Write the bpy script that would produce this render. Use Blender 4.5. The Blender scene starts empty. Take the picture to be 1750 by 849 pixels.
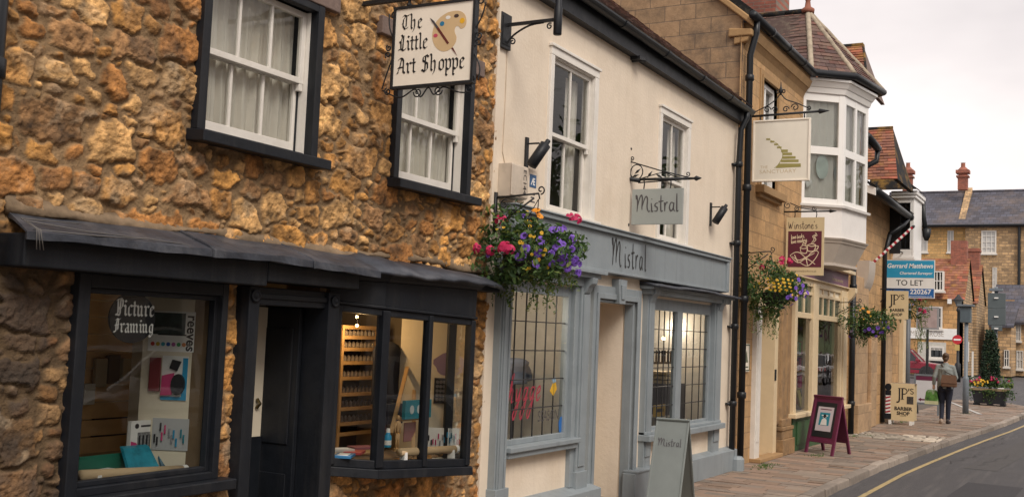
import bpy, bmesh, math, random
import numpy as np
from mathutils import Vector, Matrix, Euler
random.seed(7); RNG = np.random.default_rng(11)
R = math.radians
sc = bpy.context.scene
COL = sc.collection

# ------------------------------------------------------------------ camera
FPX, CX, CY = 1850.0, 875.0, 424.5
CAM = np.array([0.0, -4.8, 1.85])
_ex = np.array([1895 - CX, 607 - CY, FPX]); _ex /= np.linalg.norm(_ex)
_up = np.array([1900 - CX, -24000 - CY, FPX]); _up -= _ex * (_up @ _ex); _up /= np.linalg.norm(_up)
_ey = np.cross(_up, _ex)
ROT = np.stack([_ex, _ey, _up])
cam = bpy.data.cameras.new('camera'); camo = bpy.data.objects.new('camera', cam); COL.objects.link(camo)
cam.sensor_width = 36; cam.lens = 36 * FPX / 1750; cam.clip_end = 900; cam.clip_start = .05
m = Matrix.Identity(4)
for i in range(3):
    m[i][0] = ROT[i, 0]; m[i][1] = -ROT[i, 1]; m[i][2] = -ROT[i, 2]; m[i][3] = CAM[i]
camo.matrix_world = m
sc.camera = camo

# survey helpers: measured sight lines met with a real wall / ground plane give metres
def _ray(px, py): return ROT @ np.array([px - CX, py - CY, FPX])
def at_y(px, py, y=0.0):
    r = _ray(px, py); return Vector(CAM + r * ((y - CAM[1]) / r[1]))
def at_x(px, py, x):
    r = _ray(px, py); return Vector(CAM + r * ((x - CAM[0]) / r[0]))
def at_z(px, py, z=0.0):
    r = _ray(px, py); return Vector(CAM + r * ((z - CAM[2]) / r[2]))

# ------------------------------------------------------------------ world, sun, exposure
SUN_EL, SUN_AZ = 46, 234     # azimuth: where the light comes from, measured from +x towards +y
W = bpy.data.worlds.new('World'); sc.world = W; W.use_nodes = True
nt = W.node_tree; nt.nodes.clear()
sky = nt.nodes.new('ShaderNodeTexSky'); sky.sky_type = 'NISHITA'; sky.sun_disc = False
sky.sun_elevation = R(SUN_EL); sky.sun_rotation = R(90 - SUN_AZ); sky.air_density = 1.6; sky.dust_density = 5; sky.ozone_density = 1
# overcast: the blue is mixed away into a soft uneven white cloud deck
tc = nt.nodes.new('ShaderNodeTexCoord'); no = nt.nodes.new('ShaderNodeTexNoise'); no.inputs['Scale'].default_value = 2.2; no.inputs['Detail'].default_value = 5
mp = nt.nodes.new('ShaderNodeMapping'); mp.inputs['Scale'].default_value = (1, 1, 2.6)
nt.links.new(tc.outputs['Generated'], mp.inputs['Vector']); nt.links.new(mp.outputs['Vector'], no.inputs['Vector'])
cr = nt.nodes.new('ShaderNodeValToRGB')
cr.color_ramp.elements[0].position = .34; cr.color_ramp.elements[0].color = (8.8, 8.1, 8.05, 1)
cr.color_ramp.elements[1].position = .62; cr.color_ramp.elements[1].color = (12.2, 11.2, 10.9, 1)
nt.links.new(no.outputs['Fac'], cr.inputs['Fac'])
mx = nt.nodes.new('ShaderNodeMix'); mx.data_type = 'RGBA'; mx.inputs['Factor'].default_value = .9
nt.links.new(sky.outputs['Color'], mx.inputs['A']); nt.links.new(cr.outputs['Color'], mx.inputs['B'])
bgn = nt.nodes.new('ShaderNodeBackground'); bgn.inputs['Strength'].default_value = .062
out = nt.nodes.new('ShaderNodeOutputWorld')
nt.links.new(mx.outputs['Result'], bgn.inputs['Color']); nt.links.new(bgn.outputs['Background'], out.inputs['Surface'])

sl = bpy.data.lights.new('sun', 'SUN'); sl.energy = 1.5; sl.angle = R(24); sl.color = (1, .93, .84)
so = bpy.data.objects.new('sun', sl); COL.objects.link(so)
_d = Vector((math.cos(R(SUN_EL)) * math.cos(R(SUN_AZ)), math.cos(R(SUN_EL)) * math.sin(R(SUN_AZ)), math.sin(R(SUN_EL))))
so.rotation_euler = (-_d).to_track_quat('-Z', 'Y').to_euler(); so.location = (0, -10, 20)

sc.view_settings.view_transform = 'Standard'; sc.view_settings.look = 'None'
sc.view_settings.exposure = 0.72; sc.view_settings.gamma = 1; sc.view_settings.use_curve_mapping = False

# ------------------------------------------------------------------ objects
ORIG = {}
def tag(o, label=None, cat=None, group=None, kind=None):
    if label: o['label'] = label
    if cat: o['category'] = cat
    if group: o['group'] = group
    if kind: o['kind'] = kind
    return o
def thing(name, label, cat, loc, group=None):
    o = bpy.data.objects.new(name, None); COL.objects.link(o); o.empty_display_size = .1
    o.location = loc; ORIG[o.name] = Vector(loc)
    return tag(o, label, cat, group)
def copy_tree(o, parent=None, loc=None, rotz=None, label=None):
    c = o.copy(); COL.objects.link(c)
    if parent: c.parent = parent
    if loc is not None: c.location = loc; ORIG[c.name] = Vector(loc)
    if rotz is not None: c.rotation_euler.z = rotz
    if label: c['label'] = label
    for ch in list(o.children): copy_tree(ch, c)
    return c

class Fr:
    """a flat working frame: a to the right, b up, c outward"""
    def __init__(s, o, u=(1, 0, 0), v=(0, 0, 1), n=None):
        s.o = Vector(o); s.u = Vector(u).normalized(); s.v = Vector(v).normalized()
        s.n = Vector(n).normalized() if n is not None else s.u.cross(s.v).normalized()
    def P(s, a, b, c=0.0): return s.o + s.u * a + s.v * b + s.n * c
    def off(s, a=0, b=0, c=0): return Fr(s.P(a, b, c), s.u, s.v, s.n)
FACADE = Fr((0, 0, 0))                    # n = -y
def SIDE(x, y=0, z=0): return Fr((x, y, z), (0, -1, 0), (0, 0, 1))     # faces -x; a runs out from the wall

class MB:
    def __init__(s): s.v = []; s.f = []; s.mi = []; s.m = 0; s.cols = None
    def add(s, vs, fs):
        k = len(s.v); s.v += [tuple(p) for p in vs]
        for f in fs: s.f.append(tuple(i + k for i in f)); s.mi.append(s.m)
        return s
    def quad(s, *p): return s.add(p, [tuple(range(len(p)))])
    def box(s, x0, x1, y0, y1, z0, z1):
        x0, x1 = min(x0, x1), max(x0, x1); y0, y1 = min(y0, y1), max(y0, y1); z0, z1 = min(z0, z1), max(z0, z1)
        v = [(x, y, z) for z in (z0, z1) for x, y in ((x0, y0), (x1, y0), (x1, y1), (x0, y1))]
        return s.add(v, [(3, 2, 1, 0), (4, 5, 6, 7), (0, 1, 5, 4), (1, 2, 6, 5), (2, 3, 7, 6), (3, 0, 4, 7)])
    def fbox(s, fr, a0, a1, b0, b1, c0, c1):
        a0, a1 = min(a0, a1), max(a0, a1); b0, b1 = min(b0, b1), max(b0, b1); c0, c1 = min(c0, c1), max(c0, c1)
        v = [fr.P(a, b, c) for c in (c0, c1) for a, b in ((a0, b0), (a1, b0), (a1, b1), (a0, b1))]
        return s.add(v, [(3, 2, 1, 0), (4, 5, 6, 7), (0, 1, 5, 4), (1, 2, 6, 5), (2, 3, 7, 6), (3, 0, 4, 7)])
    def prism(s, pts, d):
        """polygon (3D, ccw seen from the front) extruded by vector d (backwards)"""
        n = len(pts); d = Vector(d); a = [Vector(p) for p in pts]; b = [p + d for p in a]
        return s.add(a + b, [tuple(range(n)), tuple(range(2 * n - 1, n - 1, -1))] + [(i, i + n, (i + 1) % n + n, (i + 1) % n) for i in range(n)])
    def fprism(s, fr, pts, c0, c1): return s.prism([fr.P(a, b, c1) for a, b in pts], fr.n * (c0 - c1))
    def loft(s, rings, cap=True, close=True):
        n = len(rings[0]); v = [p for r in rings for p in r]; f = []
        for i in range(len(rings) - 1):
            for j in range(n if close else n - 1):
                f.append((i * n + j, i * n + (j + 1) % n, (i + 1) * n + (j + 1) % n, (i + 1) * n + j))
        if cap and close: f += [tuple(range(n - 1, -1, -1)), tuple(range((len(rings) - 1) * n, len(rings) * n))]
        return s.add(v, f)
    def tube(s, pts, r, seg=8, cap=True):
        pts = [Vector(p) for p in pts]; rs = r if isinstance(r, (list, tuple)) else [r] * len(pts); rings = []; ref = None
        for i, p in enumerate(pts):
            t = (pts[min(i + 1, len(pts) - 1)] - pts[max(i - 1, 0)])
            t = t.normalized() if t.length > 1e-9 else Vector((0, 0, 1))
            if ref is None:
                ref = t.cross(Vector((0, 0, 1)));
                if ref.length < .05: ref = t.cross(Vector((1, 0, 0)))
            ref = (ref - t * ref.dot(t)).normalized(); q = t.cross(ref)
            rings.append([p + (ref * math.cos(2 * math.pi * k / seg) + q * math.sin(2 * math.pi * k / seg)) * rs[i] for k in range(seg)])
        return s.loft(rings, cap)
    def lathe(s, c, prof, seg=16, ax=None):
        """profile (radius, height) turned round the axis ax at c"""
        c = Vector(c); a = Vector(ax or (0, 0, 1)).normalized(); u = a.orthogonal().normalized(); w = a.cross(u)
        rings = [[c + a * h + (u * math.cos(2 * math.pi * k / seg) + w * math.sin(2 * math.pi * k / seg)) * max(r, 1e-4) for k in range(seg)] for r, h in prof]
        return s.loft(rings)
    def ball(s, c, rx, ry=None, rz=None, seg=12):
        ry = ry or rx; rz = rz or rx; c = Vector(c); rings = []
        for i in range(seg // 2 + 1):
            t = math.pi * i / (seg // 2); r = max(math.sin(t), .002); h = -math.cos(t)
            rings.append([c + Vector((rx * r * math.cos(2 * math.pi * k / seg), ry * r * math.sin(2 * math.pi * k / seg), rz * h)) for k in range(seg)])
        return s.loft(rings)
    def stroke(s, fr, pts, w, c, nib=None, taper=None):
        """a brush or pen stroke lying on a frame"""
        P = [Vector((a, b)) for a, b in pts]
        for i in range(len(P) - 1):
            d = (P[i + 1] - P[i])
            if d.length < 1e-7: continue
            d.normalize(); nrm = Vector((-d.y, d.x))
            def half(k):
                ww = w[k] if isinstance(w, (list, tuple)) else w
                if nib is not None:
                    h = Vector((math.cos(nib), math.sin(nib))) * ww / 2
                    if abs(h.dot(nrm)) < ww * .09: h = h + nrm * (ww * .09 if h.dot(nrm) >= 0 else -ww * .09)
                    return h
                dd = (P[min(k + 1, len(P) - 1)] - P[max(k - 1, 0)]); dd.normalize()
                return Vector((-dd.y, dd.x)) * ww / 2
            h0, h1 = half(i), half(i + 1)
            q = [P[i] - h0, P[i + 1] - h1, P[i + 1] + h1, P[i] + h0]
            ar = sum(q[k].x * q[(k + 1) % 4].y - q[(k + 1) % 4].x * q[k].y for k in range(4))
            if ar < 0: q.reverse()
            s.ZC = getattr(s, 'ZC', 0) + 1
            s.quad(*[fr.P(p.x, p.y, c + (s.ZC % 23) * .00004) for p in q])
        return s
    def build(s, name, mats, parent=None, smooth=False, bevel=0, loc=None, solid=0):
        me = bpy.data.meshes.new(name)
        if parent is not None: o3 = ORIG[parent.name]
        elif loc is not None: o3 = Vector(loc)
        else:
            a = np.array(s.v); o3 = Vector(((a[:, 0].min() + a[:, 0].max()) / 2, (a[:, 1].min() + a[:, 1].max()) / 2, a[:, 2].min()))
        me.from_pydata([(p[0] - o3.x, p[1] - o3.y, p[2] - o3.z) for p in s.v], [], s.f)
        for mt in (mats if isinstance(mats, (list, tuple)) else [mats]): me.materials.append(mt)
        me.polygons.foreach_set('material_index', s.mi)
        if smooth: me.polygons.foreach_set('use_smooth', [True] * len(s.f))
        if s.cols is not None:
            at = me.color_attributes.new('tint', 'FLOAT_COLOR', 'POINT'); at.data.foreach_set('color', np.array(s.cols, dtype=np.float32).ravel())
        me.update()
        o = bpy.data.objects.new(name, me); COL.objects.link(o)
        if parent is not None: o.parent = parent; ORIG[o.name] = o3
        else: o.location = o3; ORIG[o.name] = o3
        if bevel:
            b = o.modifiers.new('bevel', 'BEVEL'); b.width = bevel; b.segments = 2; b.limit_method = 'ANGLE'; b.angle_limit = R(40)
        return o

# ------------------------------------------------------------------ materials
MATS = {}
def N(nt, t, **k):
    n = nt.nodes.new(t)
    for a, b in k.items(): setattr(n, a, b)
    return n
def mat(name, col, rough=.6, var=.15, vscale=6, bump=0, bscale=60, metal=0, spec=.5, coat=0, dirt=None, dscale=2.5, damt=.5, streak=None, tint=False, emit=None, estr=0, trans=None):
    if name in MATS: return MATS[name]
    M = bpy.data.materials.new(name); M.use_nodes = True; nt = M.node_tree; b = nt.nodes['Principled BSDF']; L = nt.links.new
    b.inputs['Roughness'].default_value = rough; b.inputs['Metallic'].default_value = metal
    b.inputs['Specular IOR Level'].default_value = spec; b.inputs['Coat Weight'].default_value = coat
    t = N(nt, 'ShaderNodeTexCoord'); base = None
    n1 = N(nt, 'ShaderNodeTexNoise'); n1.inputs['Scale'].default_value = vscale; n1.inputs['Detail'].default_value = 6; n1.inputs['Roughness'].default_value = .62
    L(t.outputs['Object'], n1.inputs['Vector'])
    hs = N(nt, 'ShaderNodeHueSaturation'); hs.inputs['Color'].default_value = (*col, 1)
    mr = N(nt, 'ShaderNodeMapRange'); mr.inputs['From Min'].default_value = .25; mr.inputs['From Max'].default_value = .75; mr.inputs['To Min'].default_value = 1 - var; mr.inputs['To Max'].default_value = 1 + var
    L(n1.outputs['Fac'], mr.inputs['Value']); L(mr.outputs['Result'], hs.inputs['Value']); base = hs.outputs['Color']
    if tint:
        a = N(nt, 'ShaderNodeVertexColor', layer_name='tint'); mm = N(nt, 'ShaderNodeMix', data_type='RGBA', blend_type='MULTIPLY'); mm.inputs['Factor'].default_value = 1
        L(base, mm.inputs['A']); L(a.outputs['Color'], mm.inputs['B']); base = mm.outputs['Result']
    if dirt:
        n2 = N(nt, 'ShaderNodeTexNoise'); n2.inputs['Scale'].default_value = dscale; n2.inputs['Detail'].default_value = 8; n2.inputs['Roughness'].default_value = .7
        L(t.outputs['Object'], n2.inputs['Vector'])
        m2 = N(nt, 'ShaderNodeMapRange'); m2.inputs['From Min'].default_value = .5; m2.inputs['From Max'].default_value = .72; m2.inputs['To Max'].default_value = damt
        L(n2.outputs['Fac'], m2.inputs['Value'])
        mm = N(nt, 'ShaderNodeMix', data_type='RGBA'); mm.inputs['B'].default_value = (*dirt, 1)
        L(m2.outputs['Result'], mm.inputs['Factor']); L(base, mm.inputs['A']); base = mm.outputs['Result']
    if streak:                                                            # rain runs: tall thin stains that belong to the surface
        mq = N(nt, 'ShaderNodeMapping'); mq.inputs['Scale'].default_value = streak[4] if len(streak) > 4 else (9, 9, .55); L(t.outputs['Object'], mq.inputs['Vector'])
        n4 = N(nt, 'ShaderNodeTexNoise'); n4.inputs['Scale'].default_value = 1; n4.inputs['Detail'].default_value = 7; n4.inputs['Roughness'].default_value = .65; L(mq.outputs[0], n4.inputs['Vector'])
        m4 = N(nt, 'ShaderNodeMapRange'); m4.inputs['From Min'].default_value = .52; m4.inputs['From Max'].default_value = .78; m4.inputs['To Max'].default_value = streak[3]; L(n4.outputs['Fac'], m4.inputs['Value'])
        mm = N(nt, 'ShaderNodeMix', data_type='RGBA'); mm.inputs['B'].default_value = (*streak[:3], 1); L(m4.outputs['Result'], mm.inputs['Factor']); L(base, mm.inputs['A']); base = mm.outputs['Result']
    L(base, b.inputs['Base Color'])
    r2 = N(nt, 'ShaderNodeMapRange'); r2.inputs['To Min'].default_value = max(rough - .1, .02); r2.inputs['To Max'].default_value = min(rough + .12, 1)
    L(n1.outputs['Fac'], r2.inputs['Value']); L(r2.outputs['Result'], b.inputs['Roughness'])
    if bump:
        n3 = N(nt, 'ShaderNodeTexNoise'); n3.inputs['Scale'].default_value = bscale; n3.inputs['Detail'].default_value = 5
        L(t.outputs['Object'], n3.inputs['Vector'])
        bp = N(nt, 'ShaderNodeBump'); bp.inputs['Strength'].default_value = bump; bp.inputs['Distance'].default_value = .01
        L(n3.outputs['Fac'], bp.inputs['Height']); L(bp.outputs['Normal'], b.inputs['Normal'])
    if emit:
        b.inputs['Emission Color'].default_value = (*emit, 1); b.inputs['Emission Strength'].default_value = estr
    if trans:
        tl = N(nt, 'ShaderNodeBsdfTranslucent'); L(base, tl.inputs['Color']); ms = N(nt, 'ShaderNodeMixShader'); ms.inputs[0].default_value = trans
        o = nt.nodes['Material Output']; L(b.outputs[0], ms.inputs[1]); L(tl.outputs[0], ms.inputs[2]); L(ms.outputs[0], o.inputs['Surface'])
    MATS[name] = M; return M

def glass_mat(name, tintc=(.9, .93, .92), wav=.002, wscale=2.5, refl=1.0):
    M = bpy.data.materials.new(name); M.use_nodes = True; nt = M.node_tree; nt.nodes.clear(); L = nt.links.new
    o = N(nt, 'ShaderNodeOutputMaterial'); ms = N(nt, 'ShaderNodeMixShader'); tr = N(nt, 'ShaderNodeBsdfTransparent'); gl = N(nt, 'ShaderNodeBsdfGlossy')
    tr.inputs['Color'].default_value = (*tintc, 1); gl.inputs['Roughness'].default_value = .0; gl.inputs['Color'].default_value = (1, 1, 1, 1)
    fr = N(nt, 'ShaderNodeFresnel'); fr.inputs['IOR'].default_value = 1.6
    mu = N(nt, 'ShaderNodeMath', operation='MULTIPLY'); mu.use_clamp = True; mu.inputs[1].default_value = refl
    t = N(nt, 'ShaderNodeTexCoord'); n3 = N(nt, 'ShaderNodeTexNoise'); n3.inputs['Scale'].default_value = wscale; n3.inputs['Detail'].default_value = 1
    bp = N(nt, 'ShaderNodeBump'); bp.inputs['Strength'].default_value = 1; bp.inputs['Distance'].default_value = wav
    L(t.outputs['Object'], n3.inputs['Vector']); L(n3.outputs['Fac'], bp.inputs['Height']); L(bp.outputs['Normal'], gl.inputs['Normal'])
    L(fr.outputs[0], mu.inputs[0]); L(mu.outputs[0], ms.inputs[0]); L(tr.outputs[0], ms.inputs[1]); L(gl.outputs[0], ms.inputs[2]); L(ms.outputs[0], o.inputs['Surface'])
    return M

def block_mat(name, col, mortar, bw, bh, axis='x', rough=.85, var=.25, msize=.012, hue=.03, bump=.5, dirt=None, damt=.6, offset=.5, dscale=1.2):
    """coursed stone / brick: real block size in metres; axis: which horizontal object axis runs along the wall ('x','y','f'=floor)"""
    if name in MATS: return MATS[name]
    M = bpy.data.materials.new(name); M.use_nodes = True; nt = M.node_tree; b = nt.nodes['Principled BSDF']; L = nt.links.new
    t = N(nt, 'ShaderNodeTexCoord'); sp = N(nt, 'ShaderNodeSeparateXYZ'); cb = N(nt, 'ShaderNodeCombineXYZ')
    L(t.outputs['Object'], sp.inputs[0]); L(sp.outputs['Y' if axis == 'y' else 'X'], cb.inputs['X']); L(sp.outputs['Y' if axis == 'f' else 'Z'], cb.inputs['Y'])
    nz = N(nt, 'ShaderNodeTexNoise'); nz.inputs['Scale'].default_value = 4; nz.inputs['Detail'].default_value = 4; L(t.outputs['Object'], nz.inputs['Vector'])
    wv = N(nt, 'ShaderNodeVectorMath', operation='SCALE'); wv.inputs['Scale'].default_value = .02
    L(nz.outputs['Color'], wv.inputs[0]); ad = N(nt, 'ShaderNodeVectorMath', operation='ADD'); L(cb.outputs[0], ad.inputs[0]); L(wv.outputs[0], ad.inputs[1])
    br = N(nt, 'ShaderNodeTexBrick'); br.offset = offset; br.inputs['Scale'].default_value = 1; br.inputs['Brick Width'].default_value = bw; br.inputs['Row Height'].default_value = bh
    br.inputs['Mortar Size'].default_value = msize; br.inputs['Mortar Smooth'].default_value = .25; br.inputs['Bias'].default_value = 0
    c = np.array(col); br.inputs['Color1'].default_value = (*(c * (1 - var)), 1); br.inputs['Color2'].default_value = (*np.minimum(c * (1 + var) * np.array([1 + hue, 1, 1 - hue]), 1), 1); br.inputs['Mortar'].default_value = (*mortar, 1)
    L(ad.outputs[0], br.inputs['Vector'])
    n1 = N(nt, 'ShaderNodeTexNoise'); n1.inputs['Scale'].default_value = 9; n1.inputs['Detail'].default_value = 8; n1.inputs['Roughness'].default_value = .7; L(t.outputs['Object'], n1.inputs['Vector'])
    mr = N(nt, 'ShaderNodeMapRange'); mr.inputs['From Min'].default_value = .25; mr.inputs['From Max'].default_value = .75; mr.inputs['To Min'].default_value = .72; mr.inputs['To Max'].default_value = 1.28; L(n1.outputs['Fac'], mr.inputs['Value'])
    hs = N(nt, 'ShaderNodeHueSaturation'); L(br.outputs['Color'], hs.inputs['Color']); L(mr.outputs['Result'], hs.inputs['Value']); base = hs.outputs['Color']
    if dirt:
        n2 = N(nt, 'ShaderNodeTexNoise'); n2.inputs['Scale'].default_value = dscale; n2.inputs['Detail'].default_value = 9; n2.inputs['Roughness'].default_value = .72; L(t.outputs['Object'], n2.inputs['Vector'])
        m2 = N(nt, 'ShaderNodeMapRange'); m2.inputs['From Min'].default_value = .48; m2.inputs['From Max'].default_value = .66; m2.inputs['To Max'].default_value = damt; L(n2.outputs['Fac'], m2.inputs['Value'])
        mm = N(nt, 'ShaderNodeMix', data_type='RGBA'); mm.inputs['B'].default_value = (*dirt, 1); L(m2.outputs['Result'], mm.inputs['Factor']); L(base, mm.inputs['A']); base = mm.outputs['Result']
    L(base, b.inputs['Base Color']); b.inputs['Roughness'].default_value = rough
    mu = N(nt, 'ShaderNodeMath', operation='MULTIPLY_ADD'); mu.inputs[1].default_value = -1.0; L(br.outputs['Fac'], mu.inputs[0]); L(n1.outputs['Fac'], mu.inputs[2])
    bp = N(nt, 'ShaderNodeBump'); bp.inputs['Strength'].default_value = bump; bp.inputs['Distance'].default_value = .02; L(mu.outputs[0], bp.inputs['Height']); L(bp.outputs['Normal'], b.inputs['Normal'])
    MATS[name] = M; return M

BLACK = mat('black_paint', (.007, .009, .013), .5, .25, 9, .15, 30, dirt=(.025, .025, .026), damt=.4, spec=.35, streak=(.035, .034, .034, .6))
IRON = mat('wrought_iron', (.008, .009, .011), .55, .2, 20, .2, 80)
PLASTIC = mat('black_plastic_pipe', (.009, .011, .014), .42, .2, 5, spec=.4)
WHITE = mat('white_sash_paint', (.72, .68, .62), .45, .07, 8, .12, 40, dirt=(.45, .4, .33), damt=.3)
UPVC = mat('white_window_plastic', (.78, .76, .73), .35, .04, 3)
CREAM = mat('cream_render', (.73, .625, .50), .85, .05, 3, .35, 30, dirt=(.55, .43, .30), dscale=1.3, damt=.4, streak=(.46, .37, .28, .22))
BLUE = mat('blue_grey_paint', (.235, .268, .288), .5, .09, 4, .12, 25, dirt=(.30, .33, .34), dscale=3, damt=.35, streak=(.10, .11, .11, .5))
BLUEL = mat('pale_blue_grey_paint', (.30, .345, .37), .5, .06, 4, .08, 25)
LEAD = mat('lead_sheet', (.042, .047, .060), .5, .5, 6, .7, 16, metal=.2, dirt=(.17, .17, .18), dscale=3.5, damt=.55)
CREAMP = mat('cream_gloss_paint', (.66, .52, .33), .45, .07, 6, .1, 30)
GLASS = glass_mat('window_glass', refl=.8)
OLDGLASS = glass_mat('old_wavy_glass', wav=.0009, wscale=3, refl=.55)
CURTAIN = mat('net_curtain', (.86, .79, .70), .9, .08, 4, trans=.12)
DARKIN = mat('dim_interior', (.10, .085, .07), .9, .2, 2)
CREAMIN = mat('interior_cream', (.70, .62, .48), .85, .08, 2)
TIMBER = mat('weathered_timber', (.17, .12, .10), .85, .25, 14, .5, 40)
ASH = block_mat('ochre_ashlar', (.46, .285, .135), (.26, .165, .08), .46, .235, 'x', dirt=(.20, .13, .075), damt=.45, msize=.006, var=.14)
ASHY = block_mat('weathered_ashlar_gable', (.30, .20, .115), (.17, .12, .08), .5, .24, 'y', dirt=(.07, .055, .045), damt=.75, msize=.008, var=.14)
STONEY = mat('moulded_stone', (.36, .22, .10), .9, .2, 5, .5, 25, dirt=(.12, .08, .05), damt=.55)
TILE = mat('clay_tile', (.115, .066, .053), .85, .25, 12, .4, 40, tint=True, dirt=(.26, .22, .15), dscale=5, damt=.35)
TILER = mat('red_clay_tile', (.24, .10, .06), .85, .25, 12, .4, 40, tint=True, dirt=(.42, .22, .03), dscale=2.2, damt=.7)
BRICK = block_mat('red_brick', (.30, .09, .055), (.22, .17, .13), .225, .075, 'y', msize=.008, dirt=(.10, .055, .05), damt=.5)
BRICKX = block_mat('red_brick_front', (.30, .09, .055), (.22, .17, .13), .225, .075, 'x', msize=.008, dirt=(.10, .055, .05), damt=.5)
GREEN = [mat('leaf_%d' % i, c, .55, .2, 10, trans=.25) for i, c in enumerate([(.055, .115, .028), (.09, .16, .04), (.03, .07, .02), (.17, .21, .045)])]
PURPLE = mat('purple_petal', (.20, .09, .52), .6, .2, 20, trans=.2); MAGENTA = mat('magenta_petal', (.62, .03, .13), .6, .2, 20, trans=.2)
YELLOW = mat('yellow_petal', (.75, .45, .03), .6, .15, 20, trans=.2); ORANGE = mat('orange_petal', (.78, .30, .02), .6, .15, 20, trans=.2)
def paint(name, c, rough=.5, var=.06): return mat(name, c, rough, var, 5)
INK = paint('black_lettering', (.012, .011, .012)); OFFW = paint('off_white_board', (.84, .76, .64)); PURE = paint('clean_white', (.78, .77, .74))
GREYINK = paint('grey_lettering', (.065, .06, .065)); PLUM = paint('plum_paint', (.13, .018, .055)); CREAMB = paint('buff_board', (.62, .50, .30))

# ------------------------------------------------------------------ lettering
def sans(mb, fr, text, size, a, b, c, align='LEFT', bold=0, shear=0, sx=1.0):
    cu = bpy.data.curves.new('lettering', 'FONT'); cu.body = text; cu.size = size; cu.align_x = align; cu.offset = bold; cu.shear = shear; cu.resolution_u = 3
    o = bpy.data.objects.new('lettering', cu); COL.objects.link(o)
    dg = bpy.context.evaluated_depsgraph_get(); me = o.evaluated_get(dg).to_mesh()
    vs = [(p.co.x * sx, p.co.y) for p in me.vertices]; fs = [tuple(p.vertices) for p in me.polygons]
    mb.add([fr.P(a + x, b + y, c) for x, y in vs], fs)
    bpy.data.objects.remove(o); bpy.data.curves.remove(cu)
def mini(x): return [(x - .12, .98), (x + .04, .84), (x + .04, .16), (x + .2, .02)]
def arch(x): return [(x, .8), (x + .22, 1.0), (x + .38, .84), (x + .38, .16), (x + .54, .02)]
BL = {  # blackletter pen strokes, x-height 1, (advance, strokes)
 'i': (.42, [mini(.12), [(.08, 1.42), (.24, 1.28)]]), 'n': (.95, [mini(.12), arch(.18)]), 'm': (1.4, [mini(.12), arch(.18), arch(.62)]),
 'h': (.92, [[(.02, 1.62), (.16, 1.5), (.16, .16), (.3, .02)], [(.2, .8), (.42, 1.0), (.58, .84), (.58, .2), (.5, -.1), (.36, -.32)]]),
 'e': (.68, [[(.56, .16), (.34, 0), (.14, .16), (.14, .84), (.36, 1.0), (.54, .8), (.2, .52)]]),
 'l': (.42, [[(.02, 1.62), (.16, 1.5), (.16, .16), (.3, .02)]]),
 't': (.5, [[(.12, 1.35), (.18, 1.22), (.18, .16), (.32, .0), (.44, .12)], [(-.04, .95), (.4, .95)]]),
 'r': (.62, [mini(.12), [(.2, .84), (.4, 1.0), (.54, .86)]]),
 'o': (.74, [[(.14, .84), (.14, .16), (.36, 0), (.58, .16), (.58, .84), (.36, 1.0), (.14, .84)]]),
 'p': (.76, [[(.02, 1.02), (.16, .88), (.16, -.45), (.28, -.55)], [(.2, .82), (.4, 1.0), (.6, .84), (.6, .16), (.4, 0), (.16, .14)]]),
 'a': (.76, [[(.12, .9), (.34, 1.0), (.5, .85), (.5, .14), (.66, .0)], [(.48, .56), (.26, .54), (.12, .36), (.12, .14), (.28, 0), (.48, .16)]]),
 'c': (.64, [[(.54, .16), (.34, 0), (.14, .16), (.14, .84), (.36, 1.0), (.54, .86)]]),
 'u': (.92, [mini(.12), [(.4, .98), (.56, .84), (.56, .14), (.72, 0)], [(.18, .1), (.34, 0), (.54, .16)]]),
 'g': (.78, [[(.58, .9), (.36, 1.0), (.14, .84), (.14, .2), (.34, .02), (.56, .16)], [(.44, 1.0), (.58, .86), (.58, -.2), (.36, -.46), (.1, -.3)]]),
 'T': (1.1, [[(.1, 1.38), (.3, 1.56), (.62, 1.42), (.98, 1.55)], [(.5, 1.4), (.24, 1.1), (.2, .4), (.46, .04), (.86, .22)], [(.62, 1.35), (.6, .3)], [(.2, .75), (.06, .6)]]),
 'L': (1.0, [[(.3, 1.6), (.46, 1.45), (.26, .9), (.3, .3), (.1, .06)], [(.02, .12), (.3, .2), (.62, .0), (.92, .2)], [(.58, 1.5), (.52, .2)], [(.1, .95), (.26, .8)]]),
 'A': (1.1, [[(.12, 1.28), (.36, 1.5), (.62, 1.42), (.74, 1.2), (.74, .2), (.94, .02)], [(.5, 1.36), (.34, .6), (.08, .04)], [(.12, .56), (.74, .62)], [(.0, .02), (.24, .12)]]),
 'S': (1.0, [[(.84, 1.36), (.6, 1.56), (.24, 1.38), (.22, 1.04), (.74, .74), (.76, .24), (.46, .0), (.1, .2)], [(.5, 1.5), (.48, .1)]]),
 'P': (.98, [[(.02, 1.4), (.24, 1.5), (.28, .2), (.1, -.05)], [(.2, 1.44), (.56, 1.58), (.8, 1.36), (.78, .8), (.5, .6), (.3, .72)], [(.52, 1.5), (.52, .1)], [(.0, .1), (.5, .0)]]),
 'F': (.9, [[(.14, 1.36), (.36, 1.52), (.6, 1.4), (.86, 1.54)], [(.4, 1.45), (.28, .8), (.3, .2), (.1, -.05)], [(.1, .8), (.66, .84)], [(.56, 1.4), (.54, .3)], [(-.05, .05), (.3, .12)]]),
 ' ': (.5, [])}
def blackletter(mb, fr, text, xh, a, b, c, w=.2):
    for ch in text:
        adv, st = BL[ch]
        for s in st: mb.stroke(fr, [(a + x * xh, b + y * xh) for x, y in s], w * xh, c, nib=R(42))
        a += adv * xh
    return a
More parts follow.
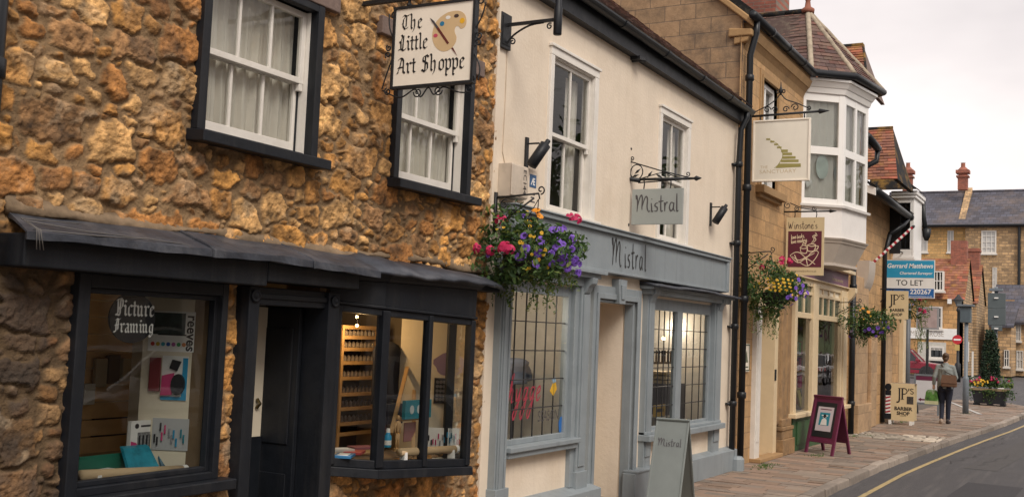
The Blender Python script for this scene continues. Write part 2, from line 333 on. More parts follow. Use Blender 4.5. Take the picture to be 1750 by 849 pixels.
def fit_sans(mb, fr, text, a0, a1, b, h, c, bold=0, shear=0):
    t = MB(); sans(t, Fr((0, 0, 0)), text, 1, 0, 0, 0); xs = [v[0] for v in t.v]; s = h / .73
    sans(mb, fr, text, s, a0 - min(xs) * (a1 - a0) / (max(xs) - min(xs)), b, c, bold=bold, shear=shear, sx=(a1 - a0) / ((max(xs) - min(xs)) * s))
def curve(pts, n=6):
    P = [np.array(p, float) for p in pts]; out = []
    for i in range(len(P) - 1):
        p0, p1, p2, p3 = P[max(i - 1, 0)], P[i], P[i + 1], P[min(i + 2, len(P) - 1)]
        for k in range(n):
            t = k / n; out.append(tuple(.5 * (2 * p1 + (p2 - p0) * t + (2 * p0 - 5 * p1 + 4 * p2 - p3) * t * t + (3 * p1 - p0 - 3 * p2 + p3) * t ** 3)))
    return out + [tuple(P[-1])]
HW = {  # loose handwriting, x-height 1
 'M': (1.75, [[(.05, 1.3), (.0, 1.7), (.12, 1.6), (.2, .8), (.16, .0)], [(.2, .5), (.4, 1.4), (.6, 1.75), (.72, 1.4), (.7, .5), (.72, .2)], [(.72, .5), (.95, 1.3), (1.15, 1.6), (1.3, 1.3), (1.28, .5), (1.45, .0), (1.62, .1)]]),
 'i': (.42, [[(.1, .9), (.16, .4), (.2, .0), (.36, .08)], [(.14, 1.28), (.18, 1.34)]]),
 's': (.62, [[(.45, .9), (.2, .82), (.14, .6), (.4, .4), (.36, .06), (.08, .06)]]),
 't': (.55, [[(.2, 1.7), (.2, .6), (.26, .02), (.46, .1)], [(-.06, 1.02), (.5, 1.1)]]),
 'r': (.6, [[(.08, .95), (.14, .5), (.14, 0)], [(.14, .5), (.28, .9), (.48, .92)]]),
 'a': (.8, [[(.55, .85), (.25, .9), (.1, .45), (.25, .04), (.5, .3), (.56, .88), (.56, .2), (.72, .02)]]),
 'l': (.4, [[(.12, 1.85), (.14, .8), (.18, .02), (.34, .1)]]),
 'h': (.78, [[(.05, .0), (.3, 1.2), (.34, 1.8), (.2, 1.6), (.1, .0)], [(.12, .4), (.36, .9), (.5, .7), (.48, .1), (.74, .15)]]),
 'y': (.8, [[(.1, .9), (.16, .3), (.36, .15), (.56, .9)], [(.58, .95), (.5, -.2), (.2, -1.0), (.02, -.7), (.3, -.2), (.8, .3)]]),
 'g': (.8, [[(.55, .85), (.25, .9), (.1, .45), (.28, .1), (.56, .6), (.6, .9), (.5, -.3), (.24, -1.05), (.02, -.7), (.35, -.15), (.8, .3)]]),
 'e': (.66, [[(.08, .42), (.48, .6), (.38, .92), (.12, .7), (.14, .12), (.4, .02), (.66, .3)]]),
 'W': (1.3, [[(.0, 1.55), (.2, .05), (.45, 1.1), (.62, .05), (1.05, 1.7)]]),
 'n': (.74, [[(.08, .95), (.1, 0)], [(.12, .55), (.36, .95), (.52, .6), (.54, .0)]]),
 'o': (.7, [[(.36, .95), (.1, .6), (.16, .08), (.45, .08), (.56, .6), (.36, .95)]]),
 "'": (.3, [[(.12, 1.7), (.08, 1.4)]]), 'v': (.7, [[(.05, .95), (.26, .05), (.56, .95)]]), 'b': (.7, [[(.1, 1.7), (.1, .05), (.45, .1), (.5, .7), (.12, .75)]]),
 'k': (.7, [[(.1, 1.7), (.1, 0)], [(.5, .9), (.12, .45), (.52, .0)]]), 'd': (.75, [[(.5, .8), (.2, .85), (.1, .3), (.3, .05), (.52, .5), (.6, 1.7), (.54, .0)]]),
 ',': (.3, [[(.12, .1), (.04, -.25)]]), '.': (.3, [[(.1, .05), (.16, .05)]]), ' ': (.5, [])}
def handwriting(mb, fr, text, xh, a, b, c, w=.13, slant=0, sp=1.0):
    for ch in text:
        adv, st = HW[ch]
        for s in st:
            p = curve([(a + (x + y * slant) * xh, b + y * xh) for x, y in s], 5); n = len(p)
            mb.stroke(fr, p, [w * xh * (.55 + .75 * math.sin(math.pi * min(1, (i + 1) / n * .9 + .05))) for i in range(n)], c)
        a += adv * xh * sp
    return a
def spiral(fr, a, b, r, turns=1.2, start=0, sgn=1, n=16, c=0):
    return [fr.P(a + r * (1 - .75 * k / n) * math.cos(start + sgn * turns * 2 * math.pi * k / n), b + r * (1 - .75 * k / n) * math.sin(start + sgn * turns * 2 * math.pi * k / n), c) for k in range(n + 1)]
def poly_disc(fr, a, b, ra, rb=None, n=24, rot=0):
    rb = rb or ra; return [(a + ra * math.cos(2 * math.pi * k / n) * math.cos(rot) - rb * math.sin(2 * math.pi * k / n) * math.sin(rot), b + ra * math.cos(2 * math.pi * k / n) * math.sin(rot) + rb * math.sin(2 * math.pi * k / n) * math.cos(rot)) for k in range(n)]
# ------------------------------------------------------------------ numeric noise for the rubble wall
def vnoise(X, Y, s, seed):
    g = np.random.default_rng(seed).random((256, 256)); x = X / s + 37.3; y = Y / s + 11.7
    xi = np.floor(x).astype(int); yi = np.floor(y).astype(int); fx = x - xi; fy = y - yi
    fx = fx * fx * (3 - 2 * fx); fy = fy * fy * (3 - 2 * fy)
    a = g[xi % 256, yi % 256]; b = g[(xi + 1) % 256, yi % 256]; c = g[xi % 256, (yi + 1) % 256]; d = g[(xi + 1) % 256, (yi + 1) % 256]
    return (a * (1 - fx) + b * fx) * (1 - fy) + (c * (1 - fx) + d * fx) * fy - .5
def fbm(X, Y, s, seed, o=4, g=.55):
    r = 0; a = 1
    for i in range(o): r = r + a * vnoise(X, Y, s / 2 ** i, seed + i); a *= g
    return r
def sstep(a, b, x): t = np.clip((x - a) / (b - a), 0, 1); return t * t * (3 - 2 * t)

def rubble(x0, x1, z0, z1, step, holes, y0, name, matl, parent, colfn, seed=3, scale=1.0, flip=None):
    nx = int((x1 - x0) / step) + 1; nz = int((z1 - z0) / step) + 1
    X, Z = np.meshgrid(np.linspace(x0, x1, nx), np.linspace(z0, z1, nz), indexing='ij')
    rg = np.random.default_rng(seed)
    wx = X + .045 * fbm(X, Z, .2, seed + 50) + .022 * fbm(X, Z, .05, seed + 60, 3); wz = Z + .045 * fbm(X, Z, .2, seed + 70) + .022 * fbm(X, Z, .05, seed + 80, 3)
    S = []
    def throw(n, lo, hi, gap):
        for _ in range(n):
            r = lo + (hi - lo) * rg.random() ** 1.5; asp = 1.15 + .95 * rg.random(); a = r * asp ** .5; b = r / asp ** .5
            px = x0 - .1 + (x1 - x0 + .2) * rg.random(); pz = z0 - .1 + (z1 - z0 + .2) * rg.random(); th = rg.normal(0, .13)
            ok = True
            if S:
                A = np.array(S); dx = np.abs(A[:, 0] - px); dz = np.abs(A[:, 1] - pz)
                d = ((dx / (A[:, 2] + a)) ** 2.6 + (dz / (A[:, 3] + b)) ** 2.6) ** (1 / 2.6)
                ok = d.min() > gap
            if ok: S.append((px, pz, a, b, th))
    k = (x1 - x0) * (z1 - z0) / scale ** 2
    throw(int(k * 16), .13 * scale, .18 * scale, .90); throw(int(k * 90), .08 * scale, .125 * scale, .84); throw(int(k * 240), .048 * scale, .08 * scale, .80); throw(int(k * 260), .03 * scale, .046 * scale, .80)
    S = np.array(S)
    d1 = np.full(X.shape, 9.); d2 = np.full(X.shape, 9.); idn = np.zeros(X.shape, int); rad = np.full(X.shape, .1)
    for i, (px, pz, a, b, th) in enumerate(S):
        e = 2.2 * max(a, b) + .12
        i0 = max(int((px - e - x0) / step), 0); i1 = min(int((px + e - x0) / step) + 1, nx); j0 = max(int((pz - e - z0) / step), 0); j1 = min(int((pz + e - z0) / step) + 1, nz)
        if i1 <= i0 or j1 <= j0: continue
        sl = (slice(i0, i1), slice(j0, j1)); ux = wx[sl] - px; uz = wz[sl] - pz
        dx = np.abs(ux * math.cos(th) + uz * math.sin(th)) / a; dz = np.abs(-ux * math.sin(th) + uz * math.cos(th)) / b
        d = (dx ** 4.5 + dz ** 4.5) ** (1 / 4.5)
        o1 = d1[sl]; o2 = d2[sl]; n1 = d < o1
        d2[sl] = np.where(n1, o1, np.minimum(o2, d)); d1[sl] = np.where(n1, d, o1); idn[sl] = np.where(n1, i, idn[sl]); rad[sl] = np.where(n1, min(a, b), rad[sl])
    edge = np.minimum((d2 - d1) * rad * .5, (1.45 - d1) * rad)         # metres from the joint
    q = rg.random((len(S), 4)); thr = .004 + .004 * q[idn, 2] + .009 * (fbm(X, Z, .12, seed + 5) + .15)
    mask = sstep(thr, thr + .0085, edge); rnd = 1 - np.exp(-np.maximum(edge - thr, 0) / .017)
    tilt = (q[idn, 1] - .5) * .5 * (X - S[idn, 0]) + (q[idn, 3] - .5) * .5 * (Z - S[idn, 1])
    rock = fbm(X, Z, .13, seed + 9, 5, .62); ridg = np.abs(fbm(X, Z, .07, seed + 19, 4, .6))
    crag = np.abs(fbm(X + .03 * rock, Z, .035, seed + 39, 3, .6))
    h = mask * (.019 + .013 * rnd * (.3 + 1.1 * q[idn, 0]) + tilt * .32 + .005 * rock - .014 * ridg * rnd - .026 * crag * rnd) + .009 * fbm(X, Z, .06, seed + 29, 4)
    Y = y0 - np.maximum(h, -.012)
    col = colfn(X, Z, q[idn, 0], q[idn, 1], q[idn, 2], mask, rock, seed)
    keep = np.ones((nx - 1, nz - 1), bool); xc = (X[:-1, :-1] + X[1:, 1:]) / 2; zc = (Z[:-1, :-1] + Z[1:, 1:]) / 2
    for (a0, a1, b0, b1) in holes: keep &= ~((xc > a0) & (xc < a1) & (zc > b0) & (zc < b1))
    I = np.arange(nx * nz).reshape(nx, nz); F = np.stack([I[:-1, :-1], I[1:, :-1], I[1:, 1:], I[:-1, 1:]], -1)[keep]
    o3 = ORIG[parent.name]; V = np.stack([X, Y, Z], -1).reshape(-1, 3)
    if flip is not None: V = flip(V)
    used = np.zeros(len(V), bool); used[F.ravel()] = True; remap = np.cumsum(used) - 1
    V = V[used] - np.array(o3); F = remap[F]; C4 = np.concatenate([col.reshape(-1, 3), np.ones((nx * nz, 1))], 1)[used]
    me = bpy.data.meshes.new(name); me.vertices.add(len(V)); me.vertices.foreach_set('co', V.astype(np.float32).ravel())
    me.loops.add(F.size); me.loops.foreach_set('vertex_index', F.astype(np.int32).ravel()); me.polygons.add(len(F))
    me.polygons.foreach_set('loop_start', np.arange(0, F.size, 4, dtype=np.int32)); me.polygons.foreach_set('use_smooth', np.ones(len(F), bool))
    me.update(calc_edges=True); me.materials.append(matl)
    a = me.color_attributes.new('tint', 'FLOAT_COLOR', 'POINT'); a.data.foreach_set('color', C4.astype(np.float32).ravel())
    o = bpy.data.objects.new(name, me); COL.objects.link(o); o.parent = parent; ORIG[o.name] = o3
    return o

def ham_stone(X, Z, r1, r2, r3, mask, rock, seed):
    pal = np.array([[.42, .20, .055], [.50, .26, .085], [.35, .155, .045], [.54, .31, .12], [.29, .155, .065], [.46, .225, .06]])
    c = pal[(r2 * 5.99).astype(int)] * (.78 + .44 * r3)[..., None]
    c = c * (1 + 1.2 * fbm(X, Z, .06, seed + 90, 4)[..., None])
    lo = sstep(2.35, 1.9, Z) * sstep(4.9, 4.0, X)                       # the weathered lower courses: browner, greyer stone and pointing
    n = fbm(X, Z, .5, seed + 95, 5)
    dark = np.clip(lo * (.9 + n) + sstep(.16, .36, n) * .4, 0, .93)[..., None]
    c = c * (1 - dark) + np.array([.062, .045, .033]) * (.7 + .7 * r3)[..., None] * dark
    lich = sstep(.2, .42, fbm(X, Z, .18, seed + 97, 5))[..., None] * .35
    c = c * (1 - lich) + np.array([.42, .33, .22]) * lich
    mo = np.array([.215, .135, .066]) * (1 + .5 * fbm(X, Z, .3, seed + 98, 5))[..., None]
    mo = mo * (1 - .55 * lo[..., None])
    return np.clip(c * mask[..., None] + mo * (1 - mask[..., None]), .01, .9)
def grey_rubble(X, Z, r1, r2, r3, mask, rock, seed):
    pal = np.array([[.30, .19, .09], [.24, .15, .08], [.36, .24, .12], [.20, .14, .09]])
    c = pal[(r2 * 3.99).astype(int)] * (.75 + .5 * r3)[..., None] * (1 + .8 * fbm(X, Z, .06, seed + 90, 4)[..., None])
    return np.clip(c * mask[..., None] + np.array([.22, .16, .1]) * (1 - mask[..., None]), .01, .9)
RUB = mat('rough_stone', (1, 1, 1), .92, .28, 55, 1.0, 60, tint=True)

def wall(mb, x0, x1, z0, z1, y, holes, depth=.25, ax='x'):
    """flat wall facing -y (or -x when ax='y') with real openings and reveals"""
    xs = sorted({x0, x1, *[v for h in holes for v in h[:2]]}); zs = sorted({z0, z1, *[v for h in holes for v in h[2:]]})
    T = (lambda a, d, b: (a, y + d, b)) if ax == 'x' else (lambda a, d, b: (y + d, -a, b))
    for i in range(len(xs) - 1):
        for j in range(len(zs) - 1):
            cx, cz = (xs[i] + xs[i + 1]) / 2, (zs[j] + zs[j + 1]) / 2
            if any(h[0] < cx < h[1] and h[2] < cz < h[3] for h in holes): continue
            mb.quad(T(xs[i], 0, zs[j]), T(xs[i + 1], 0, zs[j]), T(xs[i + 1], 0, zs[j + 1]), T(xs[i], 0, zs[j + 1]))
    for a0, a1, b0, b1 in holes:
        mb.quad(T(a0, 0, b0), T(a0, 0, b1), T(a0, depth, b1), T(a0, depth, b0)); mb.quad(T(a1, 0, b1), T(a1, 0, b0), T(a1, depth, b0), T(a1, depth, b1))
        mb.quad(T(a0, 0, b1), T(a1, 0, b1), T(a1, depth, b1), T(a0, depth, b1)); mb.quad(T(a1, 0, b0), T(a0, 0, b0), T(a0, depth, b0), T(a1, depth, b0))
def bar(mb, p, q, w, h, up=(0, 0, 1), side=0.0):
    p, q = Vector(p), Vector(q); d = (q - p).normalized(); up = Vector(up); s = d.cross(up).normalized(); u = s.cross(d).normalized(); s2 = s * w / 2; u2 = u * h / 2; o = s * side
    v = [e + o + a + b for e in (p, q) for a, b in ((-s2, -u2), (s2, -u2), (s2, u2), (-s2, u2))]
    mb.add(v, [(3, 2, 1, 0), (4, 5, 6, 7), (0, 1, 5, 4), (1, 2, 6, 5), (2, 3, 7, 6), (3, 0, 4, 7)])
def room(parent, x0, x1, y0, y1, z0, z1, matl, name='room'):
    mb = MB(); mb.quad((x0, y1, z0), (x1, y1, z0), (x1, y1, z1), (x0, y1, z1)); mb.quad((x0, y0, z0), (x0, y1, z0), (x0, y1, z1), (x0, y0, z1)); mb.quad((x1, y1, z0), (x1, y0, z0), (x1, y0, z1), (x1, y1, z1))
    mb.quad((x0, y0, z0), (x1, y0, z0), (x1, y1, z0), (x0, y1, z0)); mb.quad((x0, y0, z1), (x0, y1, z1), (x1, y1, z1), (x1, y0, z1))
    return mb.build(name, matl, parent)
def sash_window(parent, x0, x1, z0, zm, z1, y, cols, fm, gm, stile=.042, barw=.02, up_bars=None, tilt=0):
    """a pair of sliding sashes between the given lines; the upper sash stands in front"""
    w = MB(); w.box(x0 - .012, x0, y - .03, y + .1, z0 - .03, z1 + .02); w.box(x1, x1 + .012, y - .03, y + .1, z0 - .03, z1 + .02); w.box(x0, x1, y - .031, y + .099, z1, z1 + .02)
    win = w.build('window', fm, parent)
    for nm, a, b, yy in (('upper_sash', zm - .02, z1, y), ('lower_sash', z0, zm + .02, y + .045)):
        s = MB(); s.box(x0 + .002, x0 + stile, yy, yy + .04, a, b); s.box(x1 - stile, x1 - .002, yy, yy + .04, a, b)
        s.box(x0 + stile, x1 - stile, yy + .001, yy + .039, a, a + (.07 if 'lower' in nm else .04)); s.box(x0 + stile, x1 - stile, yy + .001, yy + .039, b - .042, b)
        for k in range(1, cols):
            c = x0 + stile + (x1 - x0 - 2 * stile) * k / cols; s.box(c - barw / 2, c + barw / 2, yy + .004, yy + .036, a + .04, b - .042)
        if 'upper' in nm:
            for xx in (x0 + .004, x1 - stile): s.box(xx, xx + stile - .006, yy + .002, yy + .036, a - .05, a)      # sash horns
        s.build(nm, fm, win, bevel=.003)
        g = MB(); g.quad((x0 + stile, yy + .02, a + .03), (x1 - stile, yy + .02, a + .03), (x1 - stile, yy + .02, b - .03), (x0 + stile, yy + .02, b - .03)); g.build('pane', gm, win)
    return win
def curtain(label, x0, x1, z0, z1, y, amp=.025, per=.11, seed=1, group='net curtains in upstairs windows', m=None):
    mb = MB(); n = int((x1 - x0) / .012); rg = random.Random(seed); ph = [rg.random() * 6 for _ in range(4)]; rows = 10
    pts = [[] for _ in range(rows)]
    for i in range(n + 1):
        x = x0 + (x1 - x0) * i / n
        for r in range(rows):
            t = r / (rows - 1); f = math.sin(x / per * 6.28 + ph[0] + 1.2 * math.sin(x * 5 + ph[1])) * .7 + .4 * math.sin(x / per * 13 + ph[2] + t)
            pts[r].append((x + .012 * math.sin(t * 3 + ph[3] + x * 9), y + amp * f * (.6 + .5 * (1 - t)), z0 + (z1 - z0) * t))
    for r in range(rows - 1):
        for i in range(n): mb.quad(pts[r][i], pts[r][i + 1], pts[r + 1][i + 1], pts[r + 1][i])
    o = mb.build('curtain', m or CURTAIN, smooth=True); tag(o, label, 'curtain', group); return o
def slab_frame(mb, x0, x1, z0, z1, y0, y1, wl, wr, wt, wb):
    mb.box(x0, x0 + wl, y0, y1, z0, z1); mb.box(x1 - wr, x1, y0, y1, z0, z1)
    if wt: mb.box(x0 + wl, x1 - wr, y0 + .002, y1, z1 - wt, z1)
    if wb: mb.box(x0 + wl, x1 - wr, y0 + .002, y1, z0, z0 + wb)
def poly_off(pts, d):
    P = [Vector((p[0], p[1])) for p in pts]; out = []
    for i in range(len(P)):
        n1 = (P[i] - P[i - 1]).normalized() if i > 0 else None; n2 = (P[i + 1] - P[i]).normalized() if i < len(P) - 1 else None
        a = Vector((n1.y, -n1.x)) if n1 else None; b = Vector((n2.y, -n2.x)) if n2 else None
        if a is None: o = b * d
        elif b is None: o = a * d
        else: bi = (a + b).normalized(); o = bi * (d / max(bi.dot(a), .4))
        out.append((P[i].x + o.x, P[i].y + o.y))
    return out
def band(mb, pts, d0, d1, z0, z1, inner=-.06):
    """moulding that follows a plan line, from offset d0 at z0 to d1 at z1 (z may be a list per corner)"""
    n = len(pts); A = poly_off(pts, d0); B = poly_off(pts, d1); I = poly_off(pts, inner)
    zz = lambda z, i: z[i] if isinstance(z, (list, tuple)) else z
    for i in range(n - 1):
        v = []
        for k in (i, i + 1): v += [(*A[k], zz(z0, k)), (*B[k], zz(z1, k)), (*I[k], zz(z1, k)), (*I[k], zz(z0, k))]
        mb.add(v, [(0, 4, 5, 1), (1, 5, 6, 2), (2, 6, 7, 3), (3, 7, 4, 0), (0, 1, 2, 3), (7, 6, 5, 4)])

# ================================================================== STONE ART SHOP
art = thing('stone_shop_building', 'rough ochre rubble stone building with black painted shopfront and lead canopy, at the left', 'building', (5.8, 0, 0))
H1 = (4.69, 5.75, 2.95, 4.02); H2 = (6.72, 7.79, 2.95, 4.02)
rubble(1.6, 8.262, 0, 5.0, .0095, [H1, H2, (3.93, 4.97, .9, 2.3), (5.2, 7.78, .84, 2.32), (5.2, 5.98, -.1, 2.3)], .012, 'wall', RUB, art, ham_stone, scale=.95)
mb = MB(); mb.m = 0; wall(mb, .9, 8.262, 0, 5.4, .03, [H1, H2, (3.93, 4.97, .9, 2.3), (5.2, 5.98, 0, 2.3), (6.05, 7.78, .84, 2.3)], .3)
mb.build('wall_core', mat('wall_core_mortar', (.2, .13, .07), .95, .3, 5), art)
room(art, 1.3, 8.15, .3, 3.6, 2.55, 5.2, DARKIN, 'upper_room')
for (x0, x1, z0, z1), sd in ((H1, 2), (H2, 5)):
    f = MB(); slab_frame(f, x0 - .03, x1 + .03, z0 + .02, z1, -.048, .09, .065, .065, .05, 0); f.box(x0 + .035, x1 - .035, .02, .1, z0 + .02, z0 + .045)
    f.box(x0 - .015, x0 + .06, .09, .15, z0 + .02, z1); f.box(x1 - .06, x1 + .015, .09, .15, z0 + .02, z1)
    f.build('window_frame', BLACK, art, bevel=.004)
    s = MB(); s.prism([(x0 - .06, .05, z0 - .05), (x0 - .06, -.135, z0 - .062), (x0 - .06, -.135, z0 + .005), (x0 - .06, .05, z0 + .025)], (x1 - x0 + .14, 0, 0)); s.build('window_sill', BLACK, art, bevel=.006)
    sash_window(art, x0 + .042, x1 - .042, z0 + .045, 3.49, z1 - .05, .05, 3, WHITE, OLDGLASS)
    curtain('pale net curtain behind the %s upstairs window of the stone building' % ('larger unobstructed' if sd == 2 else 'sign-covered'), x0 + .04, x1 - .04, z0 + .03, z1 - .02, .165, seed=sd)
mb = MB(); mb.box(4.5, 5.94, -.055, .05, 4.022, 4.19); mb.build('window_lintel', TIMBER, art, bevel=.008)
mb = MB(); mb.box(6.45, 7.97, -.05, .05, 4.022, 4.16); mb.build('window_lintel', TIMBER, art, bevel=.008)
mb = MB(); mb.tube([(3.27, -.09, 0), (3.27, -.09, 6)], .05, 14)
for z in (1.5, 2.95, 4.8): mb.lathe((3.27, -.09, z), [(.05, 0), (.062, .01), (.062, .1), (.05, .11)], 14)
mb.build('drainpipe', PLASTIC, art, smooth=True)

# picture window
f = MB(); slab_frame(f, 3.895, 5.005, .88, 2.06, -.055, .06, .075, .05, .075, .045); f.build('shop_window_frame', BLACK, art, bevel=.005)
f = MB(); slab_frame(f, 3.97, 4.955, .925, 1.985, -.02, .03, .03, .03, .03, .03); f.build('shop_window_bead', BLACK, art, bevel=.004)
f = MB(); f.box(3.80, 5.09, -.13, .02, .815, .88); f.build('shop_window_sill', BLACK, art, bevel=.008)
g = MB(); g.quad((4.0, .02, .955), (4.925, .02, .955), (4.925, .02, 1.955), (4.0, .02, 1.955)); g.build('shop_window_pane', OLDGLASS, art)
SLAT = mat('slatwall_board', (.58, .36, .17), .6, .2, 4)
d = MB(); d.box(3.93, 5.06, .06, .75, .86, .9); d.build('display_shelf', CREAMIN, art)
d = MB(); d.box(5.0, 5.03, .06, .75, .9, 2.3); d.build('display_side', CREAMIN, art)
FRP = Fr((4.82, .46, 0), (.20, -.36, 0), (0, 0, 1)); d = MB(); d.fbox(FRP, 0, .41, .9, 2.3, -.02, 0); d.build('display_panel', CREAMIN, art)
d = MB()
for k in range(13): d.box(4.3, 6.0, .95, .97, .95 + k * .11, .95 + k * .11 + .098)
d.build('slatwall', SLAT, art)
room(art, 3.5, 8.15, .3, 2.6, .4, 2.34, mat('art_shop_wall', (.30, .25, .19), .9), 'shop_room')

# canopy beam and lead
b = MB(); b.box(3.44, 5.18, -.2, .02, 2.06, 2.225); b.box(5.18, 6.12, -.205, .02, 2.09, 2.225); b.build('canopy_beam', BLACK, art, bevel=.008)
def lead(mb, x0, x1, prof, seed, wob=.012, skew=0):
    n = max(int((x1 - x0) / .05), 2); rings = []
    for i in range(n + 1):
        x = x0 + (x1 - x0) * i / n; r = []
        for j, (y, z) in enumerate(prof):
            w = wob * (math.sin(x * 3.1 + seed + j * .4) + .6 * math.sin(x * 7.3 + seed * 2 + j) + .4 * math.sin(x * 17 + j * 2.1)); r.append((x + skew * max(0, .35 + y), y + w * .5, z + w + .012 * math.sin(x * 1.3 + seed)))
        rings.append(r)
    mb.loft(rings, cap=True, close=True)
m1 = MB(); lead(m1, 3.36, 4.62, [(.03, 2.352), (-.1, 2.308), (-.25, 2.252), (-.285, 2.235), (-.287, 2.195), (-.275, 2.195), (-.27, 2.225), (-.1, 2.285), (.03, 2.32)], 1, .005, skew=.35)
lead(m1, 4.60, 6.24, [(.03, 2.362), (-.1, 2.316), (-.26, 2.256), (-.295, 2.238), (-.297, 2.195), (-.285, 2.195), (-.28, 2.226), (-.1, 2.295), (.03, 2.33)], 2.2, .007)
for xs in (4.61, 5.5): m1.tube([(xs, .02, 2.366), (xs + .003, -.1, 2.322), (xs + .006, -.27, 2.258), (xs + .006, -.302, 2.236), (xs + .006, -.303, 2.195)], .007, 6)
m1.build('canopy_lead', LEAD, art, smooth=False)
m1 = MB(); lead(m1, 3.46, 8.24, [(.015, 2.41), (-.010, 2.385), (-.025, 2.352), (.0, 2.325), (.04, 2.38)], 4, .02); m1.build('mortar_fillet', mat('mortar_fillet_mat', (.20, .14, .085), .95, .45, 9, 1.0, 14), art, smooth=True)
m1 = MB()
for k in range(3):
    p = [(3.40 + .35 * i + .02 * k, -.21 - .03 * k + .02 * math.sin(i * 2 + k), 2.288 - .02 * k + .012 * math.sin(i * 1.7 + k * 2)) for i in range(2 + k)]
    m1.tube([(3.43 + .02 * k, -.30, 2.14), (3.42 + .01 * k, -.305, 2.24)] + p, .0028, 5)
m1.build('cable', mat('grey_cable', (.13, .12, .11), .6), art, smooth=True)

# doorway: posts with roundels, head, reveals, a dark leaf standing open
f = MB(); f.box(5.14, 5.235, -.1, .12, 0, 2.06); f.box(5.93, 6.05, -.1, .12, 0, 2.06); f.box(5.235, 5.93, -.07, .1, 1.945, 2.06); f.box(5.235, 5.93, -.085, .1, 1.985, 2.02); f.build('door_frame', BLACK, art, bevel=.006)
for x in (5.188, 5.99):
    r = MB(); r.lathe((x, -.1, 2.0), [(.04, 0), (.042, .012), (.03, .014), (.026, .008), (.014, .018), (.004, .022)], 20, (0, -1, 0)); r.build('roundel', BLACK, art, smooth=True)
f = MB(); f.box(5.15, 5.17, .1, .5, 0, 2.0); f.box(5.15, 6.05, .1, .52, 2.0, 2.03); f.m = 1; f.box(5.16, 6.06, .48, .5, 0, 2.0); f.m = 0; f.box(5.17, 6.06, .1, .5, -.01, .04); f.box(5.94, 6.06, .1, .48, .04, 2.0); f.build('porch', [BLACK, DARKIN], art)
dl = MB(); dl.box(5.895, 5.935, .12, .5, .04, 1.94); dl.box(5.885, 5.895, .17, .46, .2, .8); dl.box(5.885, 5.895, .17, .46, 1.0, 1.8); dl.build('door', BLACK, art, bevel=.006)
dk = MB(); dk.box(5.2, 5.89, .40, .44, .04, 1.04); dk.build('stable_door', BLACK, art)
dk = MB(); dk.box(5.2, 5.89, .41, .43, 1.04, 1.94); dk.build('porch_panel', CREAMIN, art)
dk = MB(); dk.tube([(5.82, .40, 1.3), (5.82, .37, 1.27), (5.82, .40, 1.24)], .012, 6); dk.build('door_handle', mat('tarnished_brass', (.2, .15, .07), .4, metal=1), art)

# bay window
yA, yB, yC = -.02, -.33, -.43
BA, BB_, BC = at_y(556, 797, yA), at_y(658, 800, yB), at_y(811, 790, yC)
TA, TB, TC = at_y(560, 520, yA), at_y(661, 523, yB), at_y(812, 545, yC)
plan = [(6.09, .03), (6.43, -.21), (7.46, -.36), (7.76, .03)]
zb = [.865, .83, .775, .80]; zt = [1.99, 1.965, 1.925, 1.94]
print('BAY', BA, BB_, BC, TA, TB, TC)
f = MB(); band(f, plan, .035, .03, [z - .075 for z in zb], [z - .01 for z in zb], -.3); band(f, plan, .0, .0, [z - .01 for z in zb], [z + .05 for z in zb], -.08); f.build('bay_sill', BLACK, art, bevel=.005)
f = MB(); band(f, plan, .0, .0, [z - .05 for z in zt], [z for z in zt], -.1); band(f, plan, .02, .02, [z for z in zt], [z + .02 for z in zt], -.1); band(f, plan, .005, .01, [z + .02 for z in zt], 2.16, -.3); band(f, plan, .03, .05, 2.16, 2.185, -.3); band(f, plan, .05, .09, 2.185, 2.215, -.3); f.build('bay_cornice', BLACK, art, bevel=.004)
f = MB(); P3 = lambda t, i, z: Vector((plan[i][0] + (plan[i + 1][0] - plan[i][0]) * t, plan[i][1] + (plan[i + 1][1] - plan[i][1]) * t, z))
zz = lambda zs, i, t: zs[i] + (zs[i + 1] - zs[i]) * t
for i, t, w in ((0, .12, .10), (1, .02, .075), (1, .49, .045), (1, .98, .05), (2, .9, .05)):
    p, q = P3(t, i, zz(zb, i, t)), P3(t, i, zz(zt, i, t) - .01); dd = (P3(1, i, 0) - P3(0, i, 0)).normalized(); nn = Vector((dd.y, -dd.x, 0))
    v = [e + dd * a * w / 2 + nn * b for e in (p, q) for a, b in ((-1, -.06), (1, -.06), (1, .012), (-1, .012))]
    f.add(v, [(3, 2, 1, 0), (4, 5, 6, 7), (0, 1, 5, 4), (1, 2, 6, 5), (2, 3, 7, 6), (3, 0, 4, 7)])
f.build('bay_posts', BLACK, art, bevel=.006)
for i, t0, t1 in ((0, .16, 1.0), (1, .03, .49), (1, .49, .97), (2, .0, .9)):
    g = MB(); nrm = poly_off(plan, -.025); Q = lambda t, z: (nrm[i][0] + (nrm[i + 1][0] - nrm[i][0]) * t, nrm[i][1] + (nrm[i + 1][1] - nrm[i][1]) * t, z)
    g.quad(Q(t0, zz(zb, i, t0) + .04), Q(t1, zz(zb, i, t1) + .04), Q(t1, zz(zt, i, t1) - .04), Q(t0, zz(zt, i, t0) - .04)); g.build('bay_pane', OLDGLASS, art)
g = MB(); g.add([(*p, z - .012) for p, z in zip(poly_off(plan, -.03), zb)] + [(7.76, .9, .79), (6.05, .9, .83)], [(0, 1, 2, 3, 4, 5)]); g.build('bay_shelf', CREAMIN, art)
g = MB(); g.box(7.83, 7.86, .0, .42, .8, 2.2); g.build('display_side', CREAMIN, art)
FBP = Fr((7.60, .44, 0), (.22, -.42, 0), (0, 0, 1)); g = MB(); g.fbox(FBP, 0, .46, .8, 2.2, -.02, 0); g.build('display_panel', CREAMIN, art)
lp = poly_off(plan, .12); lt = MB()
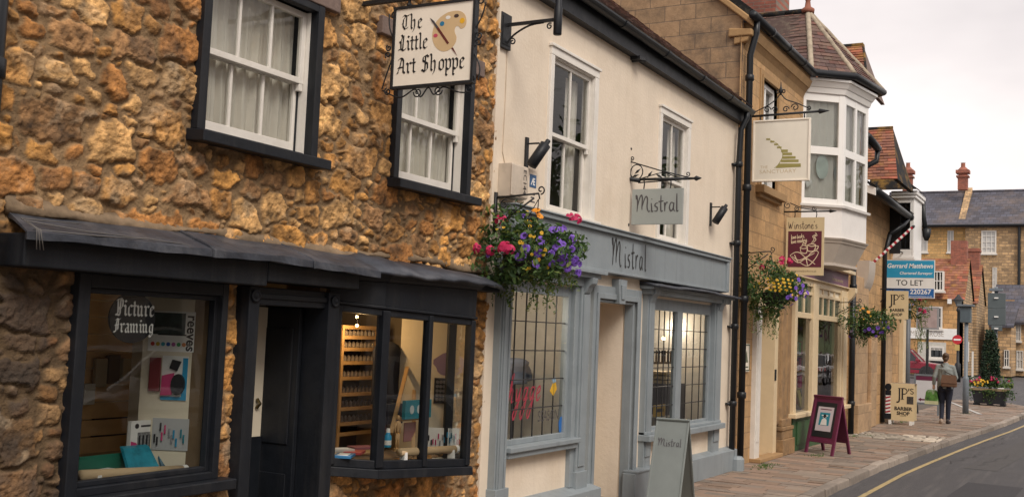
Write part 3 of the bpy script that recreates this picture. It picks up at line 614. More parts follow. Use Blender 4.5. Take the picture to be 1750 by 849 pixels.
up = [(6.09, .03, 2.385), (6.44, .03, 2.37), (7.5, .03, 2.335), (8.23, .03, 2.30)]; n = 14; rings = []
out = [(lp[0][0], -.1), lp[1], lp[2], (8.22, -.2)]
for i in range(3):
    for k in range(n + (i == 2)):
        t = k / n; a = Vector(up[i]).lerp(Vector(up[i + 1]), t); b = Vector((*out[i], 2.23 - .005 * i)).lerp(Vector((*out[i + 1], 2.23 - .005 * (i + 1))), t); w = .006 * math.sin(a.x * 9) + .006 * math.sin(a.x * 23)
        rings.append([a + Vector((0, 0, w)), a.lerp(b, .5) + Vector((0, 0, .02 + w)), b + Vector((0, 0, w)), b - Vector((0, 0, .025 - w)), a.lerp(b, .5) - Vector((0, 0, .03)), a - Vector((0, 0, .05))])
lt.loft(rings); lt.build('bay_lead', LEAD, art, smooth=True)
g = MB(); g.box(7.8, 8.2, -.16, .02, 2.17, 2.235); g.build('cornice_end', BLACK, art, bevel=.006)
g = MB(); g.lathe((7.97, -.03, 1.18), [(.02, 0), (.03, .01), (.024, .03), (.006, .04)], 12, (0, -1, 0)); g.build('bell_push', BLACK, art, smooth=True)

# ================================================================== CREAM SHOP
cs = thing('cream_shop_building', 'cream rendered shop with blue grey shopfront and tall sash windows, between two stone buildings', 'building', (11.8, 0, 0))
G1 = (9.34, 10.30, 3.03, 4.56); G2 = (12.30, 13.22, 3.03, 4.56)
SH = [(8.59, 9.98, .71, 2.31), (10.60, 11.57, 0, 2.215), (12.11, 14.43, .67, 2.31)]
mb = MB(); wall(mb, 8.265, 15.42, 0, 5.3, 0, [(g[0] - .01, g[1] + .01, g[2] - .01, g[3] + .01) for g in (G1, G2)] + SH, .1); mb.build('wall', CREAM, cs)
mb = MB(); mb.box(8.23, 8.264, -.018, .05, 0, 5.2); mb.build('wall_edge', CREAM, cs)
room(cs, 8.35, 15.3, .1, 2.2, 2.6, 5.25, mat('upper_room_paper', (.42, .40, .36), .9), 'upper_room'); room(cs, 8.4, 10.5, .1, 3.2, .1, 2.55, mat('shop_interior_wall', (.66, .63, .58), .9), 'shop_room'); room(cs, 11.7, 15.2, .1, 3.2, .1, 2.55, mat('shop_interior_wall', (.66, .63, .58)), 'shop_room')
for (x0, x1, z0, z1), sd in ((G1, 3), (G2, 8)):
    f = MB(); slab_frame(f, x0 - .075, x1 + .10, z0 - .0, z1 + .0, -.03, .08, .075, .10, 0, 0); f.box(x0 - .075, x1 + .10, -.032, .08, z1, z1 + .08); f.box(x0 - .09, x1 + .115, -.05, .0, z1 + .08, z1 + .11)
    f.box(x0 - .085, x1 + .15, -.085, .08, z0 - .07, z0 + .0); f.build('window_frame', WHITE, cs, bevel=.005)
    sash_window(cs, x0 + .005, x1 - .005, z0 + .01, 3.80, z1 - .01, .02, 2, WHITE, OLDGLASS, stile=.05, barw=.025)
for a, b, s in ((9.98, 10.25, 4), (12.95, 13.2, 6)):
    curtain('pale curtain strip inside the tall sash window %s' % ('above the flower basket' if s == 4 else 'behind the grey green sign'), a, b, 3.05, 4.5, .16, seed=s)
# fascia
f = MB(); f.box(8.46, 14.78, -.10, .02, 2.50, 2.93); f.box(8.44, 14.8, -.125, .0, 2.505, 2.53); f.box(8.44, 14.8, -.14, .02, 2.93, 2.975); f.box(8.43, 14.81, -.16, .03, 2.975, 2.99); f.box(14.69, 14.79, -.13, .0, 2.53, 2.93); f.build('fascia', BLUE, cs, bevel=.004)
f = MB(); FF = FACADE.off(0, 0, .1012); handwriting(f, FF, 'Mistral', .165, 10.72, 2.60, .0015, w=.12, sp=1.2); f.build('fascia_lettering', INK, cs)
# left shop window
f = MB(); f.box(8.40, 8.60, -.07, .06, .30, 2.36); f.box(8.42, 8.58, -.085, -.07, .35, 2.3); f.box(8.44, 8.47, -.095, -.085, .4, 2.25); f.box(8.53, 8.56, -.095, -.085, .4, 2.25); f.box(8.38, 8.62, -.1, .06, .18, .45); f.build('pilaster', BLUE, cs, bevel=.004)
f = MB(); f.box(9.97, 10.28, -.05, .06, .30, 2.36); f.box(10.06, 10.28, -.075, -.05, .3, 2.36); f.box(10.1, 10.24, -.088, -.075, .5, 2.25); f.box(10.04, 10.3, -.095, .06, .18, .45); f.build('pilaster', BLUE, cs, bevel=.004)
f = MB(); slab_frame(f, 8.60, 9.97, .80, 2.33, .0, .07, .05, .06, .12, .05); f.build('shop_window_frame', BLUE, cs, bevel=.004)
f = MB(); f.box(8.58, 10.06, -.13, .06, .755, .80); f.box(8.6, 10.04, -.1, .06, .70, .755); f.build('shop_window_sill', BLUE, cs, bevel=.006)
f = MB(); f.box(8.36, 10.36, -.15, .02, 2.42, 2.48); f.box(8.36, 10.42, -.20, .02, 2.465, 2.499); f.box(8.4, 10.3, -.08, .02, 2.33, 2.42); f.fprism(SIDE(10.10), [(0, 2.42), (.18, 2.42), (.17, 2.36), (.13, 2.33), (.10, 2.27), (.06, 2.24), (.05, 2.2), (0, 2.2)], -.12, 0); f.build('shop_cornice', BLUE, cs, bevel=.004)
def leaded(x0, x1, z0, z1, cols, rows, y):
    g = MB(); g.quad((x0, y, z0), (x1, y, z0), (x1, y, z1), (x0, y, z1)); g.build('shop_window_pane', GLASS, cs)
    l = MB()
    for k in range(1, cols): c = x0 + (x1 - x0) * k / cols; l.box(c - .005, c + .005, y - .006, y + .006, z0, z1)
    for k in range(1, rows): c = z0 + (z1 - z0) * k / rows; l.box(x0, x1, y - .0075, y + .0075, c - .005, c + .005)
    l.build('leaded_bars', mat('lead_came', (.03, .03, .032), .5), cs)
leaded(8.645, 9.915, .845, 2.215, 6, 5, .035)
f = MB(); f.box(8.20, 10.5, -.17, .02, 0, .26); f.prism([(8.2, -.17, .26), (10.5, -.17, .26), (10.5, .02, .31), (8.2, .02, .31)], (0, 0, -.01)); f.build('plinth', BLUE, cs, bevel=.01)
# doorway
f = MB(); slab_frame(f, 10.43, 11.76, .02, 2.37, -.045, .06, .10, .12, .10, 0); slab_frame(f, 10.50, 11.67, .02, 2.29, -.062, -.045, .05, .05, .06, 0); slab_frame(f, 10.585, 11.59, .02, 2.225, -.03, .08, .035, .04, .03, 0)
f.fprism(FACADE, [(11.01, 2.19), (11.17, 2.19), (11.21, 2.46), (10.97, 2.46)], .0, .09); f.fprism(FACADE, [(11.05, 2.24), (11.13, 2.24), (11.15, 2.4), (11.03, 2.4)], .09, .105); f.build('door_surround', BLUE, cs, bevel=.005)
f = MB(); f.box(11.55, 11.6, .1, .75, 0, 2.2); f.box(10.55, 10.62, .1, .75, 0, 2.2); f.box(10.55, 11.6, .72, .76, 0, 2.199); f.box(10.55, 11.6, .1, .75, 2.2, 2.24); f.build('porch', CREAM, cs)
f = MB(); f.box(10.66, 11.5, .69, .72, .02, 2.1); f.box(10.78, 11.38, .68, .69, .9, 1.95); f.build('door', CREAMP, cs)
f = MB(); f.box(11.5, 12.1, -.14, .02, 0, .30); f.box(11.52, 12.1, -.15, .02, .30, .33); f.build('plinth', BLUE, cs, bevel=.008)
# right shop window
f = MB(); f.box(11.90, 12.12, -.07, .06, .28, 2.36); f.box(11.93, 12.09, -.085, -.07, .45, 2.3); f.build('pilaster', BLUE, cs, bevel=.004)
f = MB(); f.box(14.42, 14.72, -.06, .06, .28, 2.36); f.box(14.46, 14.68, -.078, -.06, .45, 2.3); f.build('pilaster', BLUE, cs, bevel=.004)
f = MB(); slab_frame(f, 12.12, 14.42, .72, 2.33, .0, .07, .06, .06, .16, .05); f.box(13.09, 13.28, -.005, .068, .77, 2.17); f.build('shop_window_frame', BLUE, cs, bevel=.004)
f = MB(); f.box(11.88, 14.72, -.15, .06, .63, .70); f.box(11.9, 14.7, -.09, .06, .70, .735); f.build('shop_window_sill', BLUE, cs, bevel=.006)
f = MB(); f.box(11.80, 14.95, -.17, .02, 2.40, 2.44); f.box(11.86, 14.9, -.13, .02, 2.34, 2.40)
for x in (11.92, 14.5): f.fprism(SIDE(x), [(0, 2.40), (.16, 2.40), (.15, 2.35), (.11, 2.31), (.09, 2.25), (.05, 2.22), (.04, 2.14), (0, 2.14)], -.16, 0)
f.build('shop_cornice', BLUE, cs, bevel=.004)
f = MB(); lead(f, 11.78, 15.0, [(.02, 2.50), (-.12, 2.475), (-.24, 2.455), (-.25, 2.425), (-.12, 2.44), (.02, 2.45)], 3, .006); f.build('cornice_lead', LEAD, cs, smooth=True)
leaded(12.18, 13.09, .77, 2.17, 5, 6, .035); leaded(13.28, 14.36, .77, 2.17, 4, 6, .035)
f = MB(); f.box(12.1, 15.36, -.13, .02, 0, .29); f.prism([(12.1, -.13, .29), (15.36, -.13, .29), (15.36, .02, .33), (12.1, .02, .33)], (0, 0, -.01)); f.build('plinth', BLUE, cs, bevel=.01)
f = MB()
for k in range(7): f.box(12.95, 13.4, -.15, -.13, .05 + k * .035, .07 + k * .035)
f.build('vent_grille', PURE, cs)
# roof edge
f = MB(); f.box(8.2, 15.46, -.10, .05, 5.02, 5.24); f.build('fascia_board', BLACK, cs)
f = MB(); n = 16; prof = [(-.10 - .062 + .062 * math.cos(t), 5.245 + .062 * math.sin(t)) for t in [math.pi + math.pi * k / 10 for k in range(11)]]; prof2 = [(y * 1 + 0, z) for y, z in prof]
rings = [[(x, y - .01, z - .004 * (x - 8)) for y, z in prof] + [(x, y * .0 + (-.172 + (y + .162) * .86), z + .006 - .004 * (x - 8)) for y, z in reversed(prof)] for x in (7.9, 15.5)]
f.loft(rings)
for x in (9.3, 10.6, 11.9, 13.2, 14.4): f.loft([[(xx, -.172 + (y + .162) * 1.13, 5.245 + (z - 5.245) * 1.13 - .004 * (x - 8)) for y, z in prof] for xx in (x, x + .09)])
f.build('gutter', PLASTIC, cs, smooth=False)
f = MB(); f.tube([(15.28, -.17, 5.2), (15.28, -.17, 5.08), (15.24, -.10, 4.9), (15.24, -.08, 4.4), (15.22, -.09, .12)], .042, 12)
for z in (.9, 2.0, 3.2, 4.35): f.lathe((15.22, -.088, z), [(.042, 0), (.055, .01), (.055, .07), (.042, .08)], 12); f.box(15.14, 15.3, -.06, .0, z + .02, z + .05)
f.build('downpipe', PLASTIC, cs, smooth=True)
f = MB(); f.lathe((15.27, -.16, 0), [(.10, 0), (.10, .16), (.07, .2)], 12); f.build('pipe_shoe', BLUE, cs)

def tiles(name, parent, matl, e0, e1, r0, r1, rowh, tw, seed, pal, dark=None, th=.016):
    """courses of plain tiles on a roof plane given by its eaves e0-e1 and ridge r0-r1"""
    e0, e1, r0, r1 = map(Vector, (e0, e1, r0, r1)); nrm = (e1 - e0).cross(r0 - e0).normalized() if (r0 - e0).length > .2 else (e1 - e0).cross(r1 - e0).normalized()
    L = max((r0 - e0).length, (r1 - e1).length); rows = int(L / rowh); mb = MB(); mb.cols = []; rg = random.Random(seed)
    mb.quad(e0, e1, r1, r0); mb.cols += [(.5, .5, .5, 1)] * 4
    for i in range(rows + 1):
        t0 = i / (rows + 1); t1 = min(1, (i + 1.25) / (rows + 1)); a0, a1 = e0.lerp(r0, t0), e1.lerp(r1, t0); b0, b1 = e0.lerp(r0, t1), e1.lerp(r1, t1); n = max(int((a1 - a0).length / tw), 1)
        for k in range(n):
            off = .5 / n if i % 2 else 0; u0 = min(max(k / n - off, 0), 1); u1 = min(max((k + .97) / n - off, 0), 1) if k < n - 1 else 1
            if u1 - u0 < .05 / n: continue
            lift = nrm * (th + rg.uniform(-.004, .008)); p = [a0.lerp(a1, u0) + lift, a0.lerp(a1, u1) + lift + nrm * rg.uniform(-.004, .004), b0.lerp(b1, u1) + nrm * .004, b0.lerp(b1, u0) + nrm * .004]
            q = [a0.lerp(a1, u0) + nrm * .001, a0.lerp(a1, u1) + nrm * .001]
            mb.add(p + q, [(0, 1, 2, 3), (4, 5, 1, 0), (4, 0, 3), (5, 2, 1)])
            c = rg.choice(pal); g = rg.uniform(.65, 1.3); mb.cols += [(c[0] * g, c[1] * g, c[2] * g, 1)] * 6
    return mb.build(name, matl, parent)
TP = [(1, 1, 1), (1.15, .9, .85), (.8, .85, .9), (1.3, 1.2, 1.0)]
tiles('roof', cs, TILE, (7.6, -.18, 5.28), (15.5, -.18, 5.28), (7.6, 4.3, 8.86), (15.5, 4.3, 8.86), .105, .17, 3, TP)
f = MB(); f.box(11.28, 11.36, -.12, .02, 4.99, 5.03); f.tube([(11.34, .0, 5.0), (11.34, -.07, 5.0), (11.42, -.12, 5.0)], .03, 8); f.build('pipe_stub', IRON, cs)
f = MB(); f.tube([(8.42, -.004, 4.38), (8.425, -.004, 3.9), (8.415, -.004, 3.45), (8.47, -.004, 3.34)], .005, 5); f.build('cable', mat('painted_cable', (.5, .40, .30), .6), cs)
# ================================================================== BAY-WINDOWED STONE HOUSE WITH BOOKSHOP
hs = thing('bay_windowed_building', 'dressed ochre stone building with white oriel bay, tiled cross roof and cream bookshop front', 'building', (19.3, 0, 0))
WIN = (16.62, 17.50, 4.28, 5.98); DR = (16.45, 17.66, .02, 2.45); SW = (18.52, 22.7, .0, 3.3)
mb = MB(); wall(mb, 15.44, 23.25, 0, 6.6, 0, [WIN, DR, SW], .35); mb.build('wall', ASH, hs)
mb = MB()
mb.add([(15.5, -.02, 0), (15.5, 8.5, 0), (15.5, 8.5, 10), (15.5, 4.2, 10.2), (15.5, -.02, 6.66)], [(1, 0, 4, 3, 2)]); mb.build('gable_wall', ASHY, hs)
mb = MB()
mb.prism([(15.42, -.16, 6.50), (15.42, 4.2, 10.16), (15.42, 4.2, 10.28), (15.42, -.16, 6.62)], (.2, 0, 0))
mb.prism([(15.44, .2, 6.36), (15.44, -.16, 6.36), (15.44, -.16, 6.46), (15.44, .2, 6.5)], (.14, 0, 0)); mb.prism([(15.46, .12, 6.24), (15.46, -.08, 6.28), (15.46, -.13, 6.36), (15.46, .12, 6.36)], (.1, 0, 0)); mb.build('gable_coping', STONEY, hs, bevel=.02)
mb = MB(); mb.quad((15.5, -.15, 6.66), (24, -.15, 6.66), (24, 4.2, 10.35), (15.5, 4.2, 10.35)); mb.quad((15.45, -.2, 6.60), (15.45, 4.2, 10.25), (15.45, 4.2, 10.38), (15.45, -.2, 6.72)); mb.build('main_roof', TILE, hs)
# moulded eaves cornice, gutter, pipes
cp = [(15.6, 0), (19.2, 0)]
mb = MB(); band(mb, cp, .0, .04, 6.2, 6.3); band(mb, cp, .04, .10, 6.3, 6.38); band(mb, cp, .11, .16, 6.38, 6.5); band(mb, cp, .13, .13, 6.5, 6.6); mb.build('eaves_cornice', STONEY, hs)
G0, G1_, G2_, G3_ = (15.35, -.20, 6.64), (19.12, -.20, 6.64), (19.72, -.80, 6.66), (21.25, -1.02, 6.68)
mb = MB(); mb.tube([G0, (17.2, -.2, 6.64), G1_, G2_, G3_, (21.9, -.3, 6.68)], .065, 10)
for x in (16.3, 17.3, 18.3): mb.tube([(x, -.2, 6.64), (x + .09, -.2, 6.64)], .075, 10)
mb.build('gutter', PLASTIC, hs, smooth=True)
mb = MB(); mb.tube([(15.58, -.19, 6.62), (15.58, -.19, 6.42), (15.60, -.1, 6.1), (15.60, -.1, .05)], .05, 12)
for z in (1.0, 2.4, 4.05, 5.7): mb.lathe((15.6, -.1, z), [(.05, 0), (.066, .01), (.066, .09), (.05, .1)], 12)
mb.build('downpipe', PLASTIC, hs, smooth=True)
# stone framed window
f = MB(); slab_frame(f, WIN[0] - .02, WIN[1] + .02, WIN[2], WIN[3], .05, .2, .07, .07, .08, .06); f.box(16.98, 17.05, .06, .2, WIN[2], WIN[3]); f.build('window_frame', UPVC, hs, bevel=.006)
f = MB(); slab_frame(f, WIN[0] - .14, WIN[1] + .14, WIN[2] - .02, WIN[3] + .14, -.02, .06, .14, .14, .14, 0); slab_frame(f, WIN[0] - .06, WIN[1] + .06, WIN[2] - .02, WIN[3] + .06, -.035, -.0201, .05, .05, .05, 0); f.box(WIN[0] - .24, WIN[1] + .24, -.14, .05, WIN[2] - .14, WIN[2] - .02); f.box(WIN[0] - .2, WIN[1] + .2, -.07, .05, WIN[2] - .2, WIN[2] - .14); f.build('window_surround', STONEY, hs, bevel=.015)
g = MB(); g.quad((WIN[0], .12, WIN[2]), (WIN[1], .12, WIN[2]), (WIN[1], .12, WIN[3]), (WIN[0], .12, WIN[3])); g.build('window_pane', GLASS, hs)
room(hs, 15.7, 22.5, .35, 4, 3.6, 6.5, DARKIN, 'upper_room')
# oriel bay
BP = [(19.22, .04), (19.76, -.60), (20.95, -.80), (21.6, .04)]
zS = at_y(1437, 352, -.6).z; zH = at_y(1440, 163, -.6).z; zM = at_y(1438, 258, -.6).z; zB = at_y(1440, 410, -.6).z
print('BAYZ', zS, zH, zM, zB)
f = MB(); band(f, BP, 0, 0, zB, zS - .08, -.1); band(f, BP, 0.0, 0.01, zS - .08, zS - .03, -.1); f.build('bay_apron', mat('white_render', (.74, .71, .68), .8, .05, 5, .2, 30), hs)
f = MB(); band(f, BP, .06, .07, zS - .03, zS + .01, -.15); f.build('bay_sill', UPVC, hs)
f = MB(); band(f, BP, 0, 0, zS + .01, zS + .12, -.07); band(f, BP, 0, 0, zH - .12, zH + .02, -.07); band(f, BP, .004, .004, zM - .07, zM + .07, -.07); band(f, BP, .03, .06, zH + .02, zH + .12, -.1); band(f, BP, .07, .13, zH + .12, zH + .22, -.1); band(f, BP, .15, .15, zH + .22, zH + .27, -.3)
for i, ts in ((0, (.06, .95)), (1, (.05, .5, .96)), (2, (.06, .94))):
    a, b = Vector((*BP[i], 0)), Vector((*BP[i + 1], 0)); d = (b - a).normalized(); n_ = Vector((d.y, -d.x, 0)); L_ = (b - a).length
    for t in ts:
        c = a + (b - a) * t; w = .055 if t != .5 else .04
        v = [c + d * sx * w + n_ * sy + Vector((0, 0, z)) for z in (zS + .012, zH + .018) for sx, sy in ((-1, -.062), (1, -.062), (1, .006), (-1, .006))]
        f.add(v, [(3, 2, 1, 0), (4, 5, 6, 7), (0, 1, 5, 4), (1, 2, 6, 5), (2, 3, 7, 6), (3, 0, 4, 7)])
f.build('bay_frame', UPVC, hs, bevel=.006)
for i in range(3):
    q = poly_off(BP, -.03); g = MB(); g.quad((*q[i], zS + .1), (*q[i + 1], zS + .1), (*q[i + 1], zH - .1), (*q[i], zH - .1)); g.build('bay_pane', GLASS, hs)
g = MB(); g.add([(*p, zS + .03) for p in poly_off(BP, -.05)], [(0, 1, 2, 3)]); g.add([(*p, zH) for p in poly_off(BP, -.05)], [(3, 2, 1, 0)]); g.build('bay_ceiling', UPVC, hs)
f = MB(); band(f, BP, .03, .05, zB - .02, zB + .02, -.1); band(f, BP, .0, .02, zB - .07, zB - .02, -.1); band(f, BP, -.16, -.01, zB - .42, zB - .07, -.6); band(f, BP, -.13, -.13, zB - .47, zB - .42, -.6); f.build('bay_corbel', mat('pale_corbel_paint', (.46, .40, .34), .6, .08, 4), hs, bevel=.006)
CUR2 = mat('striped_blind', (.82, .80, .74), .9, .06, 3, trans=.15)
mbk = MB(); q = poly_off(BP, -.2)
# tiled roof over the bay
AP = (20.3, .22, 8.12); BK = (20.3, 3.2, 8.12)
TP2 = [(1, 1, 1), (1.2, .88, .85), (.85, .85, .95), (1.05, 1, .95)]
rf = tiles('bay_roof', hs, TILE, (18.85, 3.2, 6.70), (19.12, -.14, 6.70), BK, AP, .115, .17, 5, TP2)
tiles('bay_roof', hs, TILE, (19.10, -.16, 6.70), (19.72, -.78, 6.71), AP, AP, .115, .17, 6, TP2); tiles('bay_roof', hs, TILE, (19.72, -.78, 6.71), (21.3, -1.0, 6.72), AP, AP, .115, .17, 7, TP2); tiles('bay_roof', hs, TILE, (21.3, -1.0, 6.72), (21.9, .3, 6.72), AP, AP, .115, .17, 8, TP2)
HIP = mat('pale_hip_tile', (.36, .30, .22), .9, .3, 12, .6, 30, dirt=(.12, .09, .07), damt=.6)
f = MB()
for b_ in ((19.10, -.16, 6.70), (19.72, -.78, 6.71), (21.3, -1.0, 6.72)):
    a, b = Vector(AP), Vector(b_)
    f.tube([a.lerp(b, k / 16) + Vector((.006 * math.sin(k * 2.3), 0, .008 + .006 * math.sin(k * 1.9))) for k in range(17)], .05, 8)
f.build('hip_tiles', HIP, hs, smooth=True)
f = MB()
for k in range(7): f.tube([Vector(AP).lerp(Vector(BK), k / 7), Vector(AP).lerp(Vector(BK), (k + .97) / 7)], .07, 8)
f.build('ridge_tiles', TILER, hs, smooth=True)
f = MB(); f.lathe(AP, [(.12, -.03), (.13, .04), (.06, .09), (.045, .2), (.06, .24), (.03, .3), (.02, .42)], 10); f.build('finial', mat('terracotta', (.28, .10, .06), .8, .2, 8), hs, smooth=True)
f = MB(); f.box(20.9, 21.9, 1.0, 2.5, 7.4, 9.2); f.box(20.84, 21.96, .94, 2.56, 9.2, 9.3); f.box(20.9, 21.9, 1.0, 2.5, 9.3, 10.0); f.box(20.82, 21.98, .92, 2.58, 10.0, 10.12); f.build('chimney', BRICK, hs)
# two further cross gables, tiled
a2 = at_x(1475, 77, 23.6); e2 = at_x(1482, 146, 22.6)
tiles('cross_roof', hs, TILER, (e2.x, e2.y + 3.5, e2.z), e2, (a2.x, a2.y + 3.5, a2.z), a2, .10, .17, 9, TP2, th=.02)
f = MB(); f.tube([a2, (a2.x, a2.y + 3.5, a2.z)], .05, 8); f.tube([a2, e2], .03, 6); f.build('ridge_tiles', TILER, hs, smooth=True)
f = MB(); b2r = Vector((2 * a2.x - e2.x, e2.y, e2.z)); f.prism([e2, b2r, a2], (0, .08, 0)); f.build('gable_end', TIMBER, hs)
# door
f = MB(); slab_frame(f, 16.68, 17.70, .02, 2.47, -.06, .3, .002, .20, .10, 0); f.box(16.36, 17.76, -.10, .02, 2.38, 2.5); f.build('door_frame', CREAMP, hs, bevel=.012)
f = MB(); f.box(16.42, 16.68, -.075, .3, .02, 2.37); f.box(16.47, 16.63, -.085, -.075, .3, 2.3); f.build('door_jamb', WHITE, hs, bevel=.01)
f = MB(); f.box(16.66, 17.55, .22, .27, .05, 2.4); f.box(16.8, 17.0, .2, .22, .3, 1.0); f.box(17.2, 17.42, .2, .22, .3, 1.0); f.box(16.8, 17.0, .2, .22, 1.2, 2.2); f.box(17.2, 17.42, .2, .22, 1.2, 2.2); d_ = f.build('door', mat('drab_door_paint', (.33, .27, .2), .6, .1, 5), hs)
f = MB(); f.box(17.51, 17.58, -.075, -.058, 1.22, 1.40); f.build('letterbox', BLACK, hs)
f = MB(); f.box(16.4, 17.7, -.18, .02, 0, .06); f.build('door_step', STONEY, hs, bevel=.01)
f = MB(); sans(f, FACADE.off(0, 0, .062), '8', .16, 16.54, 1.75, 0, bold=.004); f.build('house_number', INK, hs)
f = MB(); f.fbox(FACADE, 15.86, 16.20, 1.38, 1.80, .0, .03); f.m = 1; slab_frame(f, 15.87, 16.19, 1.39, 1.79, -.034, -.03, .02, .02, .02, .02); f.fprism(FACADE, [(15.95, 1.52), (16.11, 1.52), (16.03, 1.7)], .031, .033); f.box(15.93, 16.13, -.033, -.03, 1.44, 1.46); tag(f.build('notice_board', [OFFW, mat('dull_green_print', (.12, .14, .09))]), 'small framed notice with a triangle on the wall beside the numbered door', 'notice')
# moulded stone pier between door and shop
f = MB()
for x, w, p in ((17.86, .12, .10), (18.05, .07, .07), (18.20, .10, .12), (18.38, .08, .08)): f.lathe((x, -.02, .55), [(w * .75, 0), (w * .7, .05), (w * .7, 2.3)], 10)
f.box(17.7, 18.5, -.07, .02, .5, 2.9); f.box(17.72, 18.48, -.17, .02, 0, .26); f.box(17.76, 18.44, -.14, .02, .26, .40); f.box(17.74, 18.46, -.155, .02, .40, .46); f.box(17.8, 18.42, -.12, .02, .46, .58); f.box(17.7, 18.52, -.13, .02, 2.9, 3.05); f.build('stone_pier', mat('stained_pier_stone', (.28, .17, .08), .9, .3, 5, .6, 25, dirt=(.07, .05, .035), damt=.7, dscale=3.5), hs, bevel=.01)
# bookshop front
f = MB(); y = -.10
for a, b in ((18.50, 18.66), (19.80, 20.2), (22.14, 22.72)): f.box(a, b, y - .03, .06, .58, 2.92)
f.box(18.66, 22.2, y - .0, .05, 2.28, 2.38); f.box(18.66, 22.2, y - .001, .05, 2.70, 2.76); f.box(18.5, 22.75, y - .01, .05, 2.86, 2.98); f.box(18.4, 22.85, y - .10, .05, .57, .64)
for k in range(1, 4): c = 20.2 + 1.94 * k / 4; f.box(c - .03, c + .03, y + .002, .05, 2.38, 2.86)
for k in (1,): c = 19.25; f.box(c - .03, c + .03, y + .002, .05, 2.38, 2.86)
f.box(22.26, 22.6, y - .05, y - .03, .75, 2.8); f.box(18.4, 22.9, y - .14, .02, 3.27, 3.34); f.box(18.44, 22.85, y - .07, .02, 2.975, 3.0)
f.fprism(SIDE(22.88), [(0, 3.0), (.28, 3.0), (.28, 2.9), (.22, 2.8), (.12, 2.7), (0, 2.66)], -.0, .2); f.build('shop_front', CREAMP, hs, bevel=.008)
f = MB(); f.box(18.5, 22.72, y - .03, .02, 3.0, 3.27); f.build('shop_fascia', mat('dusty_purple_paint', (.15, .06, .10), .5, .12, 4), hs)
f = MB(); handwriting(f, FACADE.off(0, 0, -y + .032), 'Winstones', .095, 19.5, 3.08, .001, w=.2, sp=1.4); sans(f, FACADE.off(0, 0, -y + .033), 'love books, love reading', .10, 21.2, 3.07, 0); f.build('fascia_lettering', mat('faded_gold_print', (.52, .40, .22)), hs)
f = MB(); f.box(18.55, 22.7, y - .01, .03, .0, .575); f.box(18.8, 19.7, y - .03, y - .01, .1, .5); f.box(20.3, 22.1, y - .03, y - .01, .1, .5); f.build('stall_riser', mat('bottle_green_paint', (.03, .085, .03), .5, .2, 5), hs, bevel=.006)
for a, b, c, d, gm in ((18.66, 19.8, .64, 2.28, GLASS), (20.2, 22.14, .64, 2.28, GLASS)):
    g = MB(); g.quad((a, y + .04, c), (b, y + .04, c), (b, y + .04, d), (a, y + .04, d)); g.build('shop_window_pane', gm, hs)
GRN = mat('leaded_green_glass', (.035, .06, .045), .15, .3, 8)
for k in range(4):
    a = 20.23 + 1.94 * k / 4; g = MB(); g.quad((a, y + .03, 2.38), (a + .43, y + .03, 2.38), (a + .43, y + .03, 2.70), (a, y + .03, 2.70)); g.build('top_light', GRN, hs)
    g = MB(); g.quad((a, y + .03, 2.76), (a + .43, y + .03, 2.76), (a + .43, y + .03, 2.86), (a, y + .03, 2.86)); g.build('top_light', CREAMIN, hs)
g = MB(); g.quad((18.66, y + .03, 2.38), (19.8, y + .03, 2.38), (19.8, y + .03, 2.86), (18.66, y + .03, 2.86)); g.build('top_light', GRN, hs)
room(hs, 18.52, 22.7, .05, 3.2, .4, 2.9, mat('bookshop_wall', (.5, .42, .32), .9), 'shop_room')
g = MB(); g.box(18.55, 22.7, .06, .6, .6, .64); g.build('window_shelf', CREAMIN, hs)

# ================================================================== BARBER'S BUILDING
bb = thing('barber_shop_building', 'low stone building with deep eaves and black gutter, beyond the oriel bay', 'building', (26.5, 0, 0))
ASH2 = block_mat('pale_ashlar', (.40, .27, .155), (.25, .17, .10), .8, .42, 'x', dirt=(.16, .11, .07), damt=.5, msize=.006, var=.12)
ASH2Y = block_mat('pale_ashlar_side', (.40, .27, .155), (.25, .17, .10), .8, .42, 'y', dirt=(.16, .11, .07), damt=.5, msize=.006, var=.12)
mb = MB(); mb.quad((23.25, .0, 0), (29.6, .0, 0), (29.6, .0, 5.4), (23.25, 0, 5.4)); mb.build('wall', ASH, bb)
mb = MB(); mb.box(23.45, 24.75, -.16, .0, 0, 3.3); mb.box(23.4, 24.85, -.24, -.0, 0, .6); mb.build('wall_pier', ASH2, bb, bevel=.015)
mb = MB(); mb.box(25.6, 26.3, -.08, 0, 0, 2.6); mb.box(27.3, 28.3, -.08, 0, 0, 2.9); mb.build('wall_pier', ASH2, bb, bevel=.015)
f = MB(); ring = [(0, 2.95)] + [(0.26 * math.sin(t), 2.95 + .62 * (1 - math.cos(t))) for t in [math.pi / 2 * k / 10 for k in range(1, 11)]] + [(.26, 3.68), (0, 3.68)]
f.fprism(SIDE(24.2), ring, -.7, 0); f.build('curved_brace', mat('pale_corbel_paint', (.46, .40, .34)), bb)
f = MB(); f.tube([(23.05, -.16, 3.4), (23.05, -.16, .03)], .06, 12)
for z in (.6, 2.0, 3.0): f.lathe((23.05, -.16, z), [(.06, 0), (.075, .01), (.075, .09), (.06, .1)], 12)
f.build('downpipe', PLASTIC, bb, smooth=True)
f = MB(); f.tube([(27.2, -.16, 4.55), (27.2, -.06, 4.1), (27.2, -.06, .03)], .05, 10); f.tube([(28.0, -.47, 5.02), (27.6, -.4, 4.8), (27.2, -.16, 4.55)], .055, 10); f.build('downpipe', PLASTIC, bb, smooth=True)
f = MB(); f.tube([(23.6, -.47, 5.12), (28.15, -.47, 5.06)], .085, 12); f.tube([(28.0, -.47, 5.06), (28.2, -.47, 5.06)], .1, 12); f.build('gutter', PLASTIC, bb, smooth=True)
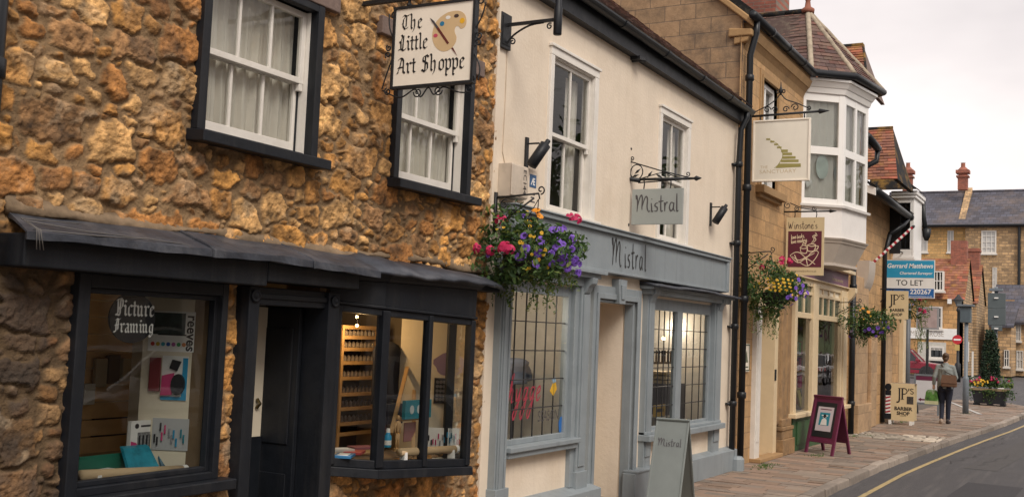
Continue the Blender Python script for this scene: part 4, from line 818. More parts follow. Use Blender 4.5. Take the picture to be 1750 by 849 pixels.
f = MB(); f.quad((23.5, -.42, 5.12), (28.1, -.42, 5.12), (28.1, 0, 5.3), (23.5, 0, 5.3)); f.build('soffit', mat('boarded_soffit', (.22, .17, .13), .8, .15, 6), bb)
f = MB(); f.prism([(23.45, .0, 5.18), (23.45, -.5, 5.0), (23.45, -.5, 5.16), (23.45, .0, 5.36)], (.05, 0, 0)); f.build('verge_board', UPVC, bb)
f = MB(); f.quad((23.4, -.5, 5.2), (29.5, -.5, 5.2), (29.5, 2.2, 7.1), (23.4, 2.2, 7.1)); f.build('roof', TILER, bb)
p = at_x(1497, 250, 24.6); f = MB(); f.tube([(p.x - 1.0, p.y, p.z + .05), p, (p.x + .25, p.y, p.z - .02)], .085, 10); f.tube([p + Vector((.2, 0, -.05)), p + Vector((.2, .02, -.3)), p + Vector((-.2, .45, -.62))], .06, 10); f.build('gutter', PLASTIC, bb, smooth=True)
f = MB(); f.box(p.x - 1.2, p.x - .1, p.y + .08, p.y + .12, p.z - .08, p.z + .1); f.build('fascia_board', UPVC, bb)
a3 = at_x(1526, 219, 27.2); e3 = at_x(1534, 306, 26.0)
tiles('cross_roof', bb, TILER, (e3.x, e3.y + 4, e3.z), e3, (a3.x, a3.y + 4, a3.z), a3, .11, .18, 12, TP2, th=.022)
f = MB(); f.tube([a3, (a3.x, a3.y + 4, a3.z)], .05, 8); f.build('ridge_tiles', TILER, bb, smooth=True)
f = MB(); f.prism([e3, (2 * a3.x - e3.x, e3.y, e3.z), a3], (0, .1, 0)); f.build('gable_end', TILER, bb)
# corner house with leaded oriel
ch = thing('corner_building', 'white oriel window with black leaded casement on the end house, behind the striped pole', 'building', (30.4, 0, 0))
mb = MB(); mb.box(29.6, 30.5, .0, 6, 0, 5.8); mb.build('wall', ASH2, ch)
mb = MB(); mb.box(29.7, 30.1, -.12, 0, 0, 2.9); mb.build('pilaster', CREAMP, ch, bevel=.01)
f = MB(); x = 28.62
f.box(x, 29.9, -.50, -.44, 4.12, 5.6); f.box(x, x + .06, -.44, .0, 4.12, 4.3); f.box(x, x + .06, -.44, .0, 5.48, 5.6); f.box(x, x + .06, -.09, .0, 4.3, 5.48); f.box(x, x + .06, -.44, -.40, 4.3, 5.48); f.box(x, x + .06, -.4, -.09, 5.2, 5.26)
f.box(x - .05, 29.95, -.55, .05, 5.6, 5.68); f.box(x - .08, 29.98, -.58, .05, 5.68, 5.78); f.box(x - .03, 29.9, -.52, .02, 4.04, 4.12); f.build('oriel_frame', UPVC, ch, bevel=.01)
f = MB(); S_ = SIDE(x)
for a in (.09, .19, .29, .395): f.fbox(S_, a, a + .012, 4.3, 5.48, -.03, .004)
for b in (4.32, 4.5, 4.7, 4.9, 5.1, 5.3, 5.46): f.fbox(S_, .09, .4, b, b + .012, -.029, .003)
f.build('leaded_bars', BLACK, ch)
g = MB(); g.quad(S_.P(.06, 4.28, -.02), S_.P(.44, 4.28, -.02), S_.P(.44, 5.5, -.02), S_.P(.06, 5.5, -.02)); g.build('oriel_pane', GLASS, ch)
g = MB(); g.box(x + .3, 29.9, -.44, .0, 4.12, 5.6); g.build('oriel_inside', DARKIN, ch)
f = MB(); f.quad((x - .15, -.62, 5.8), (30.0, -.62, 5.8), (30.0, .6, 6.75), (x + .5, .6, 6.75)); f.quad((x - .15, .6, 5.8), (x - .15, -.62, 5.8), (x + .5, .6, 6.75)); f.build('oriel_roof', TILER, ch)
f = MB(); f.tube([(30.05, -.5, 5.75), (30.05, -.52, 5.3), (30.05, -.58, 4.9)], .06, 8); f.lathe((30.05, -.6, 4.65), [(.05, 0), (.1, .12), (.12, .32)], 10); f.build('hopper', PLASTIC, ch, smooth=True)
f = MB(); f.tube([(30.3, -.12, 3.0), (30.3, -.12, 0)], .08, 10); f.build('downpipe', mat('grey_pipe', (.10, .11, .125), .5), ch, smooth=True)
f = MB()
for z in (4.2, 4.55, 4.9, 5.25): f.box(28.1, 28.62, -.03, -.015, z, z + .025); f.box(28.1, 28.62, -.25, -.235, z, z + .025)
f.box(28.1, 28.13, -.26, 0, 4.15, 5.4); f.build('iron_grille', IRON, ch)

# ================================================================== GROUND
def rect_sheet(name, pts, z, matl, kind='structure'):
    mb = MB(); mb.add([(x, y, z) for x, y in pts], [tuple(range(len(pts)))]); o = mb.build(name, matl, loc=(0, 0, 0)); o['kind'] = kind; return o
ASPH = mat('asphalt', (.062, .059, .062), .8, .4, 60, 1.0, 90, dirt=(.085, .08, .08), dscale=.8, damt=.6, streak=(.125, .115, .11, .8, (.35, 6, 1)))
rect_sheet('ground', [(-60, -90), (400, -90), (400, 200), (-60, 200)], -.16, mat('far_ground', (.10, .09, .08), .95))
rect_sheet('road', [(-40, -14), (300, -14), (300, 60), (33, 60), (33, -.2), (28, .3), (-40, .3)], -.105, ASPH)
KE = [(-40, -1.62), (10, -1.62), (15, -1.64), (17.7, -1.67), (20, -1.77), (23, -1.92), (26, -2.1), (29.3, -2.33), (32.5, -2.5), (36, -2.62), (39, -2.6), (41.4, -2.35), (42.8, -1.85), (43.2, -1.2), (43.2, -.2)]
def slab_pave():
    """brick-shaped paving slabs laid one by one in courses square to the wall, each with its own tone and tilt"""
    mb = MB(); mb.cols = []; rg = random.Random(21)
    def kerby(x):
        for i in range(len(KE) - 1):
            if KE[i][0] <= x <= KE[i + 1][0]:
                t = (x - KE[i][0]) / max(KE[i + 1][0] - KE[i][0], 1e-6); return KE[i][1] + (KE[i + 1][1] - KE[i][1]) * t
        return -1.2
    x = 6.0
    while x < 43:
        w = rg.uniform(.19, .24) if x < 22.7 or x > 24.4 else .3
        yk = kerby(x + w / 2) + .15; y = .12
        if 22.9 < x + w / 2 < 24.2: x += w; continue
        if x > 43: break
        while y > yk + .05:
            l = rg.uniform(.28, .52); y1 = max(y - l, yk)
            if y1 - yk < .12: y1 = yk
            g = .004; z = rg.uniform(-.005, .005); tl = rg.uniform(-.004, .004)
            v = [(x + g, y1 + g, z - tl), (x + w - g, y1 + g, z + tl), (x + w - g, y - g, z + tl), (x + g, y - g, z - tl)]
            b = [(p[0], p[1], -.05) for p in v]; mb.add(v + b, [(0, 1, 2, 3), (0, 4, 5, 1), (1, 5, 6, 2), (2, 6, 7, 3), (3, 7, 4, 0)])
            c = rg.choice([(1, 1, 1), (1.12, 1.0, .95), (.86, .86, .88), (1.05, .93, .85), (.95, .98, 1)]); k = rg.uniform(.8, 1.15)
            mb.cols += [(c[0] * k, c[1] * k, c[2] * k, 1)] * 8; y = y1
        x += w
    o = mb.build('pavement', mat('paving_slab', (.25, .194, .15), .85, .12, 22, .5, 60, tint=True, dirt=(.13, .10, .08), dscale=1.6, damt=.6), loc=(0, 0, 0)); o['kind'] = 'structure'; return o
slab_pave()
bed = [(-40, .5)] + [(x, y + .1) for x, y in KE] + [(43.2, 3), (33, 3), (33, .5)]
rect_sheet('pavement_bed', list(reversed(bed)), -.012, mat('paving_joint', (.085, .066, .05), .95, .3, 8))
# kerb stones
mb = MB(); mb.cols = []; rg = random.Random(4)
for i in range(len(KE) - 1):
    a, b = Vector((*KE[i], 0)), Vector((*KE[i + 1], 0)); L_ = (b - a).length; n = max(1, round(L_ / .75)); d = (b - a).normalized(); nr = Vector((-d.y, d.x, 0))
    if a.x < 2: a = Vector((4, -1.62, 0)); L_ = (b - a).length; n = round(L_ / .75)
    for k in range(n):
        p, q = a.lerp(b, (k + .012) / n), a.lerp(b, (k + .988) / n); z = .006 + rg.uniform(-.008, .010); p = p + nr * rg.uniform(-.012, .008); q = q + nr * rg.uniform(-.012, .008)
        v = [p + Vector((0, 0, -.16)), q + Vector((0, 0, -.16)), q + nr * .15 + Vector((0, 0, -.16)), p + nr * .15 + Vector((0, 0, -.16)), p + nr * .012 + Vector((0, 0, z - .012)), q + nr * .012 + Vector((0, 0, z - .012)), q + nr * .15 + Vector((0, 0, z)), p + nr * .15 + Vector((0, 0, z))]
        v[4:4] = []; mb.add(v, [(4, 5, 6, 7), (0, 1, 5, 4), (1, 2, 6, 5), (2, 3, 7, 6), (3, 0, 4, 7)]); c = rg.uniform(.6, 1.25); mb.cols += [(c, c, c, 1)] * 8
ko = mb.build('kerb', mat('kerb_stone', (.27, .225, .185), .85, .25, 12, .5, 50, tint=True, dirt=(.12, .10, .085), damt=.6), loc=(0, 0, 0), bevel=.014); ko['kind'] = 'structure'
# cobbled crossing strip
mb = MB(); mb.cols = []
for r_ in range(5):
    y = -.05; x = 22.88 + r_ * .27
    while y > -1.82:
        l = rg.uniform(.2, .36); yy = max(y - l, -1.86); xo = .10 * math.sin(y * 3.0)
        v = [(x + xo + .03, yy + .025, .002), (x + xo + .235, yy + .025, .002), (x + xo + .235, y - .025, .002), (x + xo + .03, y - .025, .002)]
        c = Vector((x + xo + .135, (y + yy) / 2, .03)); b = [(p[0], p[1], -.03) for p in v]; v2 = [tuple(Vector(p).lerp(c, .25) + Vector((0, 0, .012))) for p in v]
        mb.add(v + b + v2, [(0, 4, 5, 1), (1, 5, 6, 2), (2, 6, 7, 3), (3, 7, 4, 0), (0, 1, 9, 8), (1, 2, 10, 9), (2, 3, 11, 10), (3, 0, 8, 11), (8, 9, 10, 11)])
        k = rg.uniform(.7, 1.25); k = k * (1.25 if y < -.9 else .8); mb.cols += [(k, k, k, 1)] * 12; y = yy
o = mb.build('cobble_strip', mat('cobble_stone', (.36, .31, .25), .8, .25, 12, .4, 50, tint=True), loc=(0, 0, 0)); o['kind'] = 'structure'
# painted lines
YL = mat('yellow_road_paint', (.40, .305, .145), .8, .2, 12, dirt=(.10, .085, .06), dscale=9, damt=.95); WL = mat('white_road_paint', (.6, .58, .54), .8, .15, 12, dirt=(.2, .19, .18), dscale=6, damt=.6)
def ribbon(name, line, w, z, m_):
    mb = MB(); P = [Vector((*p, z)) for p in line]
    for i in range(len(P) - 1):
        d = (P[i + 1] - P[i]).normalized(); n_ = Vector((-d.y, d.x, 0)) * w / 2; mb.quad(P[i] - n_, P[i + 1] - n_, P[i + 1] + n_, P[i] + n_)
    o = mb.build(name, m_, loc=(0, 0, 0)); o['kind'] = 'structure'; return o
ribbon('yellow_line', [(x, y - .36) for x, y in KE[0:12]], .075, -.099, YL)
ribbon('yellow_line', [(43.6, -1.9), (44.2, -.8), (44.4, .5)], .085, -.099, YL)
WL = mat('worn_white_paint', (.42, .40, .37), .8, .2, 12, dirt=(.15, .14, .13), dscale=8, damt=.8)
for pts in ([(46, -2.4), (62, -1.6)], [(47, -3.3), (58, -3.1)], [(52, -.6), (66, .4)]): ribbon('white_line', pts, .3, -.099, WL)
ribbon('road_patch', [(12.6, -3.2), (17.5, -3.35)], .75, -.1015, mat('patched_asphalt', (.034, .033, .037), .8, .3, 60, .8, 90))
ribbon('road_patch', [(19.5, -2.95), (30, -3.6)], .5, -.1015, mat('worn_asphalt', (.068, .064, .064), .85, .3, 60, .8, 90))
for k in range(5):
    x0, y0 = rg.uniform(12, 26), rg.uniform(-3.4, -2.3); ribbon('road_crack', [(x0 + i * .22, y0 + .06 * math.sin(i * 1.7 + k) - .03 * i) for i in range(12)], .014, -.0975, mat('crack_tar', (.015, .015, .016), .6))
a, b = at_z(1622, 686), at_z(1676, 708); ribbon('white_edging', [(a.x, a.y), (b.x, b.y)], .12, .011, WL)
# dead leaves in the gutter
mb = MB(); mb.cols = []
for k in range(420):
    x = rg.uniform(12.5, 20); y = -1.64 - abs(rg.gauss(0, .09)) - (.0 if x < 17.7 else (x - 17.7) * .06); a_ = rg.uniform(0, 6.3); s_ = rg.uniform(.014, .03); u = Vector((math.cos(a_), math.sin(a_), rg.uniform(-.4, .4))) * s_; w = Vector((-math.sin(a_), math.cos(a_), rg.uniform(-.4, .4))) * s_ * .6; c = Vector((x, y, -.115))
    mb.quad(c - u, c - w, c + u, c + w); g = rg.uniform(.6, 1.2); mb.cols += [(g, g * rg.uniform(.7, 1), g * .8, 1)] * 4
tag(mb.build('fallen_leaves', mat('dead_leaf', (.36, .22, .06), .8, .2, 10, tint=True), loc=(0, 0, 0)), 'scatter of small yellow leaves along the kerb gutter', 'leaves', kind='stuff')
# moss tufts at wall foot
mb = MB()
for k in range(300):
    cx, cy = rg.choice([(15.9, -.35), (23.3, -.5), (28.3, -.35), (34.2, -1.2), (22.9, -.3), (16.2, -.3), (18.3, -.6)]); x, y = cx + rg.gauss(0, .16), cy + rg.gauss(0, .06); h = rg.uniform(.01, .04); a_ = rg.uniform(0, 6.3)
    mb.quad((x, y, 0), (x + .02 * math.cos(a_), y + .02 * math.sin(a_), 0), (x + .03 * math.cos(a_), y + .03 * math.sin(a_), h))
tag(mb.build('moss', GREEN[1], loc=(0, 0, 0)), 'thin tufts of moss and grass at the foot of the walls', 'moss', kind='stuff')
# ================================================================== HANGING SIGNS
# the painted art shop sign in its scrolled iron frame
XA = 6.25
t = thing('hanging_sign', 'cream square sign with black gothic letters and a painted palette in a scrolled iron frame', 'sign', (XA, -.02, 4.2))
S_ = SIDE(XA)
a0, a1, b0, b1 = .318, .968, 3.545, 4.105
m1 = MB(); m1.fbox(S_, a0, a1, b0, b1, -.022, .012); m1.build('board', OFFW, t, bevel=.003)
m1 = MB(); slab = [(a0 - .018, a0), (a1, a1 + .018)]
for a, b in slab: m1.fbox(S_, a, b, b0 - .018, b1 + .018, -.03, .022)
m1.fbox(S_, a0, a1, b0 - .018, b0, -.029, .021); m1.fbox(S_, a0, a1, b1, b1 + .018, -.029, .021); m1.build('frame', IRON, t)
Zc = lambda X, Y: (a0 + (X - 272) / 628 * .65, b0 + (668 - Y - (X - 272) * .045) / 600 * .56)
sc_ = MB()
for X, Y, r, s0, sg in ((250, 105, .032, 0, 1), (945, 45, .034, 3, -1), (945, 305, .03, 2, 1), (940, 360, .03, 4, -1), (215, 360, .025, 2, 1), (210, 415, .025, 4, -1), (340, 100, .02, 1, 1), (295, 150, .02, 3, 1), (830, 55, .018, 0, 1), (880, 100, .018, 2, 1), (270, 612, .018, 1, 1), (315, 660, .018, 3, -1), (860, 575, .02, 0, 1), (805, 635, .02, 2, 1), (880, 700, .035, 1, -1), (225, 700, .03, 2, 1), (475, 715, .036, 3, 1), (640, 705, .036, 0, -1), (910, 620, .022, 3, 1)):
    a, b = Zc(X, Y); sc_.tube(spiral(S_, a, b, r, 1.25, s0, sg, 18, .0), .0055, 5)
for P in ([(205, 90), (215, 200), (260, 310)], [(985, 60), (960, 160), (910, 260)], [(250, 440), (200, 590), (175, 680)], [(905, 420), (960, 540), (950, 640)], [(180, 690), (330, 750), (450, 690), (500, 750), (560, 680), (610, 735), (680, 680), (790, 720), (860, 730)], [(300, 150), (350, 80)], [(820, 45), (890, 85)], [(250, 640), (310, 690)], [(810, 650), (880, 580)]):
    sc_.tube([S_.P(*p, .0) for p in curve([Zc(*q) for q in P], 6)], .0055, 5)
sc_.build('scrollwork', IRON, t, smooth=True)
m1 = MB(); m1.fbox(S_, -.06, 1.16, 4.17, 4.20, -.018, .018); m1.fbox(S_, -.02, .0, 4.13, 4.42, -.03, .03); m1.tube([S_.P(0, 4.36), S_.P(.5, 4.30), S_.P(.85, 4.2)], .01, 6)
for a in (.42, .86): m1.tube([S_.P(a, 4.18), S_.P(a, 4.11)], .012, 6); m1.lathe(S_.P(a, 4.13), [(.018, 0), (.018, .012)], 8)
m1.build('wall_bracket', IRON, t)
m1 = MB(); blackletter(m1, S_, 'The', .068, a0 + .052, 3.952, .014, .21); blackletter(m1, S_, 'Little', .072, a0 + .036, 3.80, .014, .21); blackletter(m1, S_, 'Art Shoppe', .0755, a0 + .03, 3.634, .014, .21)
m1.build('lettering', INK, t)
m1 = MB(); m1.fprism(S_, curve([Zc(*p) for p in reversed([(640, 150), (700, 118), (780, 112), (830, 140), (848, 190), (840, 235), (808, 250), (785, 228), (764, 235), (758, 268), (776, 315), (765, 362), (730, 400), (680, 415), (630, 395), (595, 350), (580, 290), (590, 220), (612, 178)])], 3), .0122, .0135); m1.build('painted_palette', mat('palette_paint', (.62, .44, .24), .5, .06), t)
for X, Y, ra, rb, c in ((656, 202, .019, .017, (.02, .18, .33)), (608, 290, .018, .014, (.52, .07, .12)), (768, 150, .020, .013, (.06, .035, .03)), (815, 190, .020, .020, (.78, .42, .02)), (702, 158, .020, .013, (.78, .76, .72))):
    m1 = MB(); m1.fprism(S_, poly_disc(S_, *Zc(X, Y), ra, rb, 14), .0136, .0146); m1.build('paint_blob', paint('blob_%d' % X, c), t)
m1 = MB(); m1.fprism(S_, [Zc(*p) for p in ((612, 236), (706, 362), (720, 352), (630, 228))], .0148, .0156); m1.fprism(S_, [Zc(*p) for p in ((738, 394), (790, 455), (752, 388))], .0148, .0156); m1.build('painted_brush', mat('dark_red_paint', (.13, .025, .02), .5), t)
m1 = MB(); m1.fprism(S_, [Zc(*p) for p in ((578, 186), (612, 236), (630, 228), (592, 180))], .0147, .0155); m1.fprism(S_, [Zc(*p) for p in ((556, 150), (576, 188), (594, 180))], .0149, .0157); m1.build('brush_tip', GREYINK, t)

# grey blue plain sign on scrolled bracket
XM = 11.40
t = thing('hanging_sign', 'pale grey green sign with handwritten grey lettering, on a leafy iron bracket', 'sign', (XM, -.02, 3.6)); S_ = SIDE(XM)
m1 = MB(); m1.fbox(S_, .035, .645, 3.105, 3.51, -.014, .014); m1.build('board', mat('sage_grey_board', (.31, .335, .32), .5, .08, 3), t, bevel=.003)
m1 = MB(); handwriting(m1, S_, 'Mistral', .108, .085, 3.25, .016, w=.115, sp=.93); m1.build('lettering', GREYINK, t)
Zm = lambda X, Y: (.035 + (X - 108) / 462 * .61, 3.105 + (770 - Y - (X - 108) * .045) / 320 * .405)
m1 = MB(); m1.tube([S_.P(-.02, 3.12), S_.P(-.02, 3.98)], .017, 8); m1.lathe(S_.P(-.02, 3.98), [(.02, -.02), (.032, 0), (.012, .03)], 8); m1.lathe(S_.P(-.02, 3.10), [(.028, -.01), (.028, .02)], 8)
m1.tube([S_.P(-.2, 3.665), S_.P(.12, 3.61)], .026, 8); m1.tube([S_.P(-.02, 3.625), S_.P(.70, 3.615)], .016, 8); m1.lathe(S_.P(.70, 3.615), [(.016, 0), (.012, .06), (.03, .09), (.004, .15)], 8, (0, -1, 0)); m1.tube([S_.P(.1, 3.585), S_.P(.45, 3.60), S_.P(.66, 3.612)], .008, 6)
m1.tube([S_.P(-.0, 3.83), S_.P(.35, 3.72), S_.P(.69, 3.63)], .008, 6)
m1.tube([S_.P(.075 + .075 * math.cos(k * .4), 3.71 + .085 * math.sin(k * .4)) for k in range(17)], .007, 5); m1.tube([S_.P(*q) for q in curve([(.0, 3.68), (.06, 3.62), (.2, 3.65), (.4, 3.69), (.55, 3.64), (.64, 3.62)], 5)], .006, 5)
m1.tube(spiral(S_, .015, 3.87, .026, 1.2, 4, 1), .006, 5); m1.tube(spiral(S_, .69, 3.665, .03, 1.2, 4, 1), .006, 5); m1.tube(spiral(S_, .47, 3.665, .022, 1.2, 2, 1), .005, 5)
for a, b, r in ((.085, 3.715, .7), (.06, 3.665, .3), (.235, 3.675, .9), (.35, 3.655, -.5)):
    u = Vector((math.cos(r), math.sin(r))); v = Vector((-u.y, u.x)); m1.fprism(S_, [(a - u.x * .045, b - u.y * .045), (a + v.x * -.014, b + v.y * -.014), (a + u.x * .05, b + u.y * .05), (a + v.x * .014, b + v.y * .014)], -.004, .004)
for a in (.17, .49): m1.tube([S_.P(a, 3.61), S_.P(a + .006, 3.57), S_.P(a, 3.51)], .007, 6)
m1.build('wall_bracket', IRON, t, smooth=True)

# white staircase sign
XS = 15.87
t = thing('hanging_sign', 'large white framed sign with an olive green stepped staircase, under a crested iron bracket', 'sign', (XS, -.02, 5.2)); S_ = SIDE(XS)
m1 = MB(); m1.fbox(S_, .10, .955, 4.22, 5.15, -.03, .02); m1.build('board', mat('warm_white_board', (.76, .70, .59), .5, .04), t)
m1 = MB()
for a, b, c, d in ((.10, .125, 4.22, 5.15), (.93, .955, 4.22, 5.15)): m1.fbox(S_, a, b, c, d, .0201, .034)
for c, d in ((4.22, 4.245), (5.125, 5.15)): m1.fbox(S_, .125, .93, c, d, .0201, .033)
m1.build('frame', OFFW, t, bevel=.004)
q = lambda X, Y: (.10 + (X - 118) / 190 * .855, 4.22 + (632 - Y - (X - 118) * .035) / 222 * .93)
OLV = mat('olive_print', (.30, .26, .075), .5, .05)
steps = [(163, 475, 176), (177, 484, 190), (190, 494, 203), (200, 505, 215), (214, 516, 236), (219, 527, 250), (219, 540, 262), (214, 552, 272), (206, 566, 279)]
m1 = MB()
for i, (x0, y0, x1) in enumerate(steps): m1.fprism(S_, [q(x0, y0 + 9 if i > 3 else y0 + 6), q(x1, y0 + 9 if i > 3 else y0 + 6), q(x1, y0), q(x0, y0)], .0203, .0225)
for k, p in enumerate(curve([(163, 475), (196, 492), (214, 516), (219, 540), (206, 568), (192, 582)], 5)[:-1]):
    pn = curve([(163, 475), (196, 492), (214, 516), (219, 540), (206, 568), (192, 582)], 5)[k + 1]; m1.fprism(S_, [q(p[0] - 1, p[1]), q(pn[0] - 1, pn[1]), q(pn[0] + 1.5, pn[1]), q(p[0] + 1.5, p[1])], .0203, .0215)
m1.fprism(S_, [q(196, 582), q(280, 578), q(279, 566), q(206, 568)], .0203, .0222); m1.build('staircase_print', OLV, t)
m1 = MB(); sans(m1, S_, 'THE', .062, *q(145, 584), .0205); sans(m1, S_, 'SANCTUARY', .078, *q(142, 602), .0205, sx=1.22); m1.build('lettering', mat('faint_gold_print', (.55, .43, .27), .5), t)
m1 = MB(); m1.tube([S_.P(-.04, 4.88), S_.P(-.04, 5.36)], .02, 8); m1.lathe(S_.P(-.04, 5.36), [(.02, 0), (.035, .03), (.004, .16)], 8); m1.lathe(S_.P(-.04, 4.88), [(.02, 0), (.03, -.02), (.004, -.14)], 8)
m1.tube([S_.P(-.04, 5.22), S_.P(1.06, 5.24)], .018, 8); m1.lathe(S_.P(1.06, 5.24), [(.018, 0), (.04, .02), (.004, .16)], 8, (0, -1, 0))
m1.tube([S_.P(*p) for p in curve([(.02, 5.25), (.28, 5.36), (.42, 5.45), (.5, 5.55)], 5)], .009, 5); m1.tube([S_.P(*p) for p in curve([(.5, 5.55), (.58, 5.45), (.75, 5.38), (.95, 5.28)], 5)], .009, 5)
for a, b, r, s0, sg in ((.30, 5.31, .055, 0, 1), (.42, 5.30, .05, 3, -1), (.58, 5.30, .05, 0, 1), (.72, 5.32, .06, 3, -1), (.92, 5.30, .035, 4, 1), (.06, 5.28, .03, 4, -1), (.46, 5.57, .035, 0, 1), (.54, 5.57, .035, 3, -1)): m1.tube(spiral(S_, a, b, r, 1.2, s0, sg), .009, 5)
m1.lathe(S_.P(.5, 5.52), [(.012, 0), (.03, .08), (.012, .12), (.004, .2)], 8)
for a in (.2, .86): m1.tube([S_.P(a, 5.23), S_.P(a, 5.14)], .01, 6)
m1.build('wall_bracket', IRON, t, smooth=True)

# book shop sign
XW = 18.09
t = thing('hanging_sign', 'upright buff sign with a maroon panel showing an open book and steaming cup', 'sign', (XW, -.02, 4.0)); S_ = SIDE(XW)
m1 = MB(); m1.fbox(S_, .05, .675, 2.965, 3.93, -.018, .015); m1.build('board', CREAMB, t)
m1 = MB(); m1.fbox(S_, .085, .64, 3.10, 3.70, .0151, .018); m1.build('maroon_panel', mat('maroon_print', (.10, .012, .03), .5), t)
m1 = MB(); handwriting(m1, S_, "Winstone's", .075, .085, 3.74, .0152, w=.13, sp=.98); sans(m1, S_, 'winstonesbooks.co.uk', .045, .36, 3.02, .0155, 'CENTER'); m1.build('lettering', mat('brown_lettering', (.06, .03, .03), .5), t)
q = lambda X, Y: (.085 + (X - 25) / 225 * .555, 3.10 + (438 - Y) / 226 * .60)
m1 = MB()
for P in ([(40, 365), (95, 410), (150, 385), (210, 420)], [(40, 365), (75, 345), (110, 350), (150, 385)], [(150, 385), (180, 350), (215, 335), (232, 345)], [(95, 410), (70, 360)], [(100, 405), (160, 430), (210, 385), (232, 345)], [(55, 370), (100, 395), (150, 375), (205, 350)], [(160, 430), (150, 385)], [(110, 320), (115, 345), (150, 350), (155, 315)], [(105, 318), (130, 300), (158, 315), (130, 322), (108, 318)], [(120, 300), (132, 285), (148, 300)], [(155, 300), (160, 335), (200, 335), (212, 300)], [(155, 300), (185, 292), (212, 300), (185, 308), (155, 300)], [(210, 308), (228, 305), (222, 325), (202, 328)], [(180, 290), (200, 262), (190, 245), (215, 232), (205, 222)], [(190, 288), (212, 266), (202, 248), (222, 238)]):
    p = curve([q(*z) for z in P], 4); m1.stroke(S_, p, [.012 * (.7 + .5 * math.sin(3.1 * i / len(p))) for i in range(len(p))], .0182)
fr2 = Fr(S_.P(*q(45, 262), 0), S_.u * .98 + S_.v * .12, S_.v, S_.n); handwriting(m1, fr2, 'love books,', .040, 0, 0, .0184, w=.2, sp=.85); fr2 = Fr(S_.P(*q(45, 290), 0), S_.u * .98 + S_.v * .12, S_.v, S_.n); handwriting(m1, fr2, 'love reading...', .040, 0, 0, .0184, w=.2, sp=.85)
m1.build('panel_drawing', mat('cream_print', (.70, .58, .40), .5), t)
m1 = MB(); m1.tube([S_.P(-.01, 3.98), S_.P(-.01, 4.25)], .015, 6); m1.tube([S_.P(-.02, 4.03), S_.P(.76, 4.03)], .014, 6); m1.lathe(S_.P(.76, 4.03), [(.03, 0), (.004, .11)], 8, (0, -1, 0)); m1.tube(spiral(S_, .06, 4.14, .06, 1.2, 2, 1), .007, 5); m1.tube(spiral(S_, .22, 4.08, .045, 1.2, 2, 1), .007, 5); m1.tube(spiral(S_, .5, 4.08, .04, 1.2, 0, -1), .007, 5); m1.tube([S_.P(.1, 4.18), S_.P(.3, 4.09), S_.P(.5, 4.05)], .007, 5)
for a in (.18, .54): m1.tube([S_.P(a, 4.05), S_.P(a + .01, 3.98), S_.P(a, 3.92)], .008, 5)
m1.build('wall_bracket', IRON, t, smooth=True)

def jps(mb, fr, a, b, h, c):
    s = h
    for st, w in (([(a + .30 * s, b + s), (a + .30 * s, b + .0 * s), (a + .22 * s, b - .22 * s), (a + .06 * s, b - .26 * s)], .13), ([(a + .55 * s, b + s), (a + .55 * s, b)], .14), ([(a + .58 * s, b + .97 * s), (a + .80 * s, b + .96 * s), (a + .95 * s, b + .75 * s), (a + .82 * s, b + .52 * s), (a + .58 * s, b + .48 * s)], .085), ([(a + .18 * s, b + .98 * s), (a + .42 * s, b + .98 * s)], .045), ([(a + .42 * s, b + .98 * s), (a + .62 * s, b + .98 * s)], .045), ([(a + .42 * s, b + .02 * s), (a + .70 * s, b + .02 * s)], .045), ([(a + 1.1 * s, b + s), (a + 1.06 * s, b + .76 * s)], .08), ([(a + 1.48 * s, b + .92 * s), (a + 1.3 * s, b + .98 * s), (a + 1.22 * s, b + .86 * s), (a + 1.46 * s, b + .68 * s), (a + 1.4 * s, b + .54 * s), (a + 1.2 * s, b + .58 * s)], .07)):
        mb.stroke(fr, curve(st, 5) if len(st) > 3 else st, w * s, c)
XJ = 27.0
t = thing('hanging_sign', 'small buff barber sign with black serif initials, projecting above the pavement', 'sign', (XJ, -.1, 3.2)); S_ = SIDE(XJ)
m1 = MB(); m1.fbox(S_, .14, .64, 2.50, 3.17, -.02, .02); m1.build('board', CREAMB, t)
m1 = MB(); jps(m1, S_, .19, 2.84, .24, .021); sans(m1, S_, 'BARBER', .095, .39, 2.68, .022, 'CENTER', .003); sans(m1, S_, 'SHOP', .095, .39, 2.575, .022, 'CENTER', .003); m1.build('lettering', INK, t)
m1 = MB(); m1.tube([S_.P(-.01, 3.21), S_.P(.68, 3.21)], .014, 6)
for a in (.22, .56): m1.tube([S_.P(a, 3.21), S_.P(a, 3.16)], .008, 5)
m1.tube([S_.P(0, 2.9), S_.P(.3, 3.2)], .01, 5); m1.build('wall_bracket', IRON, t)
XL = 27.6
t = thing('letting_board', 'blue and white estate agent board with white and black lettering fixed across the wall', 'letting board', (XL, -.05, 3.2)); S_ = SIDE(XL)
p0, p1, p2 = at_x(1513, 444, XL), at_x(1598, 448, XL), at_x(1597, 510, XL); A0, A1 = -p0.y, -p1.y; T_, B_ = p0.z, p2.z; w_ = A1 - A0; h_ = T_ - B_
m1 = MB(); m1.fbox(S_, A0, A1, B_, T_, -.02, .02); m1.build('board', PURE, t)
m1 = MB(); m1.fbox(S_, A0 + .015, A1 - .015, T_ - h_ * .47, T_ - .015, .0201, .0225); m1.build('blue_panel', mat('sky_blue_print', (.02, .29, .50), .45, .05), t)
m1 = MB(); m1.fbox(S_, A0 + .015, A1 - .015, B_ + .015, B_ + h_ * .25, .0201, .0225); m1.build('dark_blue_panel', mat('royal_blue_print', (.01, .11, .36), .45, .05), t)
